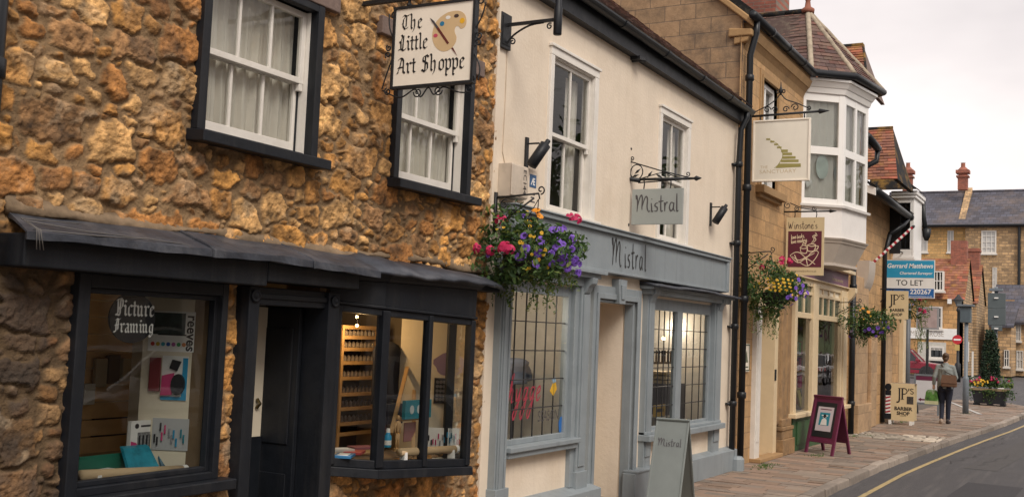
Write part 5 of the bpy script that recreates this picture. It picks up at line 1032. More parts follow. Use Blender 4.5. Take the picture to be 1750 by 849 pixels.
m1 = MB(); fit_sans(m1, S_, 'Gerrard Matthews', A0 + .05, A1 - .05, T_ - h_ * .21, .11, .023, .004, .2); sans(m1, S_, 'Chartered Surveyor', .092, A1 - .06, T_ - h_ * .38, .023, 'RIGHT', .002, .25); sans(m1, S_, '220267', .16, A1 - .08, B_ + .1, .023, 'RIGHT', .004); sans(m1, S_, 'gerrardmatthews.co.uk', .055, A1 - .06, B_ + .03, .023, 'RIGHT'); m1.build('white_lettering', PURE, t)
m1 = MB(); sans(m1, S_, 'TO LET', .19, (A0 + A1) / 2, B_ + h_ * .33, .0205, 'CENTER', .002); m1.build('black_lettering', INK, t)
m1 = MB(); m1.tube([S_.P(A0, (T_ + B_) / 2, -.03), S_.P(0, (T_ + B_) / 2, -.03)], .02, 6) if A0 > .02 else m1.fbox(S_, A0 - .04, A0, B_, T_, -.03, .03); m1.build('fixing', TIMBER, t)
# striped barber pole slanting from wall
t = thing('barber_pole', 'slanting red and white striped pole projecting from the stone wall', 'barber pole', (25.4, -.02, 3.6))
p, q_ = Vector((25.4, -.0, at_x(1492, 457, 25.4).z)), at_x(1560, 388, 25.6); m1 = MB(); n = 22
for k in range(n * 4):
    m1.m = (k // 4) % 2; a_, b_ = p.lerp(q_, k / (n * 4)), p.lerp(q_, (k + 1) / (n * 4)); m1.tube([a_, b_], .032, 10, cap=False)
m1.build('striped_shaft', [PURE, mat('barber_red', (.36, .015, .03), .45)], t, smooth=True)
m1 = MB(); m1.lathe(q_, [(.032, -.01), (.04, .0), (.02, .05)], 10, q_ - p); m1.lathe(p, [(.06, -.03), (.06, .03)], 10, q_ - p); m1.build('end_cap', BLACK, t)

# ================================================================== WALL FITTINGS
t = thing('wall_lamp_bracket', 'black iron bracket holding a short black tube lamp, high on the cream wall', 'wall lamp', (8.33, 0, 4.5)); S_ = SIDE(8.36)
m1 = MB(); m1.fbox(FACADE, 8.26, 8.44, 4.38, 4.70, 0, .03); m1.fbox(FACADE, 8.28, 8.42, 4.41, 4.67, .03, .036); m1.build('wall_plate', IRON, t, bevel=.008)
m1 = MB(); m1.fbox(S_, .02, .52, 4.585, 4.612, -.014, .014); m1.tube([S_.P(*p) for p in curve([(.03, 4.42), (.1, 4.5), (.25, 4.57), (.4, 4.585)], 6)], .009, 6); m1.tube(spiral(S_, .09, 4.44, .035, 1.3, 3, -1), .007, 5); m1.tube(spiral(S_, .46, 4.545, .03, 1.2, 1, 1), .007, 5); m1.build('bracket_arm', IRON, t)
m1 = MB(); m1.lathe(S_.P(.54, 4.46), [(.035, 0), (.038, .005), (.038, .24), (.028, .26), (.028, .45)], 14); m1.build('lamp_tube', BLACK, t, smooth=True)
def flood(x, z, label):
    t = thing('flood_light', label, 'flood light', (x, 0, z), 'tubular flood lights on the cream wall')
    m1 = MB(); m1.fbox(FACADE, x - .025, x + .025, z - .16, z + .16, 0, .02); m1.tube([(x, -.02, z + .1), (x, -.14, z + .10)], .009, 6); m1.build('wall_bracket', IRON, t)
    m1 = MB(); a_ = Vector((x + .03, -.20, z + .10)); d_ = Vector((-.12, .13, -.28)).normalized(); m1.lathe(a_, [(.02, -.04), (.024, -.03), (.024, 0), (.052, .012), (.052, .26), (.045, .262)], 14, d_); m1.build('lamp_tube', BLACK, t, smooth=True); return t
flood(8.86, 3.50, 'black tubular flood light angled down on the cream wall above the alarm box'); flood(14.25, 3.55, 'black tubular flood light angled down on the cream wall near the downpipe')
f = MB(); f.box(8.36, 8.66, -.14, 0, 3.04, 3.34); f.box(8.352, 8.668, -.146, -.134, 3.05, 3.33); o = f.build('alarm_box', mat('dingy_white_box', (.55, .47, .38), .6, .1, 8, .1, 20, dirt=(.2, .15, .1), damt=.6), loc=(8.5, 0, 3.04), bevel=.006)
f = MB(); fr2 = Fr((8.6, -.1465, 3.31), (0, 0, -1), (1, 0, 0)); sans(f, fr2, 'EC144', .085, 0, -.03, .002); 
x_ = f.build('lettering', INK, o); tag(o, 'square dingy white electrical box with vertical black characters on cream wall', 'electrical box')
t = thing('alarm_box', 'tall cream alarm casing with a small blue and white badge, beside the dingy white box', 'alarm box', (8.85, 0, 2.98))
f = MB(); f.fprism(FACADE, [(8.73, 3.0), (8.80, 2.95), (8.96, 2.95), (9.0, 3.0), (9.0, 3.34), (8.96, 3.36), (8.76, 3.36), (8.73, 3.34)], 0, .07); f.build('casing', CREAM, t, bevel=.012)
f = MB(); f.fbox(FACADE, 8.83, 8.96, 3.19, 3.31, .0701, .073); f.build('badge', mat('badge_blue', (.02, .09, .22), .4), t)
f = MB(); sans(f, FACADE.off(0, 0, .0735), 'Æ', .09, 8.895, 3.215, 0, 'CENTER', .003); f.build('badge_lettering', PURE, t)
f = MB()
for z, w in ((3.12, .09), (3.09, .07), (3.05, .1)): f.fbox(FACADE, 8.90 - w / 2, 8.90 + w / 2, z, z + .012, .0701, .072)
f.build('printed_lines', GREYINK, t)

# ================================================================== FLOWER BASKETS
def petal_mesh(name, m, r, n=5, heart=None):
    mb = MB()
    for k in range(n):
        a = 2 * math.pi * k / n; d = Vector((math.cos(a), math.sin(a), 0)); s = Vector((-d.y, d.x, 0)); w = r * math.sin(math.pi / n) * 1.15
        mb.add([(0, 0, 0), d * r * .62 - s * w * .8 + Vector((0, 0, r * .22)), d * r * 1.0 - s * w * .5 + Vector((0, 0, r * .12)), d * r * 1.02 + s * w * .5 + Vector((0, 0, r * .1)), d * r * .62 + s * w * .8 + Vector((0, 0, r * .22))], [(0, 1, 2, 3, 4)])
    mb.m = 1; mb.add([(r * .2 * math.cos(k), r * .2 * math.sin(k), r * .16) for k in range(6)], [(0, 1, 2, 3, 4, 5)])
    me = bpy.data.meshes.new(name); me.from_pydata(mb.v, [], mb.f); me.materials.append(m); me.materials.append(heart or YELLOW); me.polygons.foreach_set('material_index', mb.mi); return me
def cluster_mesh(name, m, r, n=16):
    mb = MB(); rg = random.Random(5)
    for k in range(n):
        d = Vector((rg.gauss(0, 1), rg.gauss(0, 1), abs(rg.gauss(0, 1)) + .2)).normalized() * r * rg.uniform(.7, 1); u = d.orthogonal().normalized() * r * .42; w = d.cross(u).normalized() * r * .42
        mb.add([d - u - w * .4, d - w, d + u - w * .4, d + u * .7 + w * .7, d - u * .7 + w * .7], [(0, 1, 2, 3, 4)])
    me = bpy.data.meshes.new(name); me.from_pydata(mb.v, [], mb.f); me.materials.append(m); return me
FL = {'p': petal_mesh('petunia', PURPLE, .036, heart=mat('dark_purple', (.06, .02, .16))), 'y': petal_mesh('small_daisy', YELLOW, .017, 7), 'o': petal_mesh('marigold', ORANGE, .036, 8), 'm': cluster_mesh('geranium', MAGENTA, .05), 'w': petal_mesh('pale_petunia', mat('lilac_petal', (.45, .38, .62), .6, trans=.2), .03)}
FN = {'p': 'petunia_bloom', 'y': 'daisy_bloom', 'o': 'marigold_bloom', 'm': 'geranium_bloom', 'w': 'pale_bloom'}
def leafcloud(mb, pts, size, rg, nrmf=None):
    for p in pts:
        n_ = Vector((rg.gauss(0, 1), rg.gauss(0, 1), rg.gauss(.5, 1))).normalized(); u = n_.orthogonal().normalized(); a = rg.uniform(0, 6.3); u = (u * math.cos(a) + n_.cross(u) * math.sin(a)); w = n_.cross(u); s = size * rg.uniform(.55, 1.35); p = Vector(p)
        mb.m = rg.choices([0, 1, 2, 3], [4, 3, 4, 1])[0]
        mb.add([p - u * s, p - u * s * .2 - w * s * .45 + n_ * s * .1, p + u * s * .6 - w * s * .3, p + u * s, p + u * s * .6 + w * s * .3, p - u * s * .2 + w * s * .45 + n_ * s * .1], [(0, 1, 2, 3), (0, 3, 4, 5)])
def shell_hit(px, py, c, r):
    d = Vector(_ray(px, py)); o = Vector(CAM); R_ = Vector(r); od = Vector([(o[i] - c[i]) / R_[i] for i in range(3)]); dd = Vector([d[i] / R_[i] for i in range(3)])
    A, B, C_ = dd.dot(dd), 2 * od.dot(dd), od.dot(od) - 1; D = B * B - 4 * A * C_
    t = (-B - math.sqrt(D)) / (2 * A) if D > 0 else -B / (2 * A)
    return o + d * t
def basket(label, hook, c, r, seed, nleaf, trails, blooms, rand, group='flower baskets hanging along the shopfronts'):
    rg = random.Random(seed); c = Vector(c)
    t = thing('hanging_basket', label, 'hanging basket', (c.x, c.y, c.z - r[2]), group)
    m1 = MB(); m1.lathe((c.x, c.y, c.z - r[2] * .75), [(.05, 0), (.13, .04), (.18, .12), (.2, .2), (.19, .2)], 14); m1.build('pot', mat('dark_basket', (.03, .025, .02), .8), t)
    m1 = MB()
    for k in range(3): m1.tube([hook, (c.x + .17 * math.cos(k * 2.1), c.y + .17 * math.sin(k * 2.1), c.z - .05)], .004, 4)
    m1.build('chain', IRON, t)
    pts = []
    lumps = [(Vector((rg.gauss(0, 1), rg.gauss(0, 1), rg.gauss(.1, .8))).normalized(), rg.uniform(.15, .38)) for _ in range(16)]
    while len(pts) < nleaf:
        d = Vector((rg.gauss(0, 1), rg.gauss(0, 1), rg.gauss(0, 1))).normalized(); k = 1 - .5 * rg.random() ** 2
        f = .72 + sum(a * max(0, d.dot(l) - .72) / .28 for l, a in lumps)
        pts.append(Vector((c.x + d.x * r[0] * k * f, c.y + d.y * r[1] * k * f, c.z + d.z * r[2] * k * f + .03 * rg.gauss(0, 1))))
    m1 = MB(); leafcloud(m1, pts, .030, rg)
    for _ in range(26):                                                   # wiry shoots standing out of the mass
        d = Vector((rg.gauss(0, 1), rg.gauss(0, 1), rg.gauss(.2, .7))).normalized(); a = c + Vector((d.x * r[0], d.y * r[1], d.z * r[2])) * .8; L_ = rg.uniform(.08, .2)
        leafcloud(m1, [a + d * L_ * k / 5 + Vector((0, 0, -.25 * (L_ * k / 5) ** 2)) for k in range(6)], .024, rg)
    m1.build('foliage', GREEN, t)
    m1 = MB()
    for (dx, dy, L_, wd) in trails:
        for k in range(22):
            a = c + Vector((dx + rg.gauss(0, wd), dy + rg.gauss(0, wd), -r[2] * .5)); n = int(L_ * rg.uniform(.6, 1.1) / .018); ph = rg.uniform(0, 6)
            leafcloud(m1, [a + Vector((.025 * math.sin(i * .3 + ph) + rg.gauss(0, .007), .025 * math.cos(i * .27 + ph) + rg.gauss(0, .007), -i * .018)) for i in range(n)], .017, rg)
    if m1.v: m1.build('trailing_foliage', [GREEN[3], GREEN[1], GREEN[0], GREEN[3]], t)
    def bloom(kind, p):
        o = bpy.data.objects.new(FN[kind], FL[kind]); COL.objects.link(o); o.parent = t; p = Vector(p); d = Vector(((p.x - c.x) / r[0], (p.y - c.y) / r[1], (p.z - c.z) / r[2])).normalized()
        d = (d + (Vector(CAM) - p).normalized() * .5 + Vector((rg.gauss(0, .3), rg.gauss(0, .3), rg.gauss(0, .3)))).normalized(); o.location = p - ORIG[t.name]; o.rotation_euler = (d.to_track_quat('Z', 'Y') @ Euler((0, 0, rg.uniform(0, 6))).to_quaternion()).to_euler(); k = rg.uniform(.75, 1.2); o.scale = (k, k, k)
    for kind, L_ in blooms.items():
        for px, py in L_: p = shell_hit(px, py, c, [x * .98 for x in r]); bloom(kind, p)
    for kind, n, dirs in rand:
        for _ in range(n):
            d = Vector((rg.gauss(dirs[0], .5), rg.gauss(dirs[1], .5), rg.gauss(dirs[2], .4))).normalized(); bloom(kind, c + Vector((d.x * r[0], d.y * r[1], d.z * r[2])) * rg.uniform(.86, 1.0))
    return t
def arm_bracket(x, z, L_, label, drop=.32):
    t = thing('wall_bracket', label, 'bracket', (x, 0, z), 'iron basket brackets'); S_ = SIDE(x)
    m1 = MB(); m1.fbox(S_, .0, .02, z - drop, z + .05, -.018, .018); m1.tube([S_.P(0, z), S_.P(L_, z + .03)], .009, 6); m1.tube([S_.P(0, z - drop + .05), S_.P(L_ * .9, z - .01)], .008, 6); m1.tube(spiral(S_, L_ + .02, z + .06, .04, 1.1, 4.7, 1), .007, 5); m1.tube(spiral(S_, .1, z - .06, .045, 1.2, 1, 1), .006, 5); m1.tube([S_.P(L_, z + .03), S_.P(L_ + .012, z - .02)], .007, 5)
    m1.build('bracket_arm', IRON, t, smooth=True); return t
Zb = lambda L_: [(800 + X / 4.04, 330 + Y / 4.04) for X, Y in L_]
arm_bracket(8.32, 3.02, .44, 'black scrolled iron bracket below the dingy white electrical box')
c1 = at_x(897, 432, 8.36); print('C1', c1)
basket('largest flower basket, purple petunias and magenta geraniums, hanging over the blue grey shop window', (8.32, -.44, 3.0), c1, (.42, .53, .29), 3, 3800, [(-.04, .16, .34, .07), (.0, -.16, .38, .07), (-.1, .3, .2, .06), (.2, -.3, .2, .06)],
       {'p': Zb([(370, 165), (385, 295), (400, 380), (500, 328), (485, 415), (575, 415), (370, 430), (350, 440), (465, 490), (575, 480), (620, 335), (655, 350), (610, 370), (715, 385), (700, 440), (660, 430), (640, 450), (720, 470), (685, 515), (770, 490), (765, 550), (590, 255), (640, 245), (715, 320), (650, 485), (740, 455), (745, 545), (140, 425), (660, 240), (630, 375), (705, 465), (735, 480)]),
        'y': Zb([(345, 130), (410, 125), (405, 190), (245, 237), (508, 275), (430, 295), (455, 300), (380, 348), (440, 423), (485, 458), (403, 520), (425, 518), (550, 512), (588, 508), (530, 370), (520, 425), (530, 395), (200, 250), (360, 340)]), 'o': Zb([(480, 140), (455, 190), (470, 120), (495, 160)]), 'm': Zb([(55, 380), (265, 370), (290, 390), (250, 380), (700, 165), (745, 185), (230, 190), (155, 395)])},
       [('p', 12, (.6, -.2, .0)), ('y', 6, (.5, .2, .3))])
arm_bracket(15.9, 3.15, .40, 'thin iron bracket on the ochre stone beside the black downpipe')
c2 = at_x(1322, 492, 15.95)
basket('flower basket over the numbered door, yellow daisies in front and purple petunias at one side', (15.9, -.4, 3.13), c2, (.36, .48, .36), 9, 2400, [(-.05, .22, .5, .06), (.0, -.02, .55, .05)],
       {'m': [(1336, 443), (1350, 446), (1302, 457), (1334, 450)], 'p': [(1365, 478), (1372, 488), (1360, 492), (1368, 500), (1376, 506), (1352, 505), (1346, 508), (1360, 510), (1371, 496), (1380, 500)], 'y': [(1312 + k % 8 * 5.5 + (k * 7) % 5, 476 + k // 8 * 6 + (k * 5) % 4) for k in range(32)]}, [('p', 6, (.5, -.5, 0)), ('y', 8, (-.5, -.4, 0))])
arm_bracket(21.9, 2.66, .5, 'thin iron bracket on the bookshop corner post')
c3 = at_x(1484, 553, 21.95)
basket('flower basket below the barber sign, sparse lilac blooms low on dark leaves', (21.9, -.5, 2.65), c3, (.34, .40, .32), 15, 2000, [(-.05, .1, .35, .06), (.1, -.2, .2, .05)], {'p': [(1452, 575), (1485, 562), (1492, 566), (1500, 560), (1478, 565), (1504, 568), (1497, 574)], 'y': [(1470, 530), (1462, 538), (1510, 560), (1516, 565), (1505, 545), (1522, 552), (1488, 540), (1476, 545)], 'o': [(1484, 533), (1475, 527)], 'w': [(1446, 558), (1455, 566)]}, [('p', 6, (.2, -.6, -.3))])
arm_bracket(27.9, 3.2, .55, 'thin iron bracket behind the buff barber sign')
c4 = at_x(1543, 528, 28.0)
basket('flower basket behind the buff barber sign, pink blooms and long trailing stems', (27.9, -.55, 3.15), c4, (.38, .55, .30), 22, 1300, [(.0, -.42, .9, .07), (-.05, .3, .3, .06)], {'o': [(1512, 474), (1520, 478), (1530, 480)], 'm': [(1550, 485), (1556, 500), (1572, 512), (1565, 496)], 'w': [(1563, 512), (1560, 520)]}, [('m', 4, (0, -.8, .2))])
# trailing plant pot hanging in the oriel
px_ = at_y(1399, 228, -.12); t = thing('hanging_plant', 'small brown hanging pot with trailing green plant behind the oriel window glass', 'house plant', (px_.x, px_.y, px_.z - .1))
m1 = MB(); m1.lathe(px_ + Vector((0, 0, -.1)), [(.07, 0), (.11, .2), (.1, .2)], 10); m1.build('pot', mat('brown_pot', (.07, .045, .035), .8), t)
m1 = MB(); [m1.tube([px_ + Vector((s * .1, 0, .1)), px_ + Vector((0, 0, .55))], .005, 4) for s in (-1, 1)]; m1.build('cord', TIMBER, t)
m1 = MB(); rg = random.Random(8); leafcloud(m1, [px_ + Vector((-.1 + rg.gauss(0, .07), rg.gauss(0, .05), .1 - abs(rg.gauss(0, .16)))) for _ in range(160)], .03, rg); m1.build('foliage', GREEN, t)
q2 = poly_off(BP, -.045); A_, B_2 = Vector((*q2[0], 0)), Vector((*q2[1], 0)); FB = Fr((A_.x, A_.y, 0), (B_2 - A_).normalized(), (0, 0, 1))
for (px, py, rr, lab, nm) in ((1403, 286, .22, 'larger round pale paper disc stuck inside the oriel window', 'paper_disc'), (1414, 302, .17, 'smaller round grey paper disc stuck inside the oriel window', 'paper_disc')):
    p = at_y(px, py, -.25); a = (p - FB.o).dot(FB.u); f = MB(); f.fprism(FB, poly_disc(FB, a, p.z, rr * .55, rr), -.02 if rr > .2 else -.028, -.012 if rr > .2 else -.02); tag(f.build(nm, mat('pale_mint_paper' if rr > .2 else 'grey_paper', (.55, .62, .58) if rr > .2 else (.42, .46, .45), .7), loc=p), lab, 'paper disc')
p = at_y(1393, 308, -.25); a = (p - FB.o).dot(FB.u); f = MB(); f.fprism(FB, [(a - .07, p.z + .02), (a - .02, p.z - .1), (a + .09, p.z), (a + .02, p.z + .1)], -.012, -.004); tag(f.build('paper_ornament', PURE, loc=p), 'white folded paper ornament below the discs inside the oriel window', 'ornament')
cv = MB(); pl = []
for i in range(3):
    a, b = Vector((*poly_off(BP, -.11)[i], 0)), Vector((*poly_off(BP, -.11)[i + 1], 0)); L_ = (b - a).length; n = int(L_ / .02)
    for k in range(n): pl.append(a.lerp(b, k / n) + Vector((0, .02 * math.sin((len(pl)) * .9), 0)))
for k in range(len(pl) - 1):
    if not (.62 * len(pl) < k < .92 * len(pl)): cv.quad((pl[k].x, pl[k].y, zS + .1), (pl[k + 1].x, pl[k + 1].y, zS + .1), (pl[k + 1].x, pl[k + 1].y, zH - .08), (pl[k].x, pl[k].y, zH - .08))
tag(cv.build('curtain', CUR2, smooth=True), 'pale vertical pleated curtain lining the white oriel bay', 'curtain')
cb = MB(); cb.quad((19.3, .3, zS), (21.6, .3, zS), (21.6, .3, zH), (19.3, .3, zH)); cb.build('bay_back', DARKIN, hs)
# ================================================================== SHOP WINDOW GOODS
def on_fr(px, py, fr):
    d = Vector(_ray(px, py)); c = Vector(CAM); t = (fr.o - c).dot(fr.n) / d.dot(fr.n); p = c + d * t - fr.o; return p.dot(fr.u), p.dot(fr.v)
def panel_item(name, label, cat, fr, px0, py0, px1, py1, m, th=.02, extra=None, off=0.0, group=None):
    a0, b1 = on_fr(px0, py0, fr); a1, b0 = on_fr(px1, py1, fr); a0, a1 = min(a0, a1), max(a0, a1); b0, b1 = min(b0, b1), max(b0, b1)
    if extra is None:
        f = MB(); f.fbox(fr, a0, a1, b0, b1, off, off + th); o = f.build(name, m, bevel=.002); return tag(o, label, cat, group)
    t = thing(name, label, cat, fr.P((a0 + a1) / 2, b0, off), group); f = MB(); f.fbox(fr, a0, a1, b0, b1, off, off + th); f.build('backing', m, t); extra(t, fr, a0, a1, b0, b1, off + th); return t
C_ = lambda n, c, r=.5: mat(n, c, r, .06, 5)
BLK, TEAL, PINK, CYAN, GRNB = C_('print_black', (.015, .015, .018)), C_('teal_pack', (.02, .20, .26)), C_('pink_print', (.55, .05, .17)), C_('cyan_print', (.02, .27, .48)), C_('green_board', (.015, .14, .09))
WD = mat('pale_wood', (.44, .27, .12), .55, .15, 12); CARD = C_('cardboard_tube', (.50, .36, .21), .8)
# picture framing roundel
FO = FACADE.off(0, 0, -.045); a, b = on_fr(227, 543, FO); t = thing('window_sign', 'black oval sign with white gothic lettering hanging inside the left shop window', 'sign', FO.P(a, b - .14))
f = MB(); f.fprism(FO, poly_disc(FO, a, b, .165, .142, 40), -.012, 0); f.build('oval_board', BLACK, t)
f = MB(); x0, z0 = on_fr(197, 538, FO); x1, _ = on_fr(266, 534, FO); blackletter(f, FO, 'Picture', (x1 - x0) / 4.9, x0, z0, .001, .25); x0, z0 = on_fr(194, 567, FO); x1, _ = on_fr(263, 565, FO); blackletter(f, FO, 'Framing', (x1 - x0) / 5.9, x0, z0, .001, .25); f.build('lettering', PURE, t)
f = MB(); f.tube([FO.P(a, b + .14, -.006), FO.P(a, 1.99, -.006)], .003, 4); f.build('cord', BLACK, t)
def poster(t, fr, a0, a1, b0, b1, c):
    f = MB(); f.fbox(fr, a0 + .01, a1 - .06, b0 + (b1 - b0) * .42, b1 - .01, c, c + .001); f.build('landscape_print', mat('dark_landscape_print', (.035, .055, .05), .5, .7, 9), t)
    f = MB(); fr2 = Fr(fr.P(a1 - .045, b0 + (b1 - b0) * .46, c + .001), fr.v, -fr.u, fr.n); sans(f, Fr(fr.P(a1 - .035, b1 - .02, c + .001), -fr.v, fr.u, fr.n), 'reeves', .085, 0, -.012, 0, bold=.002, sx=1.0); f.build('lettering', BLK, t)
    for k, cc in enumerate([(.5, .05, .04), (.55, .35, .03), (.05, .3, .4), (.02, .1, .4), (.4, .1, .3), (.05, .3, .1), (.6, .2, .05), (.3, .3, .3)]):
        f = MB(); f.fprism(fr, poly_disc(fr, a0 + .03 + k * (a1 - a0 - .06) / 7, b0 + .045, .013, .013, 10), c, c + .001); f.build('colour_dot', C_('dot_%d' % k, cc), t)
    f = MB(); f.fbox(fr, a0 + .06, a1 - .05, b0 + .10, b0 + .108, c, c + .001); f.build('printed_line', BLK, t)
panel_item('poster', 'white poster with dark landscape and a row of paint dots inside the left window', 'poster', FRP, 257, 530, 331, 602, PURE, .006, poster)
def blister(t, fr, a0, a1, b0, b1, c):
    w, h = a1 - a0, b1 - b0
    f = MB(); f.fprism(fr, [(a0 + w * .02, b0 + h * .1), (a0 + w * .45, b0 + h * .12), (a0 + w * .5, b0 + h * .62), (a0 + w * .05, b0 + h * .55)], c, c + .02); f.build('pink_flash', PINK, t)
    f = MB(); f.fprism(fr, poly_disc(fr, a0 + w * .68, b0 + h * .36, w * .26, h * .24, 20), c, c + .03); f.build('dark_bubble', BLK, t)
    f = MB(); f.fprism(fr, [(a0 + w * .3, b1 - h * .28), (a0 + w * .6, b1 - h * .34), (a0 + w * .75, b1 - h * .12), (a0 + w * .4, b1 - h * .08)], c, c + .012); f.build('cutter', BLK, t)
    f = MB(); f.fbox(fr, a0 + w * .8, a1, b0, b1 - h * .04, c, c + .002); f.fbox(fr, a0, a1 - .002, b0, b0 + h * .08, c, c + .003); f.build('blue_edge', CYAN, t)
panel_item('blister_pack', 'cyan edged hanging pack with a dark bubble and pink flash', 'packet', FRP, 279, 607, 318, 684, PURE, .006, blister)
panel_item('red_strip', 'narrow red packet hanging at the left of the cyan edged pack', 'packet', FRP, 258, 610, 273, 668, C_('dull_red_pack', (.2, .03, .035)), .02)
def pens(n, seed):
    def fn(t, fr, a0, a1, b0, b1, c):
        rg = random.Random(seed)
        for k in range(n):
            x = a0 + (a1 - a0) * (.08 + .84 * ((k * .618) % 1)); z = b0 + (b1 - b0) * rg.uniform(.12, .6); L_ = (b1 - b0) * .26; f = MB(); f.tube([fr.P(x, z, c + .006), fr.P(x, z + L_, c + .006)], .0055, 6); f.build('pen', [BLK, CYAN, PINK, TEAL, C_('pen_grey', (.25, .25, .27))][k % 5], t)
    return fn
panel_item('pen_card', 'grey card of hanging pens in the left shop window', 'display card', FRP, 262, 713, 321, 770, C_('pale_grey_card', (.42, .42, .42)), .006, pens(11, 3))
FZ = Fr((0, .42, 0)); FZ2 = Fr((0, .30, 0))
def setbox(t, fr, a0, a1, b0, b1, c):
    w, h = a1 - a0, b1 - b0; f = MB(); f.fbox(fr, a0 + w * .24, a1 - w * .04, b0 + h * .08, b0 + h * .68, c, c + .002); f.build('tool_photo', mat('grey_tool_photo', (.22, .22, .22), .5, .8, 60), t)
    f = MB(); f.fprism(fr, [(a0 + .004, b0 + .004), (a0 + w * .5, b0 + .004), (a0 + w * .2, b0 + h * .4), (a0 + .004, b0 + h * .45)], c, c + .001); f.build('pink_corner', PINK, t)
    for k in range(5): f = MB(); f.fbox(fr, a0 + w * (.28 + .13 * k), a0 + w * (.33 + .13 * k), b0 + h * .14, b0 + h * .6, c + .002, c + .004); f.build('pictured_tool', BLK, t)
    f = MB(); f.fprism(fr, poly_disc(fr, a0 + w * .2, b1 - h * .14, w * .07, w * .07, 12), c, c + .002); f.fbox(fr, a0 + w * .34, a1 - w * .2, b1 - h * .17, b1 - h * .12, c, c + .002); f.build('printed_title', BLK, t)
panel_item('boxed_set', 'upright white and pink box picturing black tools, in the left shop window', 'box', FZ, 219, 719, 263, 776, PURE, .03, setbox)
panel_item('dark_board', 'dark slate coloured board standing behind the goods of the left shop window', 'board', Fr((0, 1.2, 0)), 158, 690, 236, 752, C_('slate_board', (.07, .07, .085)), .02)
panel_item('green_cutting_board', 'long green board lying at the back of the left shop window', 'board', FZ, 134, 780, 216, 815, GRNB, .01)
def flat(name, label, cat, x, y, z, w, d, h, rz, m, m2=None):
    t = thing(name, label, cat, (x, y, z)); c, s = math.cos(rz), math.sin(rz); fr = Fr((x, y, z), (c, s, 0), (-s, c, 0)); f = MB(); f.fbox(fr, -w / 2, w / 2, -d / 2, d / 2, 0, h); f.build('body', m, t, bevel=.003)
    if m2: f = MB(); f.fbox(fr, -w * .38, w * .3, -d * .3, d * .3, h, h + .002); f.build('printed_label', m2, t)
    return t
p = at_y(190, 806, .25); flat('packet', 'flat white packet with a grey label behind the cardboard tube', 'packet', p.x, .28, .905, .26, .22, .035, .15, PURE, C_('grey_label', (.3, .3, .3)))
p = at_y(243, 795, .3); 
f = MB(); f.prism([(p.x - .12, .26, .905), (p.x + .12, .26, .905), (p.x + .10, .36, 1.05), (p.x - .10, .36, 1.05)], (0, .03, .01)); tag(f.build('packet', mat('crinkled_teal_pack', (.02, .24, .33), .3, .5, 12)), 'bright teal crinkled packet leaning below the boxed set', 'packet')
p = at_y(296, 800, .3); f = MB(); f.prism([(p.x - .10, .28, .905), (p.x + .11, .28, .905), (p.x + .1, .36, 1.03), (p.x - .09, .36, 1.03)], (0, .02, .01)); tag(f.build('packet', mat('blue_white_pack', (.07, .14, .19), .3, .9, 16)), 'dark blue packet at the right end of the left shop window', 'packet')
def roll(label, p, q, br):
    t = thing('roller_tube', label, 'tube', ((p.x + q.x) / 2, (p.y + q.y) / 2, min(p.z, q.z) - .03)); f = MB(); f.tube([p, q], .031, 16); f.build('tube', CARD, t, smooth=True); f = MB(); f.lathe(q, [(.034, -.02), (.034, .015), (.02, .017)], 14, q - p); f.build('end_cap', PURE, t)
    for k in br: c = p.lerp(q, k); f = MB(); f.prism([c + Vector((-.012, -.034, .0)), c + Vector((.012, -.034, .0)), c + Vector((.02, -.034, -.085)), c + Vector((-.02, -.034, -.085))], (0, .05, 0)); f.build('bracket', PURE, t)
roll('pale cardboard roller tube on white brackets along the bottom of the left shop window', at_y(137, 812, .12), at_y(314, 803, .12), (.14, .85))
# bay goods
for (n_, lb, x0, y0, x1, y1, m_) in (('purple_backdrop', 'lilac rounded paper shape on the pale wall of the bay window', 750, 602, 786, 640, None),):
    a, b = on_fr(768, 622, FBP); f = MB(); f.fprism(FBP, [(a + .13 * math.cos(k * .35) * (1 + .12 * math.sin(k * 1.7)), b + .10 * math.sin(k * .35)) for k in range(18)], .001, .008); tag(f.build('paper_shape', C_('lilac_paper', (.26, .17, .28))), lb, 'paper shape')
def tray(t, fr, a0, a1, b0, b1, c):
    w, h = a1 - a0, b1 - b0
    for i in range(3):
        for j in range(5): f = MB(); f.lathe(fr.P(a0 + w * (.14 + .14 * i), b0 + h * (.16 + .17 * j), c), [(.014, 0), (.012, .006), (.004, .004)], 8, fr.n); f.build('paint_well', C_('well_grey', (.16, .15, .16)), t)
    f = MB(); f.fbox(fr, a0 + w * .52, a1 - w * .04, b0 + h * .05, b0 + h * .42, c, c + .006); f.build('blue_label', CYAN, t); f = MB(); f.fprism(fr, poly_disc(fr, a0 + w * .7, b0 + h * .24, w * .12, h * .11, 16), c + .006, c + .008); f.build('white_ring', PURE, t); f = MB(); f.fbox(fr, a0 + w * .52, a1 - w * .04, b0 + h * .44, b0 + h * .9, c, c + .01); f.build('purple_tubes', C_('deep_purple', (.06, .02, .08)), t)
panel_item('paint_tray', 'dark paint tray pack with round wells on the pale wall of the bay window', 'paint tray', FBP, 743, 645, 781, 690, BLK, .02, tray)
panel_item('pen_card', 'white card of pens standing low at the right of the bay window', 'display card', FBP, 727, 727, 785, 764, PURE, .008, pens(13, 9), off=.12)
roll('pale cardboard roller tube along the bottom of the bay window', Vector((6.72, -.2, at_y(648, 777, -.2).z)), Vector((7.42, -.26, at_y(772, 768, -.26).z)), (.06, .9))
FY = Fr((0, .80, 0)); t = thing('paint_rack', 'tall wooden rack of small paint tubes lit warm inside the bay window', 'rack', at_y(612, 745, .80))
xa, xb = on_fr(578, 650, FY)[0], on_fr(646, 650, FY)[0]; zs_ = [on_fr(612, py, FY)[1] for py in (739, 722, 697, 673, 646, 620, 597, 577, 560)]
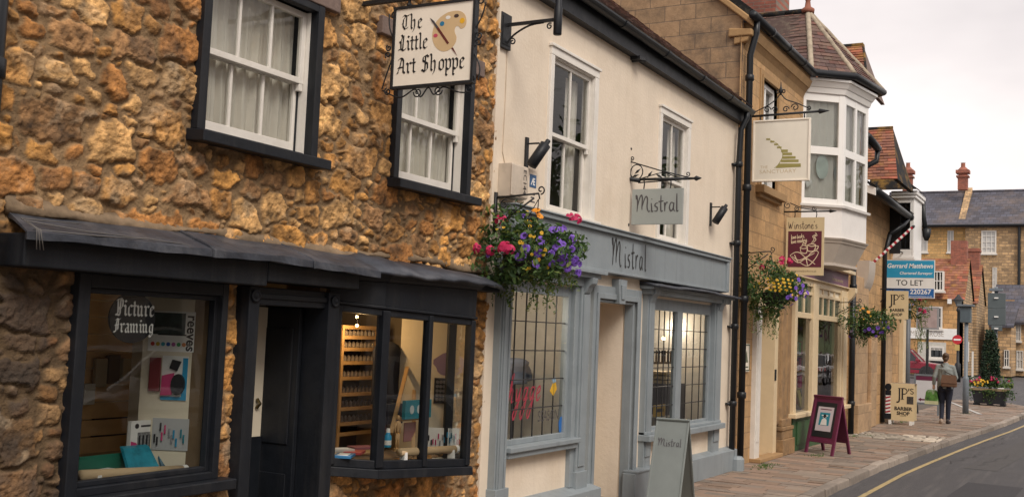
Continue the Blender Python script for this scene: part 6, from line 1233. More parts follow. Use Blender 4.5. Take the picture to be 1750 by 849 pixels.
f = MB(); f.box(xa, xa + .03, .78, 1.0, .5, zs_[-1] + .02); f.build('side_board', WD, t); f = MB(); f.box(xb - .03, xb, .78, 1.0, .5, zs_[-1] + .02); f.build('side_board', WD, t); f = MB(); f.box(xa, xb, .98, 1.0, .5, zs_[-1]); f.build('back_board', C_('rack_back', (.10, .05, .02)), t)
TB_ = []
for k, z in enumerate(zs_):
    f = MB(); f.box(xa + .03, xb - .03, .79, .98, z - .012, z); f.box(xa + .03, xb - .03, .78, .79, z - .012, z + .018); f.build('shelf', WD, t)
tubes0 = None
for k, z in enumerate(zs_[1:-1]):
    for j in range(9):
        x = xa + .06 + (xb - xa - .12) * j / 8
        if tubes0 is None:
            f = MB(); f.lathe((0, 0, 0), [(.012, 0), (.013, .018), (.017, .02), (.016, .05), (.004, .068)], 8); tubes0 = f.build('paint_tube', [C_('tube_metal', (.24, .20, .17), .35)], loc=(0, 0, 0)); o = tubes0
        else: o = tubes0.copy(); COL.objects.link(o)
        o.location = (x, .835, z); tag(o, 'small grey paint tube standing in a row on the lit wooden rack', 'paint tube', 'paint tubes on the wooden rack')
BULB = mat('bulb_glow', (1, .7, .3), emit=(1, .55, .18), estr=18)
def bulb(px, py, y, label, r=.018, en=6, lc=(1, .62, .28), group='warm bulbs inside the shop windows'):
    p = at_y(px, py, y); t = thing('pendant_bulb', label, 'light bulb', p, group); f = MB(); f.ball(p, r); f.build('glass_bulb', BULB, t, smooth=True); f = MB(); f.tube([p + Vector((0, 0, r)), (p.x, p.y, 2.5)], .004, 5); f.build('flex', BLACK, t)
    l = bpy.data.lights.new('bulb_light', 'POINT'); l.energy = en; l.color = lc; l.shadow_soft_size = .03; o = bpy.data.objects.new('bulb_light', l); COL.objects.link(o); o.parent = t; o.location = (0, -.03, -.05)
bulb(610, 541, .62, 'upper glowing warm bulb in the bay window above the paint rack', .012, 3); bulb(610, 556, .58, 'lower glowing warm bulb in the bay window above the paint rack', .012, 3)
# artist's easel with teal box, apron, lay figure, bottle, books
te = thing('easel', 'pale wooden artist easel standing inside the bay window', 'easel', at_y(700, 770, .25)); E_ = lambda px, py, y: at_y(px, py, y)
for a, b in (((703, 600, .45), (668, 740, .15)), ((709, 600, .45), (706, 770, .15)), ((706, 590, .46), (722, 750, .75))): f = MB(); bar(f, E_(*a), E_(*b), .03, .02); f.build('leg', WD, te)
f = MB(); bar(f, E_(684, 716, .14), E_(728, 712, .14), .03, .03); f.build('ledge', WD, te)
FE = Fr((0, .12, 0))
def tealbox(t, fr, a0, a1, b0, b1, c):
    for k in range(3): f = MB(); f.fprism(fr, poly_disc(fr, a0 + (a1 - a0) * (.25 + .27 * k), (b0 + b1) / 2, .03, .035, 16), c, c + .002); f.build('printed_disc', C_('pale_disc', (.5, .55, .55)), t)
panel_item('teal_box', 'teal boxed set with three pale discs on the easel ledge', 'box', FE, 688, 684, 731, 712, TEAL, .03, tealbox)
panel_item('picture_card', 'pink and white card below the teal box in the bay window', 'card', Fr((0, .2, 0)), 690, 722, 708, 752, C_('pink_card', (.35, .17, .17)), .01)
def garment(name, label, cat, px, py0, py1, y, w, m, hood=False, arms=True, d=.16):
    a = at_y(px, py0, y); b = at_y(px, py1, y); h = a.z - b.z; t = thing(name, label, cat, b); f = MB(); rg = random.Random(int(px)); n = 18
    prof = [(0, .62), (.12, .60), (.35, .56), (.6, .60), (.78, .66), (.88, .50), (.93, .22)] if not hood else [(0, .62), (.12, .60), (.35, .56), (.55, .60), (.68, .66), (.76, .46), (.82, .3), (.90, .36), (.97, .26), (1, .08)]
    rings = [[Vector((b.x + w / 2 * r * 1.5 * math.cos(2 * math.pi * k / n) * (1 + .05 * math.sin(k * 3 + z * 6)), y + d * r * 1.2 * math.sin(2 * math.pi * k / n) * (1 + .07 * math.sin(k * 4 + z * 9)), b.z + h * z)) for k in range(n)] for z, r in prof]; f.loft(rings); f.build('body', m, t, smooth=True)
    if arms:
        for s in (-1, 1): f = MB(); f.tube([(b.x + s * w * .42, y, b.z + h * .66), (b.x + s * w * .56, y - .02, b.z + h * .42), (b.x + s * w * .52, y - .06, b.z + h * .12)], [.06, .055, .045], 10); f.build('sleeve', m, t, smooth=True)
    f = MB(); f.tube([(b.x, y, b.z + .05), (b.x, y, .45)], .015, 8); f.lathe((b.x, y, .42), [(.16, 0), (.15, .015), (.02, .03)], 16); f.build('stand', BLACK, t); return t
garment('smock', 'dark navy smock hanging inside the bay window beside the rack', 'smock', 657, 575, 690, .55, .26, C_('navy_cloth', (.02, .022, .035), .9), arms=False)  # cloth form added where the glass mirrors a person
garment('apron', 'bright blue apron hanging behind the easel', 'apron', 699, 565, 640, .85, .26, C_('blue_cloth', (.02, .15, .30), .9), hood=True, arms=False)
t = thing('lay_figure', 'small jointed wooden mannequin standing in the bay window', 'mannequin', at_y(678, 768, .0)); pz = at_y(678, 768, 0); hh = at_y(679, 709, 0).z - pz.z; J = lambda x, z, y=0: pz + Vector((x * hh, y * hh, z * hh))
for nm, pts, r in (('torso', [J(0, .48), J(.0, .56), J(.01, .68), J(.0, .8), J(0, .84)], [.05, .035, .075, .08, .02]), ('head', [J(0, .86), J(0, .9), J(0, .96), J(0, 1.0)], [.02, .05, .05, .02]), ('leg', [J(-.04, .48), J(-.05, .26), J(-.05, .24), J(-.07, .04)], [.05, .03, .035, .02]), ('leg', [J(.04, .48), J(.06, .26), J(.06, .24), J(.05, .04)], [.05, .03, .035, .02]), ('arm', [J(-.09, .78), J(-.14, .62), J(-.14, .6), J(-.10, .44)], [.03, .022, .026, .018]), ('arm', [J(.09, .78), J(.15, .62), J(.15, .6), J(.13, .44)], [.03, .022, .026, .018])):
    f = MB(); f.tube(pts, [v * hh for v in r], 10); f.build(nm, WD, t, smooth=True)
f = MB(); f.lathe(pz, [(.1 * hh, -.01), (.1 * hh, .01), (.02, .014)], 14); f.build('base', WD, t)
pb = at_y(662, 764, -.05); t = thing('bottle', 'blue and white plastic bottle beside the wooden mannequin', 'bottle', pb); f = MB(); f.lathe(pb, [(.026, 0), (.028, .01), (.028, .085), (.016, .1), (.016, .12)], 14); f.build('body', CYAN, t, smooth=True); f = MB(); f.lathe(pb + Vector((0, 0, .112)), [(.017, 0), (.014, .03)], 12); f.build('cap', PURE, t); f = MB(); f.lathe(pb + Vector((0, 0, .02)), [(.0285, 0), (.0285, .035)], 14); f.build('printed_label', PURE, t)
rg = random.Random(2)
for k, (px, py, c, lb) in enumerate(((588, 778, (.03, .16, .33), 'blue book lying at the front left of the bay window'), (606, 772, (.45, .06, .06), 'red book lying at the left of the bay window'), (580, 768, (.5, .46, .42), 'white book lying at the back left of the bay window'), (618, 764, (.30, .10, .12), 'dark red book lying behind the red book in the bay window'))):
    p = at_y(px, py, -.02 + .09 * k); flat('book', lb, 'book', p.x, p.y, p.z - .01, .19, .13, .02, rg.uniform(-.5, .5), C_('book_cover_%d' % k, c), PURE if k % 2 == 0 else None)
# more hanging stock in the bay and the picture window
for k, (px0, py0, px1, py1, c, lb) in enumerate(((659, 690, 683, 722, (.035, .04, .06), 'navy packet hanging behind the wooden mannequin'), (640, 640, 654, 690, (.02, .10, .24), 'royal blue packet hanging between the rack and the easel'), (642, 694, 655, 738, (.12, .03, .06), 'maroon folder standing below the royal blue packet'), (712, 632, 727, 668, (.20, .22, .24), 'grey sketch pad hanging right of the easel'), (711, 740, 726, 770, (.05, .05, .055), 'black box standing low between the two right panes of the bay'), (646, 738, 656, 764, (.35, .36, .30), 'pale jar shaped packet left of the blue bottle'))):
    panel_item('packet', lb, 'packet', Fr((0, .34 + .02 * k, 0)), px0, py0, px1, py1, C_('stock_%d' % k, c), .03)
for k, (px0, py0, px1, py1, c, lb) in enumerate(((160, 612, 176, 660, (.30, .24, .16), 'buff frame corner sample hanging on the slatted board'), (182, 606, 198, 655, (.09, .05, .03), 'dark frame corner sample hanging on the slatted board'), (206, 612, 222, 650, (.40, .33, .2), 'gold frame corner sample hanging on the slatted board'), (228, 600, 246, 655, (.05, .05, .06), 'black portfolio hanging at the right of the slatted board'), (140, 655, 156, 690, (.42, .40, .36), 'white mount card low on the slatted board'))):
    panel_item('sample', lb, 'sample', Fr((0, .92, 0)), px0, py0, px1, py1, C_('sample_%d' % k, c), .03)
# cream shop window goods
bulb(860, 523, .45, 'glowing warm bulb at the top left of the leaded window', .02, 8, (1, .84, .66))
bulb(1134, 578, .7, 'larger warm glow in the right leaded window', .026, 7, (1, .84, .66)); bulb(1150, 554, .8, 'smaller warm bulb high in the right leaded window', .016, 4, (1, .84, .66))
garment('coat', 'pink hooded coat on a stand in the leaded shop window', 'coat', 921, 598, 672, .75, .42, C_('pink_cloth', (.50, .06, .16), .9), hood=True)  # hooded form added in place of a passer-by mirrored in the glass
garment('shirt', 'pale blue checked shirt on a stand beside the pink coat', 'shirt', 879, 608, 655, .7, .40, C_('checked_cloth', (.17, .21, .30), .9)); 
FG = Fr((0, .034, 0)); f = MB(); xa, za = on_fr(866, 690, FG); xb, _ = on_fr(930, 690, FG); handwriting(f, Fr(FG.P(xa, za), (1, 0, .02), (.22, 0, 1), (0, -1, 0)), 'hygge', (xb - xa) / 5.0, 0, 0, .004, w=.12, sp=1.15); f.build('red_window_script', C_('red_vinyl', (.38, .03, .06)), cs)
f = MB(); xa, za = on_fr(918, 720, FG); xb, _ = on_fr(957, 718, FG); sans(f, FG, 'SEASON', .15, xa, za, .004, sx=(xb - xa) / .60); f.build('dark_window_lettering', GREYINK, cs)
for nm, pts, m_ in (('yellow_leaf_sticker', [(939, 668), (945, 676), (951, 664), (949, 652), (944, 655)], YELLOW), ('blue_leaf_sticker', [(945, 655), (950, 652), (948, 644), (943, 648)], C_('pale_blue_vinyl', (.25, .38, .5))), ('blue_leaf_sticker', [(955, 738), (958, 738), (963, 718), (962, 710), (957, 712), (954, 722)], C_('blue_vinyl', (.02, .13, .4)))):
    f = MB(); f.fprism(FG, [on_fr(*q, FG) for q in pts], .003, .005); f.build(nm, m_, cs)
FI = Fr((0, .55, 0)); t = thing('hook_rail', 'row of dark upright spindles inside the right leaded window', 'rail', at_y(1132, 628, .55))
f = MB(); a, z = on_fr(1112, 622, FI); b, z1 = on_fr(1152, 604, FI); f.fbox(FI, a, b, z, z + .03, -.02, .0); f.build('rail', BLACK, t)
for k in range(9): c = a + (b - a) * k / 8; f = MB(); f.tube([FI.P(c, z + .03, -.01), FI.P(c, z1, -.01)], .012, 6); f.lathe(FI.P(c, z1, -.01), [(.012, 0), (.024, .02), (.004, .05)], 8); f.build('spindle', BLACK, t)
p0, p1 = at_y(1126, 655, .6), at_y(1150, 632, .6)
for k in range(3): f = MB(); z = p0.z + (p1.z - p0.z) * k / 3; f.box(p0.x, p1.x, .5, .8, z, z + (p1.z - p0.z) / 3 - .015); tag(f.build('storage_box', C_('cream_box', (.55, .45, .3)), bevel=.006), '%s cream box of the stack in the right leaded window' % ('lowest', 'middle', 'topmost')[k], 'box', 'cream boxes in the leaded window')
f = MB(); f.box(p0.x - .15, p1.x + .1, .45, .85, .42, p0.z - .002); tag(f.build('display_table', C_('dark_table', (.03, .03, .04))), 'dark display block under the cream boxes in the right leaded window', 'display block')
a, b = at_y(1117, 712, .25), at_y(1136, 690, .25); f = MB(); slab_frame(f, a.x, b.x, a.z, b.z, .24, .26, .05, .05, .05, .05); tag(f.build('framed_picture', C_('yellow_frame', (.6, .38, .05))), 'small yellow frame low in the right leaded window', 'picture frame')
f = MB(); f.box(a.x - .05, b.x + .1, .1, .44, .42, a.z); tag(f.build('display_plinth', C_('grey_plinth', (.2, .2, .19))), 'grey plinth under the yellow frame in the right leaded window', 'plinth')
# book shop window
t = thing('book_case', 'bookcase filled with bright books inside the cream bookshop window', 'bookcase', (19.4, .5, .64)); f = MB(); f.box(18.7, 21.9, .66, .68, .64, 2.3); f.build('back_board', WD, t)
for z in (.66, .98, 1.3, 1.62): f = MB(); f.box(18.7, 21.9, .44, .66, z - .02, z); f.build('shelf', WD, t)
rg = random.Random(12); cols = [((.45, .05, .15), 'red'), ((.02, .22, .3), 'teal'), ((.5, .35, .06), 'yellow'), ((.5, .46, .4), 'cream'), ((.05, .06, .09), 'navy'), ((.4, .12, .05), 'orange'), ((.05, .2, .08), 'green'), ((.5, .1, .25), 'pink')]
for z in (.66, .98, 1.3, 1.62):
    x = 18.74
    while x < 21.75:
        w = rg.uniform(.03, .07); h = rg.uniform(.19, .27); c, nm = rg.choice(cols)
        if rg.random() < .12: x += .12; continue
        f = MB(); f.box(x, x + w - .004, .46 + rg.uniform(0, .03), .64, z + .001, z + h); tag(f.build('book', C_('spine_' + nm, c)), '%s book standing in the bookcase inside the cream bookshop window' % nm, 'book', 'books in the bookshop bookcase'); x += w
for k, (x, c, nm) in enumerate(((18.85, (.55, .08, .22), 'pink'), (19.15, (.4, .1, .2), 'dusky red'), (19.45, (.02, .25, .3), 'teal'), (20.4, (.5, .42, .1), 'yellow'), (20.8, (.5, .48, .44), 'white'), (21.3, (.3, .05, .07), 'maroon'))):
    f = MB(); f.prism([(x, .22, .645), (x + .24, .22, .645), (x + .24, .30, .96), (x, .30, .96)], (0, .03, .008)); tag(f.build('display_book', C_('cover_' + nm.replace(' ', '_'), c)), '%s book shown face out on the bookshop window shelf' % nm, 'book')

# ================================================================== PAVEMENT BOARDS
def aboard(name, label, cat, A_, B_, spread, h, frame_m, face_m, fw, legs, extra=None, dirn=None):
    """A at the left foot and B at the right foot of the front leaf; spread = vector to the rear feet"""
    A_, B_ = Vector(A_), Vector(B_); sp = Vector(spread); t = thing(name, label, cat, (A_ + B_) / 2 + sp / 2); top = sp / 2 + Vector((0, 0, h)); u = (B_ - A_).normalized()
    for nm, off, sg in (('front_leaf', Vector((0, 0, 0)), 1), ('rear_leaf', sp, -1)):
        v = (top - off).normalized(); n = u.cross(v) * sg; L_ = (top - off).length; fr = Fr(A_ + off, u, v, n); W_ = (B_ - A_).length; f = MB()
        f.fbox(fr, 0, fw, 0, L_, -.03, 0); f.fbox(fr, W_ - fw, W_, 0, L_, -.03, 0); f.fbox(fr, fw, W_ - fw, L_ - fw, L_, -.029, -.001); f.fbox(fr, fw, W_ - fw, legs, legs + fw, -.029, -.001); leaf = f.build(nm, frame_m, t, bevel=.003)
        f = MB(); f.fbox(fr, fw, W_ - fw, legs + fw, L_ - fw, -.022, -.008); f.build('panel', face_m, t)
        if sg == 1 and extra: extra(t, fr, W_, L_)
    return t
SG = mat('grey_green_board', (.165, .185, .178), .5, .1, 4)
A_ = Vector((10.86, -.51, 0)); B_ = Vector((10.92, -.87, 0))
def ex1(t, fr, W_, L_): f = MB(); handwriting(f, fr, 'Mistral', .050, W_ * .14, L_ * .70, -.003, w=.14, sp=1.0); f.build('lettering', GREYINK, t)
aboard('pavement_board', 'pale sage grey folding pavement board with handwritten lettering outside the cream shop', 'pavement board', A_, B_, (.88, .12, 0), .97, SG, SG, .02, 0.0, ex1)
def ex2(t, fr, W_, L_):
    f = MB(); f.fbox(fr, .09, W_ - .09, .24 + (L_ - .3) * .08, L_ - .12, -.006, -.003); f.build('chalk_panel', BLK, t)
    f = MB(); f.fbox(fr, .14, W_ - .14, .40, L_ - .20, -.003, .0); f.build('paper', C_('pale_pink_paper', (.58, .52, .56)), t)
    f = MB(); f.fbox(fr, .20, W_ - .20, .50, L_ - .30, .0, .002); f.build('teal_cover', C_('teal_cover', (.02, .24, .33)), t)
    f = MB(); cx = W_ / 2; f.fprism(fr, poly_disc(fr, cx, .66, .03, .035, 14), .002, .004); f.build('dark_hair_print', BLK, t); f = MB(); f.fprism(fr, [(cx - .07, .505), (cx + .07, .505), (cx + .05, .60), (cx, .63), (cx - .05, .60)], .002, .003); f.build('white_figure_print', PURE, t)
    f = MB(); f.fbox(fr, .24, W_ - .24, L_ - .36, L_ - .34, .002, .003); f.fbox(fr, .27, W_ - .27, L_ - .39, L_ - .375, .002, .003); f.build('printed_title', PURE, t); f = MB(); f.fbox(fr, .19, W_ - .19, L_ - .25, L_ - .235, .0, .001); f.build('printed_line', PLUM, t)
fa, fb, rb = at_z(1370, 772), at_z(1420, 780), at_z(1438, 776)
aboard('pavement_board', 'plum framed pavement board with a teal book poster outside the bookshop', 'pavement board', (18.75, -.26, 0), (18.45, -.80, 0), (.60, -.18, 0), .97, PLUM, PLUM, .055, .2, ex2)
# barber's pavement board with the pole cut-out
XB = 27.3; S_ = SIDE(XB, -.22); t = thing('pavement_board', 'buff barber board with red striped pole cut-out at its left edge, on white feet', 'pavement board', (XB, -.4, 0))
f = MB(); f.fbox(S_, 0, .54, .10, .98, -.03, 0); f.build('board', CREAMB, t); f = MB(); f.fbox(S_, .0, .54, .10, .98, -.38, -.35); f.build('rear_board', CREAMB, t); f = MB(); f.fbox(S_, 0, .54, .955, .98, -.35, -.03); f.build('top_bar', TIMBER, t)
for a in (-.04, .43): f = MB(); f.fbox(S_, a, a + .06, 0, .10, -.05, .0); f.build('foot', PURE, t); f = MB(); f.fbox(S_, a, a + .06, 0, .10, -.38, -.33); f.build('foot', PURE, t)
f = MB(); jps(f, S_, .12, .60, .27, .002); sans(f, S_, 'BARBER', .115, .29, .345, .003, 'CENTER', .004); sans(f, S_, 'SHOP', .115, .29, .235, .003, 'CENTER', .004); f.fbox(S_, .22, .36, .21, .216, .001, .003); f.build('lettering', INK, t)
f = MB(); f.fbox(S_, .37, .52, .50, .68, .001, .004); f.build('small_photo', mat('dark_photo_print', (.05, .045, .04), .4, .9, 25), t)
f = MB(); f.fprism(S_, poly_disc(S_, -.055, .88, .075, .085, 16), -.02, .006); f.fbox(S_, -.12, .01, .68, .80, -.02, .005); f.fbox(S_, -.13, .02, .12, .25, -.02, .005); f.build('pole_end', BLACK, t)
f = MB(); f.fbox(S_, -.11, .0, .25, .68, -.02, .004); f.build('pole_panel', PURE, t)
for k in range(5): f = MB(); f.fprism(S_, [(-.11, .26 + k * .085), (.0, .29 + k * .085), (.0, .33 + k * .085), (-.11, .30 + k * .085)], .004, .006); f.build('red_stripe', mat('barber_red', (.36, .015, .03)), t)
# grey framed board further on
XG = 32.0; S_ = SIDE(XG); GM = mat('grey_metal_frame', (.16, .18, .20), .5, .1, 5); t = thing('pavement_board', 'grey framed white board with a purple header and small arrow, left of the walking woman', 'pavement board', (XG, -.35, 0))
f = MB(); slab_frame(MB(), 0, 1, 0, 1, 0, 1, .1, .1, .1, .1); f.fbox(S_, .05, .10, .0, 1.12, -.04, 0); f.fbox(S_, .66, .71, 0, 1.12, -.04, 0); f.fbox(S_, .10, .66, 1.07, 1.12, -.039, -.001); f.fbox(S_, .10, .66, .28, .34, -.039, -.001); f.build('front_frame', GM, t)
f = MB(); f.prism([S_.P(.05, 1.1, -.05), S_.P(.1, 1.1, -.05), S_.P(.1, 0, -.55), S_.P(.05, 0, -.55)], (.03, 0, 0)); f.prism([S_.P(.66, 1.1, -.05), S_.P(.71, 1.1, -.05), S_.P(.71, 0, -.55), S_.P(.66, 0, -.55)], (.03, 0, 0)); f.build('rear_frame', GM, t)
f = MB(); f.fbox(S_, .1, .66, .34, 1.07, -.03, -.01); f.build('panel', mat('white_panel', (.62, .62, .64), .4, .04), t); f = MB(); f.fbox(S_, .1, .66, .95, 1.07, -.01, -.007); f.build('purple_header', PLUM, t); f = MB(); f.fprism(S_, [(.16, .42), (.24, .37), (.24, .40), (.34, .40), (.34, .44), (.24, .44), (.24, .47)], -.01, -.007); f.build('arrow_print', PLUM, t)
# ================================================================== THE FAR SIDE OF THE JUNCTION
def px_box(px0, py0, px1, py1, x):
    p, q = at_x(px0, py1, x), at_x(px1, py0, x); return min(p.y, q.y), max(p.y, q.y), min(p.z, q.z), max(p.z, q.z)
def front_window(parent, px0, py0, px1, py1, x, fm, gm, cols=2, rows=2, th=.12, nm='window'):
    y0, y1, z0, z1 = px_box(px0, py0, px1, py1, x); w = min(.12, (y1 - y0) * .13); f = MB(); S_ = SIDE(x); a0, a1 = -y1, -y0
    for c, d in ((a0, a0 + w), (a1 - w, a1)): f.fbox(S_, c, d, z0, z1, -.1, th)
    f.fbox(S_, a0 + w, a1 - w, z0, z0 + w, -.1, th - .002); f.fbox(S_, a0 + w, a1 - w, z1 - w, z1, -.1, th - .002)
    for k in range(1, cols): c = a0 + (a1 - a0) * k / cols; f.fbox(S_, c - .03, c + .03, z0 + w, z1 - w, -.05, th - .03)
    for k in range(1, rows): c = z0 + (z1 - z0) * k / rows; f.fbox(S_, a0 + w, a1 - w, c - .03, c + .03, -.052, th - .032)
    f.fbox(S_, a0 - .08, a1 + .08, z0 - .14, z0, -.1, th + .08); o = f.build(nm, fm, parent)
    g = MB(); g.quad(S_.P(a0 + w, z0 + w, .03), S_.P(a1 - w, z0 + w, .03), S_.P(a1 - w, z1 - w, .03), S_.P(a0 + w, z1 - w, .03)); g.build('pane', gm, o); return o
PALEG = mat('pale_blind_glass', (.50, .49, .47), .25, .1, 3); DARKG = mat('dark_far_glass', (.05, .055, .06), .08, .3, 2)
FW = mat('far_white_frame', (.66, .63, .58), .5, .05)
# large slate roofed building
XB_ = 105
OCH = block_mat('ochre_rubble_far', (.62, .38, .15), (.45, .30, .14), .55, .26, 'y', dirt=(.30, .18, .08), damt=.45, msize=.03, var=.25, dscale=.5); OCD = block_mat('brown_rubble_far', (.44, .295, .155), (.30, .21, .13), .5, .24, 'y', dirt=(.11, .08, .055), damt=.6, msize=.03, var=.35, dscale=.6)
SLATE = block_mat('slate_roof', (.075, .07, .085), (.035, .035, .042), .5, .3, 'y', dirt=(.16, .12, .10), damt=.6, msize=.02, var=.3, hue=-.08, dscale=.35)
big = thing('slate_roofed_building', 'big ochre stone building with long slate roof and pale windows, far behind', 'building', (XB_, 4, 0))
yl = at_x(1500, 385, XB_).y; ym = at_x(1651, 385, XB_).y; yr = at_x(1850, 390, XB_).y; ze = at_x(1650, 386, XB_).z; zr = at_x(1650, 328, XB_ + 6).z
mb = MB(); mb.quad((XB_, yl, 0), (XB_, ym, 0), (XB_, ym, ze), (XB_, yl, ze)); mb.build('wall', OCH, big); mb = MB(); mb.box(XB_ - .5, XB_, yr, ym - .003, 0, ze); mb.box(XB_ + .01, XB_ + 12, yl, yr, 0, ze); mb.build('wall', OCD, big)
mb = MB(); mb.prism([(XB_ - .9, yl, ze), (XB_ - .9, yr, ze), (XB_ + 6, yr, zr), (XB_ + 6, yl, zr)], (.05, 0, -.2)); mb.build('roof', SLATE, big); mb = MB(); mb.tube([(XB_ - .95, yl, ze - .05), (XB_ - .95, yr, ze - .05)], .12, 8); mb.tube([(XB_ - .7, at_x(1743, 400, XB_).y, ze), (XB_ - .7, at_x(1743, 400, XB_).y, 0)], .12, 8); mb.build('gutter', PLASTIC, big)
mb = MB(); mb.tube([(XB_ + 6, yl, zr), (XB_ + 6, yr, zr)], .15, 8); mb.build('ridge_tiles', SLATE, big)
for a in ((1569, 394, 1586, 431), (1619, 394, 1630, 431)): front_window(big, *a, XB_, FW, PALEG, 2, 2)
for a in ((1677, 394, 1703, 433), (1696, 457, 1704, 500)): front_window(big, *a, XB_ - .5, FW, PALEG, 3, 4)
def stack(parent, px, py_top, py_pot, w, x, zb, base=True):
    y = at_x(px, py_top, x).y; z1 = at_x(px, py_pot, x).z; z0 = at_x(px, py_top, x).z; f = MB(); h = z1 - zb
    f.box(x - w, x + w, y - w, y + w, zb, zb + h * .55); f.box(x - w * 1.3, x + w * 1.3, y - w * 1.3, y + w * 1.3, zb + h * .55, zb + h * .62); f.box(x - w * .9, x + w * .9, y - w * .9, y + w * .9, zb + h * .62, zb + h * .72); f.box(x - w * 1.4, x + w * 1.4, y - w * 1.4, y + w * 1.4, zb + h * .72, zb + h * .86); f.lathe((x, y, zb + h * .86), [(w * 1.3, 0), (w * .8, h * .1), (w * .6, h * .14)], 8); ch = f.build('chimney', BRICK, parent)
    f = MB(); f.lathe((x, y, zb + h), [(w * .5, -.05), (w * .45, (z0 - z1)), (w * .55, (z0 - z1) + .02)], 10); f.build('chimney_pot', mat('terracotta', (.28, .10, .06)), ch)
zc = at_x(1646, 325, XB_ + 4).z; stack(big, 1646, 279, 286, .42, XB_ + 4, zc); stack(big, 1552, 279, 286, .42, XB_ + 4, zc)
y = at_x(1648, 350, XB_ + 2).y; f = MB(); f.prism([(XB_ - .3, y - .28, ze + .3), (XB_ - .3, y + .28, ze + .3), (XB_ + 6, y + .28, zr + .4), (XB_ + 6, y - .28, zr + .4)], (0, 0, -.4)); f.build('parapet', OCD, big)
# red roofed shop with gables
XR = 80; RR = 3.0
red = thing('red_roofed_shop', 'red tiled stone shop with white shop sign band and two gables, across the junction', 'building', (XR, 4, 0))
yr = at_x(1646, 560, XR).y; yl = at_x(1490, 560, XR).y; ze = at_x(1640, 511, XR).z; YM = ze
WARM = block_mat('warm_stone_far', (.50, .29, .12), (.3, .19, .09), .6, .3, 'y', dirt=(.25, .15, .07), damt=.5, msize=.02, var=.18, dscale=.6)
RUBX = block_mat('brown_rubble_gable', (.42, .29, .16), (.16, .12, .08), .38, .2, 'x', dirt=(.12, .09, .06), damt=.55, msize=.03, var=.35, dscale=.7)
mb = MB(); mb.quad((XR, yl, 0), (XR, yr, 0), (XR, yr, ze), (XR, yl, ze)); mb.build('wall', WARM, red)
ap = at_x(1660, 445, XR + RR)
zt = ap.z; v1 = XR + 2 * RR; ap2x = v1 + RR; 
mb = MB(); mb.prism([(XR, yr, 0), (v1, yr, 0), (v1, yr, ze), (XR + RR, yr, zt), (XR, yr, ze)], (0, .3, 0)); mb.build('gable_wall', RUBX, red)
y2 = yr - .25; mb = MB(); mb.prism([(v1, y2, 0), (v1 + 2 * RR, y2, 0), (v1 + 2 * RR, y2, ze), (ap2x, y2, zt), (v1, y2, ze)], (0, .3, 0)); mb.build('gable_wall', RUBX, red)
for k, (x0, yy) in enumerate(((XR, yr), (v1, y2))):
    tiles('roof', red, TILER, (x0 - .25, yl, ze - .05), (x0 - .25, yy - .12, ze - .05), (x0 + RR, yl, zt + .12), (x0 + RR, yy - .12, zt + .12), .28, .35, 30 + k, TP2, th=.03)
    mb = MB(); mb.quad((x0 + RR, yl, zt + .12), (x0 + RR, yy - .12, zt + .12), (x0 + 2 * RR, yy - .12, ze), (x0 + 2 * RR, yl, ze)); mb.build('rear_roof', TILER, red)
f = MB(); p = at_x(1655, 430, XR + RR); f.box(p.x - .5, p.x + .5, yr + .1, yr + 1.15, zt - 1.2, at_x(1652, 412, XR + RR).z); f.build('chimney', BRICK, red)
f = MB(); p2 = at_x(1684, 425, ap2x); f.box(ap2x - .5, ap2x + .5, y2 + .1, y2 + 1.2, zt - 1.2, p2.z); f.box(ap2x - .58, ap2x + .58, y2 + .04, y2 + 1.26, p2.z - .25, p2.z - .1); f.build('chimney', BRICK, red)
y0, y1, z0, z1 = px_box(1540, 562, 1637, 577, XR); S_ = SIDE(XR); f = MB(); f.fbox(S_, -y1, -y0, z0, z1, 0, .08); f.build('shop_sign', PURE, red); f = MB(); a = at_x(1549, 577, XR); b = at_x(1613, 577, XR); fit_sans(f, S_, 'AMELIA  ROSE', -a.y, -b.y, z0 + (z1 - z0) * .25, (z1 - z0) * .5, .085); f.build('sign_lettering', mat('faint_grey_print', (.42, .38, .32), .6), red)
front_window(red, 1597, 464, 1614, 497, XR - .1, FW, DARKG, 3, 2, .5, 'dormer_window'); front_window(red, 1588, 524, 1611, 561, XR, FW, DARKG, 2, 2); front_window(red, 1588, 592, 1614, 612, XR, FW, DARKG, 3, 1, nm='shop_window')
y0, y1, z0, z1 = px_box(1568, 585, 1617, 641, XR); f = MB(); f.fbox(S_, -y1, -y0, 0, z1, .0, .06); f.build('shop_front', mat('grey_white_shopfront', (.5, .48, .43), .6), red); f = MB(); y0, y1, z0, z1 = px_box(1590, 596, 1613, 641, XR); f.fbox(S_, -y1, -y0, .1, z1 - .1, .06, .09); f.build('shop_door', DARKG, red)
y0, y1, z0, z1 = px_box(1620, 511, 1627, 519, XR); f = MB(); f.fbox(S_, -y1, -y0, z0, z1, 0, .3); f.build('alarm_box', PURE, red)
for a in ((1656, 595, 1661, 620),): p = at_y(1658, 607, yr); f = MB(); f.box(XR + 2.2, XR + 3.4, yr - .04, yr + .02, 1.0, 2.4); f.build('side_window', FW, red)
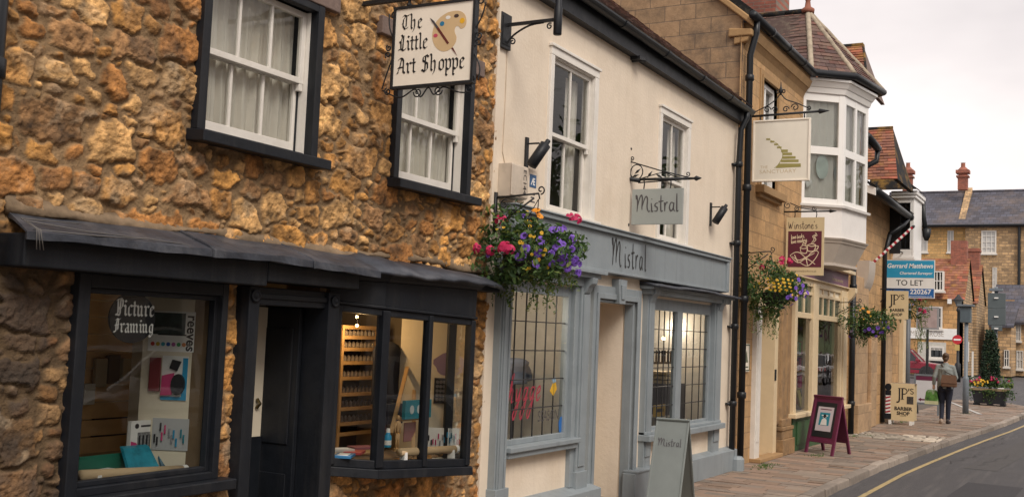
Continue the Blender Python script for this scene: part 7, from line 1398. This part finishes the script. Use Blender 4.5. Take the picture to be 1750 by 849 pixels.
# stone cottage at the right
XK = 92; cot = thing('stone_cottage', 'brown stone cottage with dark slate roof and white sash windows, at the far right', 'building', (XK, -6, 0))
yl = at_x(1699, 560, XK).y; yr = at_x(1800, 560, XK).y; ze = at_x(1740, 548, XK).z; mb = MB(); mb.box(XK, XK + 7, yr, yl, 0, ze); mb.build('wall', OCD, cot)
mb = MB(); mb.prism([(XK - .4, yl + .2, ze - .1), (XK - .4, yr, ze - .1), (XK + 4, yr, ze + 3.0), (XK + 4, yl + .2, ze + 3.0)], (.05, 0, -.2)); mb.build('roof', SLATE, cot)
for a in ((1735, 552, 1745, 582), (1737, 599, 1749, 630)): front_window(cot, *a, XK, FW, PALEG, 2, 2)
for a in ((1716, 555, 1724, 585), (1716, 598, 1725, 626)): front_window(cot, *a, XK, mat('grey_frame', (.2, .2, .2), .5), DARKG, 2, 2)
f = MB(); y = at_x(1731, 600, XK).y; f.tube([(XK - .1, y, ze), (XK - .1, y, 0)], .09, 8); f.build('downpipe', PLASTIC, cot)
f = MB(); p = at_x(1722, 512, XK + 2); f.box(XK + 2, XK + 5, p.y - .5, p.y + .6, ze + 1, p.z); f.build('gable_parapet', STONEY, cot)
nl = thing('low_stone_house', 'low stone house wing with sloping tiled porch roof between the gables and the cottage', 'building', (XK - 5, 0, 0))
yl = at_x(1690, 600, XK - 5).y; yr = at_x(1728, 600, XK - 5).y; z1 = at_x(1710, 555, XK - 5).z; f = MB(); f.box(XK - 5, XK - .5, yr, yl, 0, z1); f.build('wall', OCD, nl); f = MB(); f.prism([(XK - 5.4, yl, z1), (XK - 5.4, yr - .2, z1), (XK - .5, yr - .2, z1 + 1.6), (XK - .5, yl, z1 + 1.6)], (0, 0, -.2)); f.build('roof', SLATE, nl)
front_window(nl, 1716, 598, 1725, 626, XK - 5, FW, DARKG, 2, 2)

# ------------------------------------------------------------------ street furniture
GREYM = mat('grey_painted_metal', (.15, .175, .20), .5, .12, 6)
def pole(mb, p, z0, z1, r0, r1, seg=12): mb.lathe((p.x, p.y, 0), [(r0, z0), (r1, z1)], seg)
p = at_z(1650, 706); t = thing('sign_post', 'grey stepped metal post with a blue grey capped box near its top', 'post', (p.x, p.y, 0))
f = MB(); f.lathe((p.x, p.y, 0), [(.085, 0), (.085, 1.0), (.075, 1.04), (.055, 1.06), (.055, 3.0)], 14); f.build('post', GREYM, t, smooth=True); y0, y1, z0, z1 = px_box(1641, 524, 1660, 551, p.x); f = MB(); f.box(p.x - .12, p.x + .12, y0, y1, z0, z1); f.build('box', mat('slate_blue_metal', (.09, .12, .14), .5), t, bevel=.02); f = MB(); f.box(p.x - .18, p.x + .18, y0 - .08, y1 + .08, z1, z1 + .06); f.build('cap', GREYM, t, bevel=.01)
XP = 66; p = at_x(1637, 600, XP); t = thing('street_lamp', 'old black lamp post with lantern, carrying a round red no entry sign', 'street lamp', (XP, p.y, 0))
f = MB(); zt = at_x(1636, 524, XP).z; f.lathe((XP, p.y, 0), [(.16, 0), (.16, 1.0), (.08, 1.1), (.06, zt - .3), (.12, zt - .2), (.05, zt)], 12); f.build('post', IRON, t, smooth=True)
z1 = at_x(1636, 503, XP).z; f = MB(); f.lathe((XP, p.y, zt), [(.1, 0), (.24, (z1 - zt) * .55)], 6); f.build('lantern_glass', mat('grey_lantern_glass', (.12, .13, .13), .2), t); f = MB(); f.lathe((XP, p.y, zt + (z1 - zt) * .55), [(.3, 0), (.12, (z1 - zt) * .28), (.04, (z1 - zt) * .45)], 6); f.build('lantern_cap', IRON, t)
S_ = SIDE(XP - .2); c = at_x(1636, 580, XP - .2); rr = abs(at_x(1644.5, 580, XP - .2).y - c.y); f = MB(); f.fprism(S_, poly_disc(S_, -c.y, c.z, rr, rr, 28), 0, .03); f.build('no_entry_disc', mat('sign_red', (.50, .02, .03), .4), t); f = MB(); f.fbox(S_, -c.y - rr * .7, -c.y + rr * .7, c.z - rr * .18, c.z + rr * .18, .03, .04); f.build('white_bar', PURE, t)
f = MB(); f.fbox(S_, -c.y - .12, -c.y + .12, c.z - rr - .35, c.z - rr - .02, 0, .03); f.build('yellow_plate', mat('faded_yellow', (.5, .36, .12), .5), t)
XT = 50; p = at_x(1702, 560, XT); t = thing('road_sign', 'backs of tall grey road signs on a post behind the clipped conifer', 'road sign', (XT, p.y, 0)); f = MB(); f.lathe((XT, p.y, 0), [(.07, 0), (.07, at_x(1702, 490, XT).z)], 12); f.build('post', GREYM, t, smooth=True)
BKM = mat('sign_back_grey', (.085, .105, .11), .55, .1, 4)
for a in ((1688, 501, 1719, 527), (1688, 528, 1719, 555), (1694, 556, 1713, 565)):
    y0, y1, z0, z1 = px_box(*a, XT - .1); f = MB(); f.box(XT - .14, XT - .1, y0, y1, z0, z1); f.build('sign_back', BKM, t, bevel=.03)
f = MB()
for pz_ in (508, 540, 560): y0, y1, z0, z1 = px_box(1699, pz_, 1706, pz_ + 2, XT - .2); f.box(XT - .2, XT + .05, y0, y1, z0, z1)
f.build('clips', PURE, t); y0, y1, z0, z1 = px_box(1691, 493, 1714, 497, XT); f = MB(); f.box(XT - .2, XT + .2, y0, y1, z0, z1); f.build('top_lamp', GREYM, t)
XH = 45; y0, y1, z0, z1 = px_box(1566, 525, 1605, 562, XH); t = thing('post_sign', 'grey framed picture sign on a black post above the pavement, faded pinkish panel', 'sign', (XH, (y0 + y1) / 2, 0)); f = MB(); f.lathe((XH, (y0 + y1) / 2, 0), [(.06, 0), (.05, z0)], 10); f.build('post', IRON, t)
f = MB(); S_ = SIDE(XH); f.fbox(S_, -y1, -y0, z0, z1, -.05, .05); f.build('frame', mat('grey_frame_light', (.26, .25, .25), .5), t); f = MB(); f.fbox(S_, -y1 + .07, -y0 - .07, z0 + .07, z1 - .07, .05, .055); f.build('panel', mat('faded_pink_panel', (.36, .27, .25), .5, .25, 3), t)
# planter
XP_ = 40.3; t = thing('planter', 'dark rectangular planter with yellow and pink flowers and trailing leaves at the kerb corner', 'planter', (XP_, -1.27, 0)); f = MB(); f.loft([[(XP_ - .3, -.80, .06), (XP_ + .3, -.80, .06), (XP_ + .3, -1.74, .06), (XP_ - .3, -1.74, .06)], [(XP_ - .38, -.72, .52), (XP_ + .38, -.72, .52), (XP_ + .38, -1.82, .52), (XP_ - .38, -1.82, .52)]]); f.build('trough', mat('dark_trough', (.02, .023, .03), .5), t); f = MB()
for y in (-.85, -1.27, -1.68): f.box(XP_ - .3, XP_ + .3, y - .08, y + .08, 0, .06)
f.build('foot', BLACK, t); f = MB(); f.box(XP_ - .41, XP_ + .41, -1.85, -.69, .50, .56); f.build('rim', mat('worn_rim', (.25, .18, .10), .7), t)
rg = random.Random(44); f = MB(); leafcloud(f, [Vector((XP_ + rg.gauss(0, .22), -1.27 + rg.uniform(-.7, .7), .62 + abs(rg.gauss(0, .13)))) for _ in range(700)], .05, rg); leafcloud(f, [Vector((XP_ - .42 + rg.gauss(0, .03), rg.choice([-1.9, -1.2, -1.35, -.66]) + rg.gauss(0, .09), .55 - abs(rg.gauss(0, .18)))) for _ in range(350)], .04, rg); f.build('foliage', GREEN, t)
def loose_bloom(kind, p, par, k=1.0):
    o = bpy.data.objects.new(FN[kind], FL[kind]); COL.objects.link(o); o.parent = par; o.location = Vector(p) - ORIG[par.name]; d = (Vector(CAM) - Vector(p)).normalized() + Vector((rg.gauss(0, .3), rg.gauss(0, .3), .4)); o.rotation_euler = d.to_track_quat('Z', 'Y').to_euler(); o.scale = (k, k, k)
for k in range(26): loose_bloom('y', (XP_ - .3 + rg.gauss(0, .06), -.95 + rg.gauss(0, .12), .76 + rg.gauss(0, .06)), t, 1.7)
for k in range(14): loose_bloom('m', (XP_ - .2 + rg.gauss(0, .1), rg.choice([-.85, -1.4, -1.6]) + rg.gauss(0, .1), .86 + rg.gauss(0, .06)), t, 1.0)
t = thing('conifer', 'dark clipped columnar conifer standing in the dark planter', 'tree', (XP_, -1.27, .56)); f = MB(); f.lathe((XP_, -1.27, .5), [(.05, 0), (.02, 1.7)], 8); f.build('trunk', TIMBER, t)
DK = [mat('yew_%d' % i, c, .7, .2, 10) for i, c in enumerate([(.012, .035, .014), (.02, .05, .02), (.008, .022, .01), (.03, .06, .02)])]; f = MB(); pts = []
for _ in range(4800):
    z = rg.uniform(0, 1); r = .30 * (1 - .55 * z ** 3) * (.6 + .45 * rg.random()) * (1.0 if z > .12 else .8); a = rg.uniform(0, 6.3); r *= 1 + .12 * math.sin(a * 5 + z * 2); pts.append(Vector((XP_ + r * math.cos(a), -1.27 + r * math.sin(a), .66 + 1.8 * z + rg.uniform(-.05, .12) * (z > .85))))
leafcloud(f, pts, .045, rg); f.build('crown', DK, t)
f = MB(); p = at_x(1662, 640, 55); f.box(54.97, 55.03, p.y - .04, p.y + .04, 0, at_x(1662, 600, 55).z); o = f.build('marker_post', FW); tag(o, 'thin pale marker post left of the conifer planter', 'post')

# ------------------------------------------------------------------ vehicles
def car(name, label, loc, rz, paintm, suv=True):
    t = thing(name, label, 'car', (0, 0, 0)); L_, W_ = 4.5, 1.84; hb = 1.05 if suv else .88; hr = 1.82 if suv else 1.45; gc = .30
    body = [(-2.25, gc + .1), (-2.22, hb - .05), (-1.9 if suv else -1.6, hb + .02), (1.0, hb + .03), (1.15, hb), (2.1, hb - .10), (2.25, hb - .3), (2.25, gc + .15), (2.15, gc), (-2.1, gc)]
    f = MB()
    def ringx(y, s): return [(x, y * (1 - .06 * s * (abs(x) > 2)), z) for x, z in body]
    rings = [[(x * (.985 if i in (0, 3) else 1), y, z if i in (1, 2) else z - (.04 if z > .7 else -.03)) for x, z in body] for i, y in enumerate((-W_ / 2, -W_ / 2 + .07, W_ / 2 - .07, W_ / 2))]
    f.loft(rings); f.build('body', paintm, t, bevel=.03)
    cab = [(-2.15, hb), (-2.0, hr - .06), (-1.75, hr), (.15, hr), (.35, hr - .05), (1.05, hb)] if suv else [(-1.9, hb), (-1.2, hr - .05), (-.6, hr), (.2, hr - .02), (1.15, hb)]
    f = MB(); top = lambda z: .12 * (z - hb) / (hr - hb); f.loft([[(x, s * (W_ / 2 - .06 - top(z) - .02), z) for x, z in cab] for s in (-1, 1)]); f.build('cabin_glass', mat('car_glass', (.03, .035, .04), .08), t)
    f = MB()
    for s in (-1, 1):
        for i in range(len(cab) - 1):
            (xa, za), (xb, zb_) = cab[i], cab[i + 1]; bar(f, (xa, s * (W_ / 2 - .06 - top(za)), za), (xb, s * (W_ / 2 - .06 - top(zb_)), zb_), .05, .09)
        for xx in ((-.9, .1) if suv else (-.5,)): bar(f, (xx, s * (W_ / 2 - .065), hb), (xx - .02, s * (W_ / 2 - .06 - .12), hr), .05, .09, (1, 0, 0))
    f.box(-1.95 if suv else -1.0, .2, -W_ / 2 + .2, W_ / 2 - .2, hr - .04, hr + .01); f.build('roof_frame', paintm, t)
    for s in (-1, 1):
        for xx in (-1.35, 1.40):
            w_ = MB(); w_.lathe((xx, s * (W_ / 2 - .2), .36), [(.30, 0), (.36, .03), (.36, .19), (.30, .215), (.22, .20)], 20, (0, s, 0)); wh = w_.build('wheel', mat('tyre', (.015, .015, .016), .8), t, smooth=True); w_ = MB(); w_.lathe((xx, s * (W_ / 2 - .2), .36), [(.23, .19), (.22, .205), (.08, .20), (.02, .22)], 12, (0, s, 0)); w_.build('rim', mat('alloy_rim', (.35, .35, .36), .35, metal=.7), wh)
            a_ = MB(); a_.lathe((xx, s * (W_ / 2 - .02), .38), [(.43, 0), (.45, .02), (.36, .025)], 20, (0, s, 0)); a_.build('wheel_arch', mat('arch_black', (.02, .02, .022), .6), t)
        h_ = MB(); h_.box(2.12, 2.262, s * .62 - .18, s * .62 + .18, hb - .33, hb - .16); h_.build('headlight', mat('lamp_lens', (.6, .6, .58), .15), t, bevel=.02); h_ = MB(); h_.box(1.95, 2.2, s * (W_ / 2 + .004) - .008, s * (W_ / 2 + .004) + .008, hb - .32, hb - .18); h_.build('indicator', mat('amber_lens', (.6, .2, .03), .2), t)
        h_ = MB(); h_.box(-2.262, -2.15, s * .75 - .1, s * .75 + .1, hb - .35, hb - .08); h_.build('tail_light', mat('red_lens', (.4, .02, .02), .2), t); h_ = MB(); h_.box(.75, .95, s * (W_ / 2 + .02), s * (W_ / 2 + .2), hb + .03, hb + .2); h_.build('wing_mirror', paintm, t, bevel=.02)
    h_ = MB(); h_.box(2.15, 2.33, -.9, .9, gc + .05, gc + .28); h_.build('front_bumper', mat('bumper_black', (.03, .03, .033), .6), t, bevel=.02); h_ = MB(); h_.box(2.2, 2.258, -.42, .42, hb - .34, hb - .17); h_.build('grille', mat('bumper_black', (.03, .03, .033)), t)
    h_ = MB(); h_.box(-2.3, 2.2, -W_ / 2 - .012, W_ / 2 + .012, gc + .26, gc + .33); h_.build('side_trim', mat('bumper_black', (.03, .03, .033)), t)
    t.location = loc; t.rotation_euler.z = rz; return t
XC = 73.0; yf = at_x(1608, 625, XC).y; car('parked_car', 'dark red off road car crossing the junction behind the grey framed board', (XC + .9, yf + 2.25, -.105), -math.pi / 2, mat('dark_red_car_paint', (.22, .012, .03), .25, .05, 3, coat=.6))
car('parked_car', 'white car parked far along the opposite side of the road', (54.5, -8.0, -.105), 0, mat('white_car_paint', (.75, .75, .74), .25, .03, 3, coat=.6), False)

car('parked_car', 'white car parked opposite the picture framing window', (11.6, -8.0, -.105), math.pi, mat('white_car_paint', (.75, .75, .74)), False)

# ------------------------------------------------------------------ the woman walking away
H = thing('person', 'woman in grey jacket and dark jeans walking away with a green shopping bag', 'person', (28.8, -1.26, 0)); P0 = Vector((28.8, -1.26, 0)); HT = 1.72
h = lambda x, y, z: P0 + Vector((x, y, z)) * HT / 1.72          # x forward (away), +y is her left
def organic(name, chains, balls, m, vox, parent):
    f = MB()
    for pts, r in chains: f.tube(pts, r, 12)
    for c, a, b, d in balls: f.ball(c, a, b, d, 14)
    o = f.build(name, m, parent, smooth=True); r_ = o.modifiers.new('remesh', 'REMESH'); r_.mode = 'VOXEL'; r_.voxel_size = vox; r_.use_smooth_shade = True; s_ = o.modifiers.new('smooth', 'SMOOTH'); s_.factor = .5; s_.iterations = 3; return o
SKIN = mat('skin', (.50, .29, .20), .55, .06, 6)
hipL, hipR = h(0, .09, .90), h(0, -.09, .90); knL, knR = h(.06, .08, .49), h(.02, -.07, .49); anL, anR = h(-.10, .07, .10), h(.06, -.06, .09)
shL, shR = h(.0, .175, 1.40), h(.0, -.175, 1.40); elL, elR = h(-.05, .25, 1.14), h(.05, -.24, 1.14); wrL, wrR = h(.02, .27, .92), h(.17, -.16, .98)
chains = [([h(0, 0, .88), h(0, 0, 1.02), h(-.01, 0, 1.18), h(-.01, 0, 1.34), h(0, 0, 1.42)], [.15, .125, .125, .14, .08]), ([h(0, 0, 1.40), h(.01, 0, 1.50), h(.02, 0, 1.56)], [.06, .05, .05]),
          ([hipL, knL, anL, h(-.10, .07, .04)], [.09, .058, .042, .04]), ([hipR, knR, anR, h(.06, -.06, .03)], [.09, .058, .042, .04]), ([h(-.12, .07, .04), h(.06, .085, .03)], [.04, .03]), ([h(.03, -.06, .035), h(.22, -.075, .03)], [.04, .03]),
          ([h(0, 0, 1.38), shL, elL, wrL], [.08, .055, .042, .03]), ([h(0, 0, 1.38), shR, elR, wrR], [.08, .055, .042, .03])]
for w_, dn, sd in ((wrL, Vector((.02, .0, -1)), 1), (wrR, Vector((.55, .25, -.8)), -1)):
    dn.normalize(); sidev = Vector((1, 0, 0)) if sd == 1 else dn.cross(Vector((1, 0, 0))).normalized(); pal = w_ + dn * .08; chains.append(([w_, w_ + dn * .04, pal], [.028, .036, .034])); cur = Vector((0, -sd * .6, 0))
    for k, L_ in enumerate((.068, .076, .072, .056)): b_ = pal + sidev * (k - 1.5) * .019; chains.append(([b_ - dn * .02, b_ + dn * L_ * .5, b_ + dn * L_ * .85 + cur * L_ * .6], [.0095, .009, .0075]))
    tb = w_ + dn * .03 + sidev * .025; chains.append(([tb, tb + sidev * .028 + dn * .03, tb + sidev * .034 + dn * .06 + cur * .02], [.012, .011, .009]))
hd = h(.03, 0, 1.625)
organic('body', chains, [(hd, .095, .075, .115), (hd + Vector((.035, 0, -.05)), .06, .055, .06), (hd + Vector((.1, 0, -.02)), .018, .014, .024), (hd + Vector((0, .078, -.01)), .014, .008, .03), (hd + Vector((0, -.078, -.01)), .014, .008, .03)], SKIN, .0085, H)
for s in (-1, 1): f = MB(); f.ball(hd + Vector((.083, s * .03, .005)), .012, .014, .008, 8); f.build('eye', PURE, H)
f = MB(); f.ball(hd + Vector((.09, 0, -.065)), .01, .025, .007, 8); f.build('mouth', mat('lips', (.4, .12, .1), .5), H)
organic('hair', [([hd + Vector((-.03, 0, .02)), hd + Vector((-.075, 0, -.06)), hd + Vector((-.08, 0, -.09))], [.08, .06, .03])], [(hd + Vector((-.02, 0, .022)), .098, .085, .108), (hd + Vector((-.10, 0, .06)), .05, .055, .05)], mat('brown_hair', (.075, .038, .018), .6, .4, 40), .011, H)
JEANS = mat('dark_jeans', (.012, .015, .03), .85, .2, 20); organic('trousers', [([h(0, 0, .98), h(0, 0, .88)], [.14, .155]), ([hipL + Vector((0, 0, .02)), hipL - Vector((0, 0, .16)), knL, anL + Vector((0, 0, .01))], [.105, .088, .064, .05]), ([hipR + Vector((0, 0, .02)), hipR - Vector((0, 0, .16)), knR, anR + Vector((0, 0, .01))], [.105, .088, .064, .05])], [(h(-.06, .07, .87), .10, .09, .10), (h(-.06, -.07, .87), .10, .09, .10)], JEANS, .011, H)
organic('jacket', [([h(-.01, 0, .86), h(0, 0, 1.02), h(-.01, 0, 1.18), h(-.01, 0, 1.34), h(0, 0, 1.44)], [.155, .135, .13, .15, .07]), ([h(0, .06, .86), h(0, .06, 1.36)], [.13, .12]), ([h(0, -.06, .86), h(0, -.06, 1.36)], [.13, .12]), ([h(0, 0, 1.40), shL, elL, wrL + Vector((0, 0, .03))], [.08, .064, .054, .042]), ([h(0, 0, 1.40), shR, elR, wrR + Vector((-.02, 0, .02))], [.08, .064, .054, .042]), ([h(0, 0, 1.42), h(.01, 0, 1.5)], [.075, .065])], [], mat('grey_jacket', (.23, .25, .24), .9, .15, 30, .3, 90), .012, H)
for nm, a, b in (('shoe', h(-.14, .07, .05), h(.05, .085, .035)), ('shoe', h(.02, -.06, .045), h(.23, -.075, .035))): organic(nm, [([a, a.lerp(b, .5), b], [.052, .05, .04])], [(a + Vector((0, 0, .03)), .045, .042, .06)], mat('pale_shoe' if a.x < 28.7 else 'dark_shoe', (.35, .27, .21) if a.x < 28.7 else (.04, .03, .03), .7), .01, H)
t = thing('shoulder_bag', 'brown leather shoulder bag hanging behind the woman on a long strap', 'bag', h(-.17, -.14, .93)); f = MB(); c = h(-.2, -.10, 1.07); LB = mat('brown_leather', (.13, .065, .035), .5, .2, 12, .3, 40)
f.loft([[c + Vector((dx, dy, z)) for dx, dy in ((-.06, -.19), (.05, -.19), (.05, .17), (-.06, .17))] for z in (-.15, -.05)] + [[c + Vector((dx, dy, .13)) for dx, dy in ((-.03, -.16), (.03, -.16), (.03, .14), (-.03, .14))]]); f.build('body', LB, t, bevel=.02)
f = MB(); f.loft([[c + Vector((dx, dy, z)) for dx, dy in ((-.075, -.2), (-.06, -.2), (-.06, .18), (-.075, .18))] for z in (-.06,)] + [[c + Vector((dx, dy, .14)) for dx, dy in ((-.045, -.17), (-.03, -.17), (-.03, .15), (-.045, .15))]]); f.build('flap', LB, t)
f = MB(); f.tube([c + Vector((-.02, -.13, .12)), h(-.16, -.02, 1.28), h(-.06, .09, 1.475), h(.06, .08, 1.44), h(.15, -.02, 1.25), c + Vector((.16, -.16, .05)), c + Vector((.03, -.17, .1))], .012, 6); f.build('strap', mat('dark_strap', (.05, .03, .02), .6), t)
t = thing('shopping_bag', 'green and white patterned shopping bag held in the left hand of the walking woman', 'bag', h(.02, .32, .46)); c = h(.0, .31, .62); f = MB(); PAT = mat('green_bag', (.07, .19, .03), .6, .9, 7, dirt=(.70, .72, .62), dscale=5, damt=.9)
f.loft([[c + Vector((.10 * sx, .15 * sy * w, z)) for sx, sy in ((-1, -1), (1, -1), (1, 1), (-1, 1))] for z, w in ((-.15, 1), (-.05, 1.05), (.15, .85), (.2, .6))]); f.build('body', PAT, t, bevel=.02)
f = MB(); f.loft([[c + Vector((.104 * sx, .155 * sy, z)) for sx, sy in ((-1, -1), (1, -1), (1, 1), (-1, 1))] for z in (-.155, -.07)]); f.build('white_band', mat('yellow_green_band', (.50, .50, .30), .6), t)
f = MB(); [f.tube([c + Vector((s * .06, -.07, .19)), wrL + Vector((0, 0, -.13)), c + Vector((s * .06, .07, .19))], .01, 6) for s in (-1, 1)]; f.build('handle', PAT, t)

# ------------------------------------------------------------------ the other side of the street (seen in the window glass)
def terrace(x0, x1, y, hgt, label, wm, seed):
    t = thing('terraced_house', label, 'building', ((x0 + x1) / 2, y, 0)); f = MB(); f.box(x0, x1, y - 7, y, 0, hgt); f.build('wall', wm, t); f = MB(); f.prism([(x0, y + .3, hgt), (x0, y - 3.5, hgt + 2.8), (x0, y - 7.2, hgt)], (x1 - x0, 0, 0)); f.build('roof', SLATE, t)
    n = int((x1 - x0) / 2.4)
    for i in range(n):
        for z0, z1 in ((.9, 2.3), (3.4, 4.9)):
            a = x0 + .7 + i * 2.4; w = MB(); w.box(a, a + 1.1, y - .02, y + .05, z0, z1); o = w.build('window', WHITE, t); g = MB(); g.box(a + .08, a + 1.02, y + .0, y + .055, z0 + .08, z0 + (z1 - z0) / 2 - .03); g.box(a + .08, a + 1.02, y + .0, y + .055, z0 + (z1 - z0) / 2 + .03, z1 - .08); g.build('pane', DARKG, o)
terrace(-6, 4.5, -11.5, 5.4, 'cream rendered terraced house on the opposite side of the street, left of the trees', CREAM, 1); terrace(4.6, 14, -11.6, 5.0, 'stone terraced house on the opposite side of the street, beside the trees', ASH, 2); terrace(14.1, 22, -11.4, 5.8, 'tall cream terraced house on the opposite side of the street, nearest the trees', CREAM, 4); terrace(42, 58, -14.5, 5.6, 'long stone terraced house on the opposite side of the street, beyond the trees', ASH, 3)
def tree(x, y, hgt, r, seed, label):
    rg = random.Random(seed); t = thing('street_tree', label, 'tree', (x, y, 0), 'trees on the opposite pavement'); f = MB(); f.tube([(x, y, 0), (x + .1, y, hgt * .3), (x - .1, y + .1, hgt * .6), (x, y, hgt * .9)], [.22, .17, .11, .03], 10)
    ends = []
    for k in range(9): a = rg.uniform(0, 6.3); z = hgt * rg.uniform(.3, .6); e = Vector((x + r * .75 * math.cos(a), y + r * .75 * math.sin(a), z + hgt * rg.uniform(.1, .3))); f.tube([(x, y, z), Vector((x, y, z)).lerp(e, .5) + Vector((0, 0, .2)), e], [.08, .05, .02], 6); ends.append(e)
    f.build('trunk', TIMBER, t, smooth=True); ends += [Vector((x + rg.gauss(0, r * .4), y + rg.gauss(0, r * .4), hgt * rg.uniform(.55, .98))) for _ in range(16)]; f = MB()
    leafcloud(f, [e + Vector((rg.gauss(0, r * .22), rg.gauss(0, r * .22), rg.gauss(0, r * .18))) for e in ends for _ in range(90)], .16, rg); f.build('crown', GREEN, t)
for i, (x, y, hh, r) in enumerate(((25, -11.5, 8, 2.6), (31, -12.5, 9.5, 3.2), (39, -11.5, 8.5, 2.8))): tree(x, y, hh, r, 60 + i, ['broad leafed tree nearest the stone terrace on the opposite pavement', 'tallest broad leafed tree on the opposite pavement', 'broad leafed tree farthest along the opposite pavement'][i])

f = MB(); n = 40; f.loft([[(x, y, z) for x, z in ((250, -.2), (290, 14 + 5 * math.sin(i * .5) + 3 * math.sin(i * 1.3)), (360, 22 + 6 * math.sin(i * .37)))] for i, y in enumerate([-160 + 9 * k for k in range(n)])], cap=False, close=False)
o = f.build('hills', mat('far_hill_green', (.07, .09, .04), .95, .4, .05), loc=(0, 0, 0), smooth=True); o['kind'] = 'structure'
for i, (x, y, hh, r) in enumerate(((112, -14, 9, 3.4), (118, -22, 11, 4.2), (108, -29, 8, 3.2))): tree(x, y, hh, r, 80 + i, ['far tree beside the stone cottage beyond the junction', 'tallest far tree beyond the junction', 'rightmost far tree beyond the junction'][i])
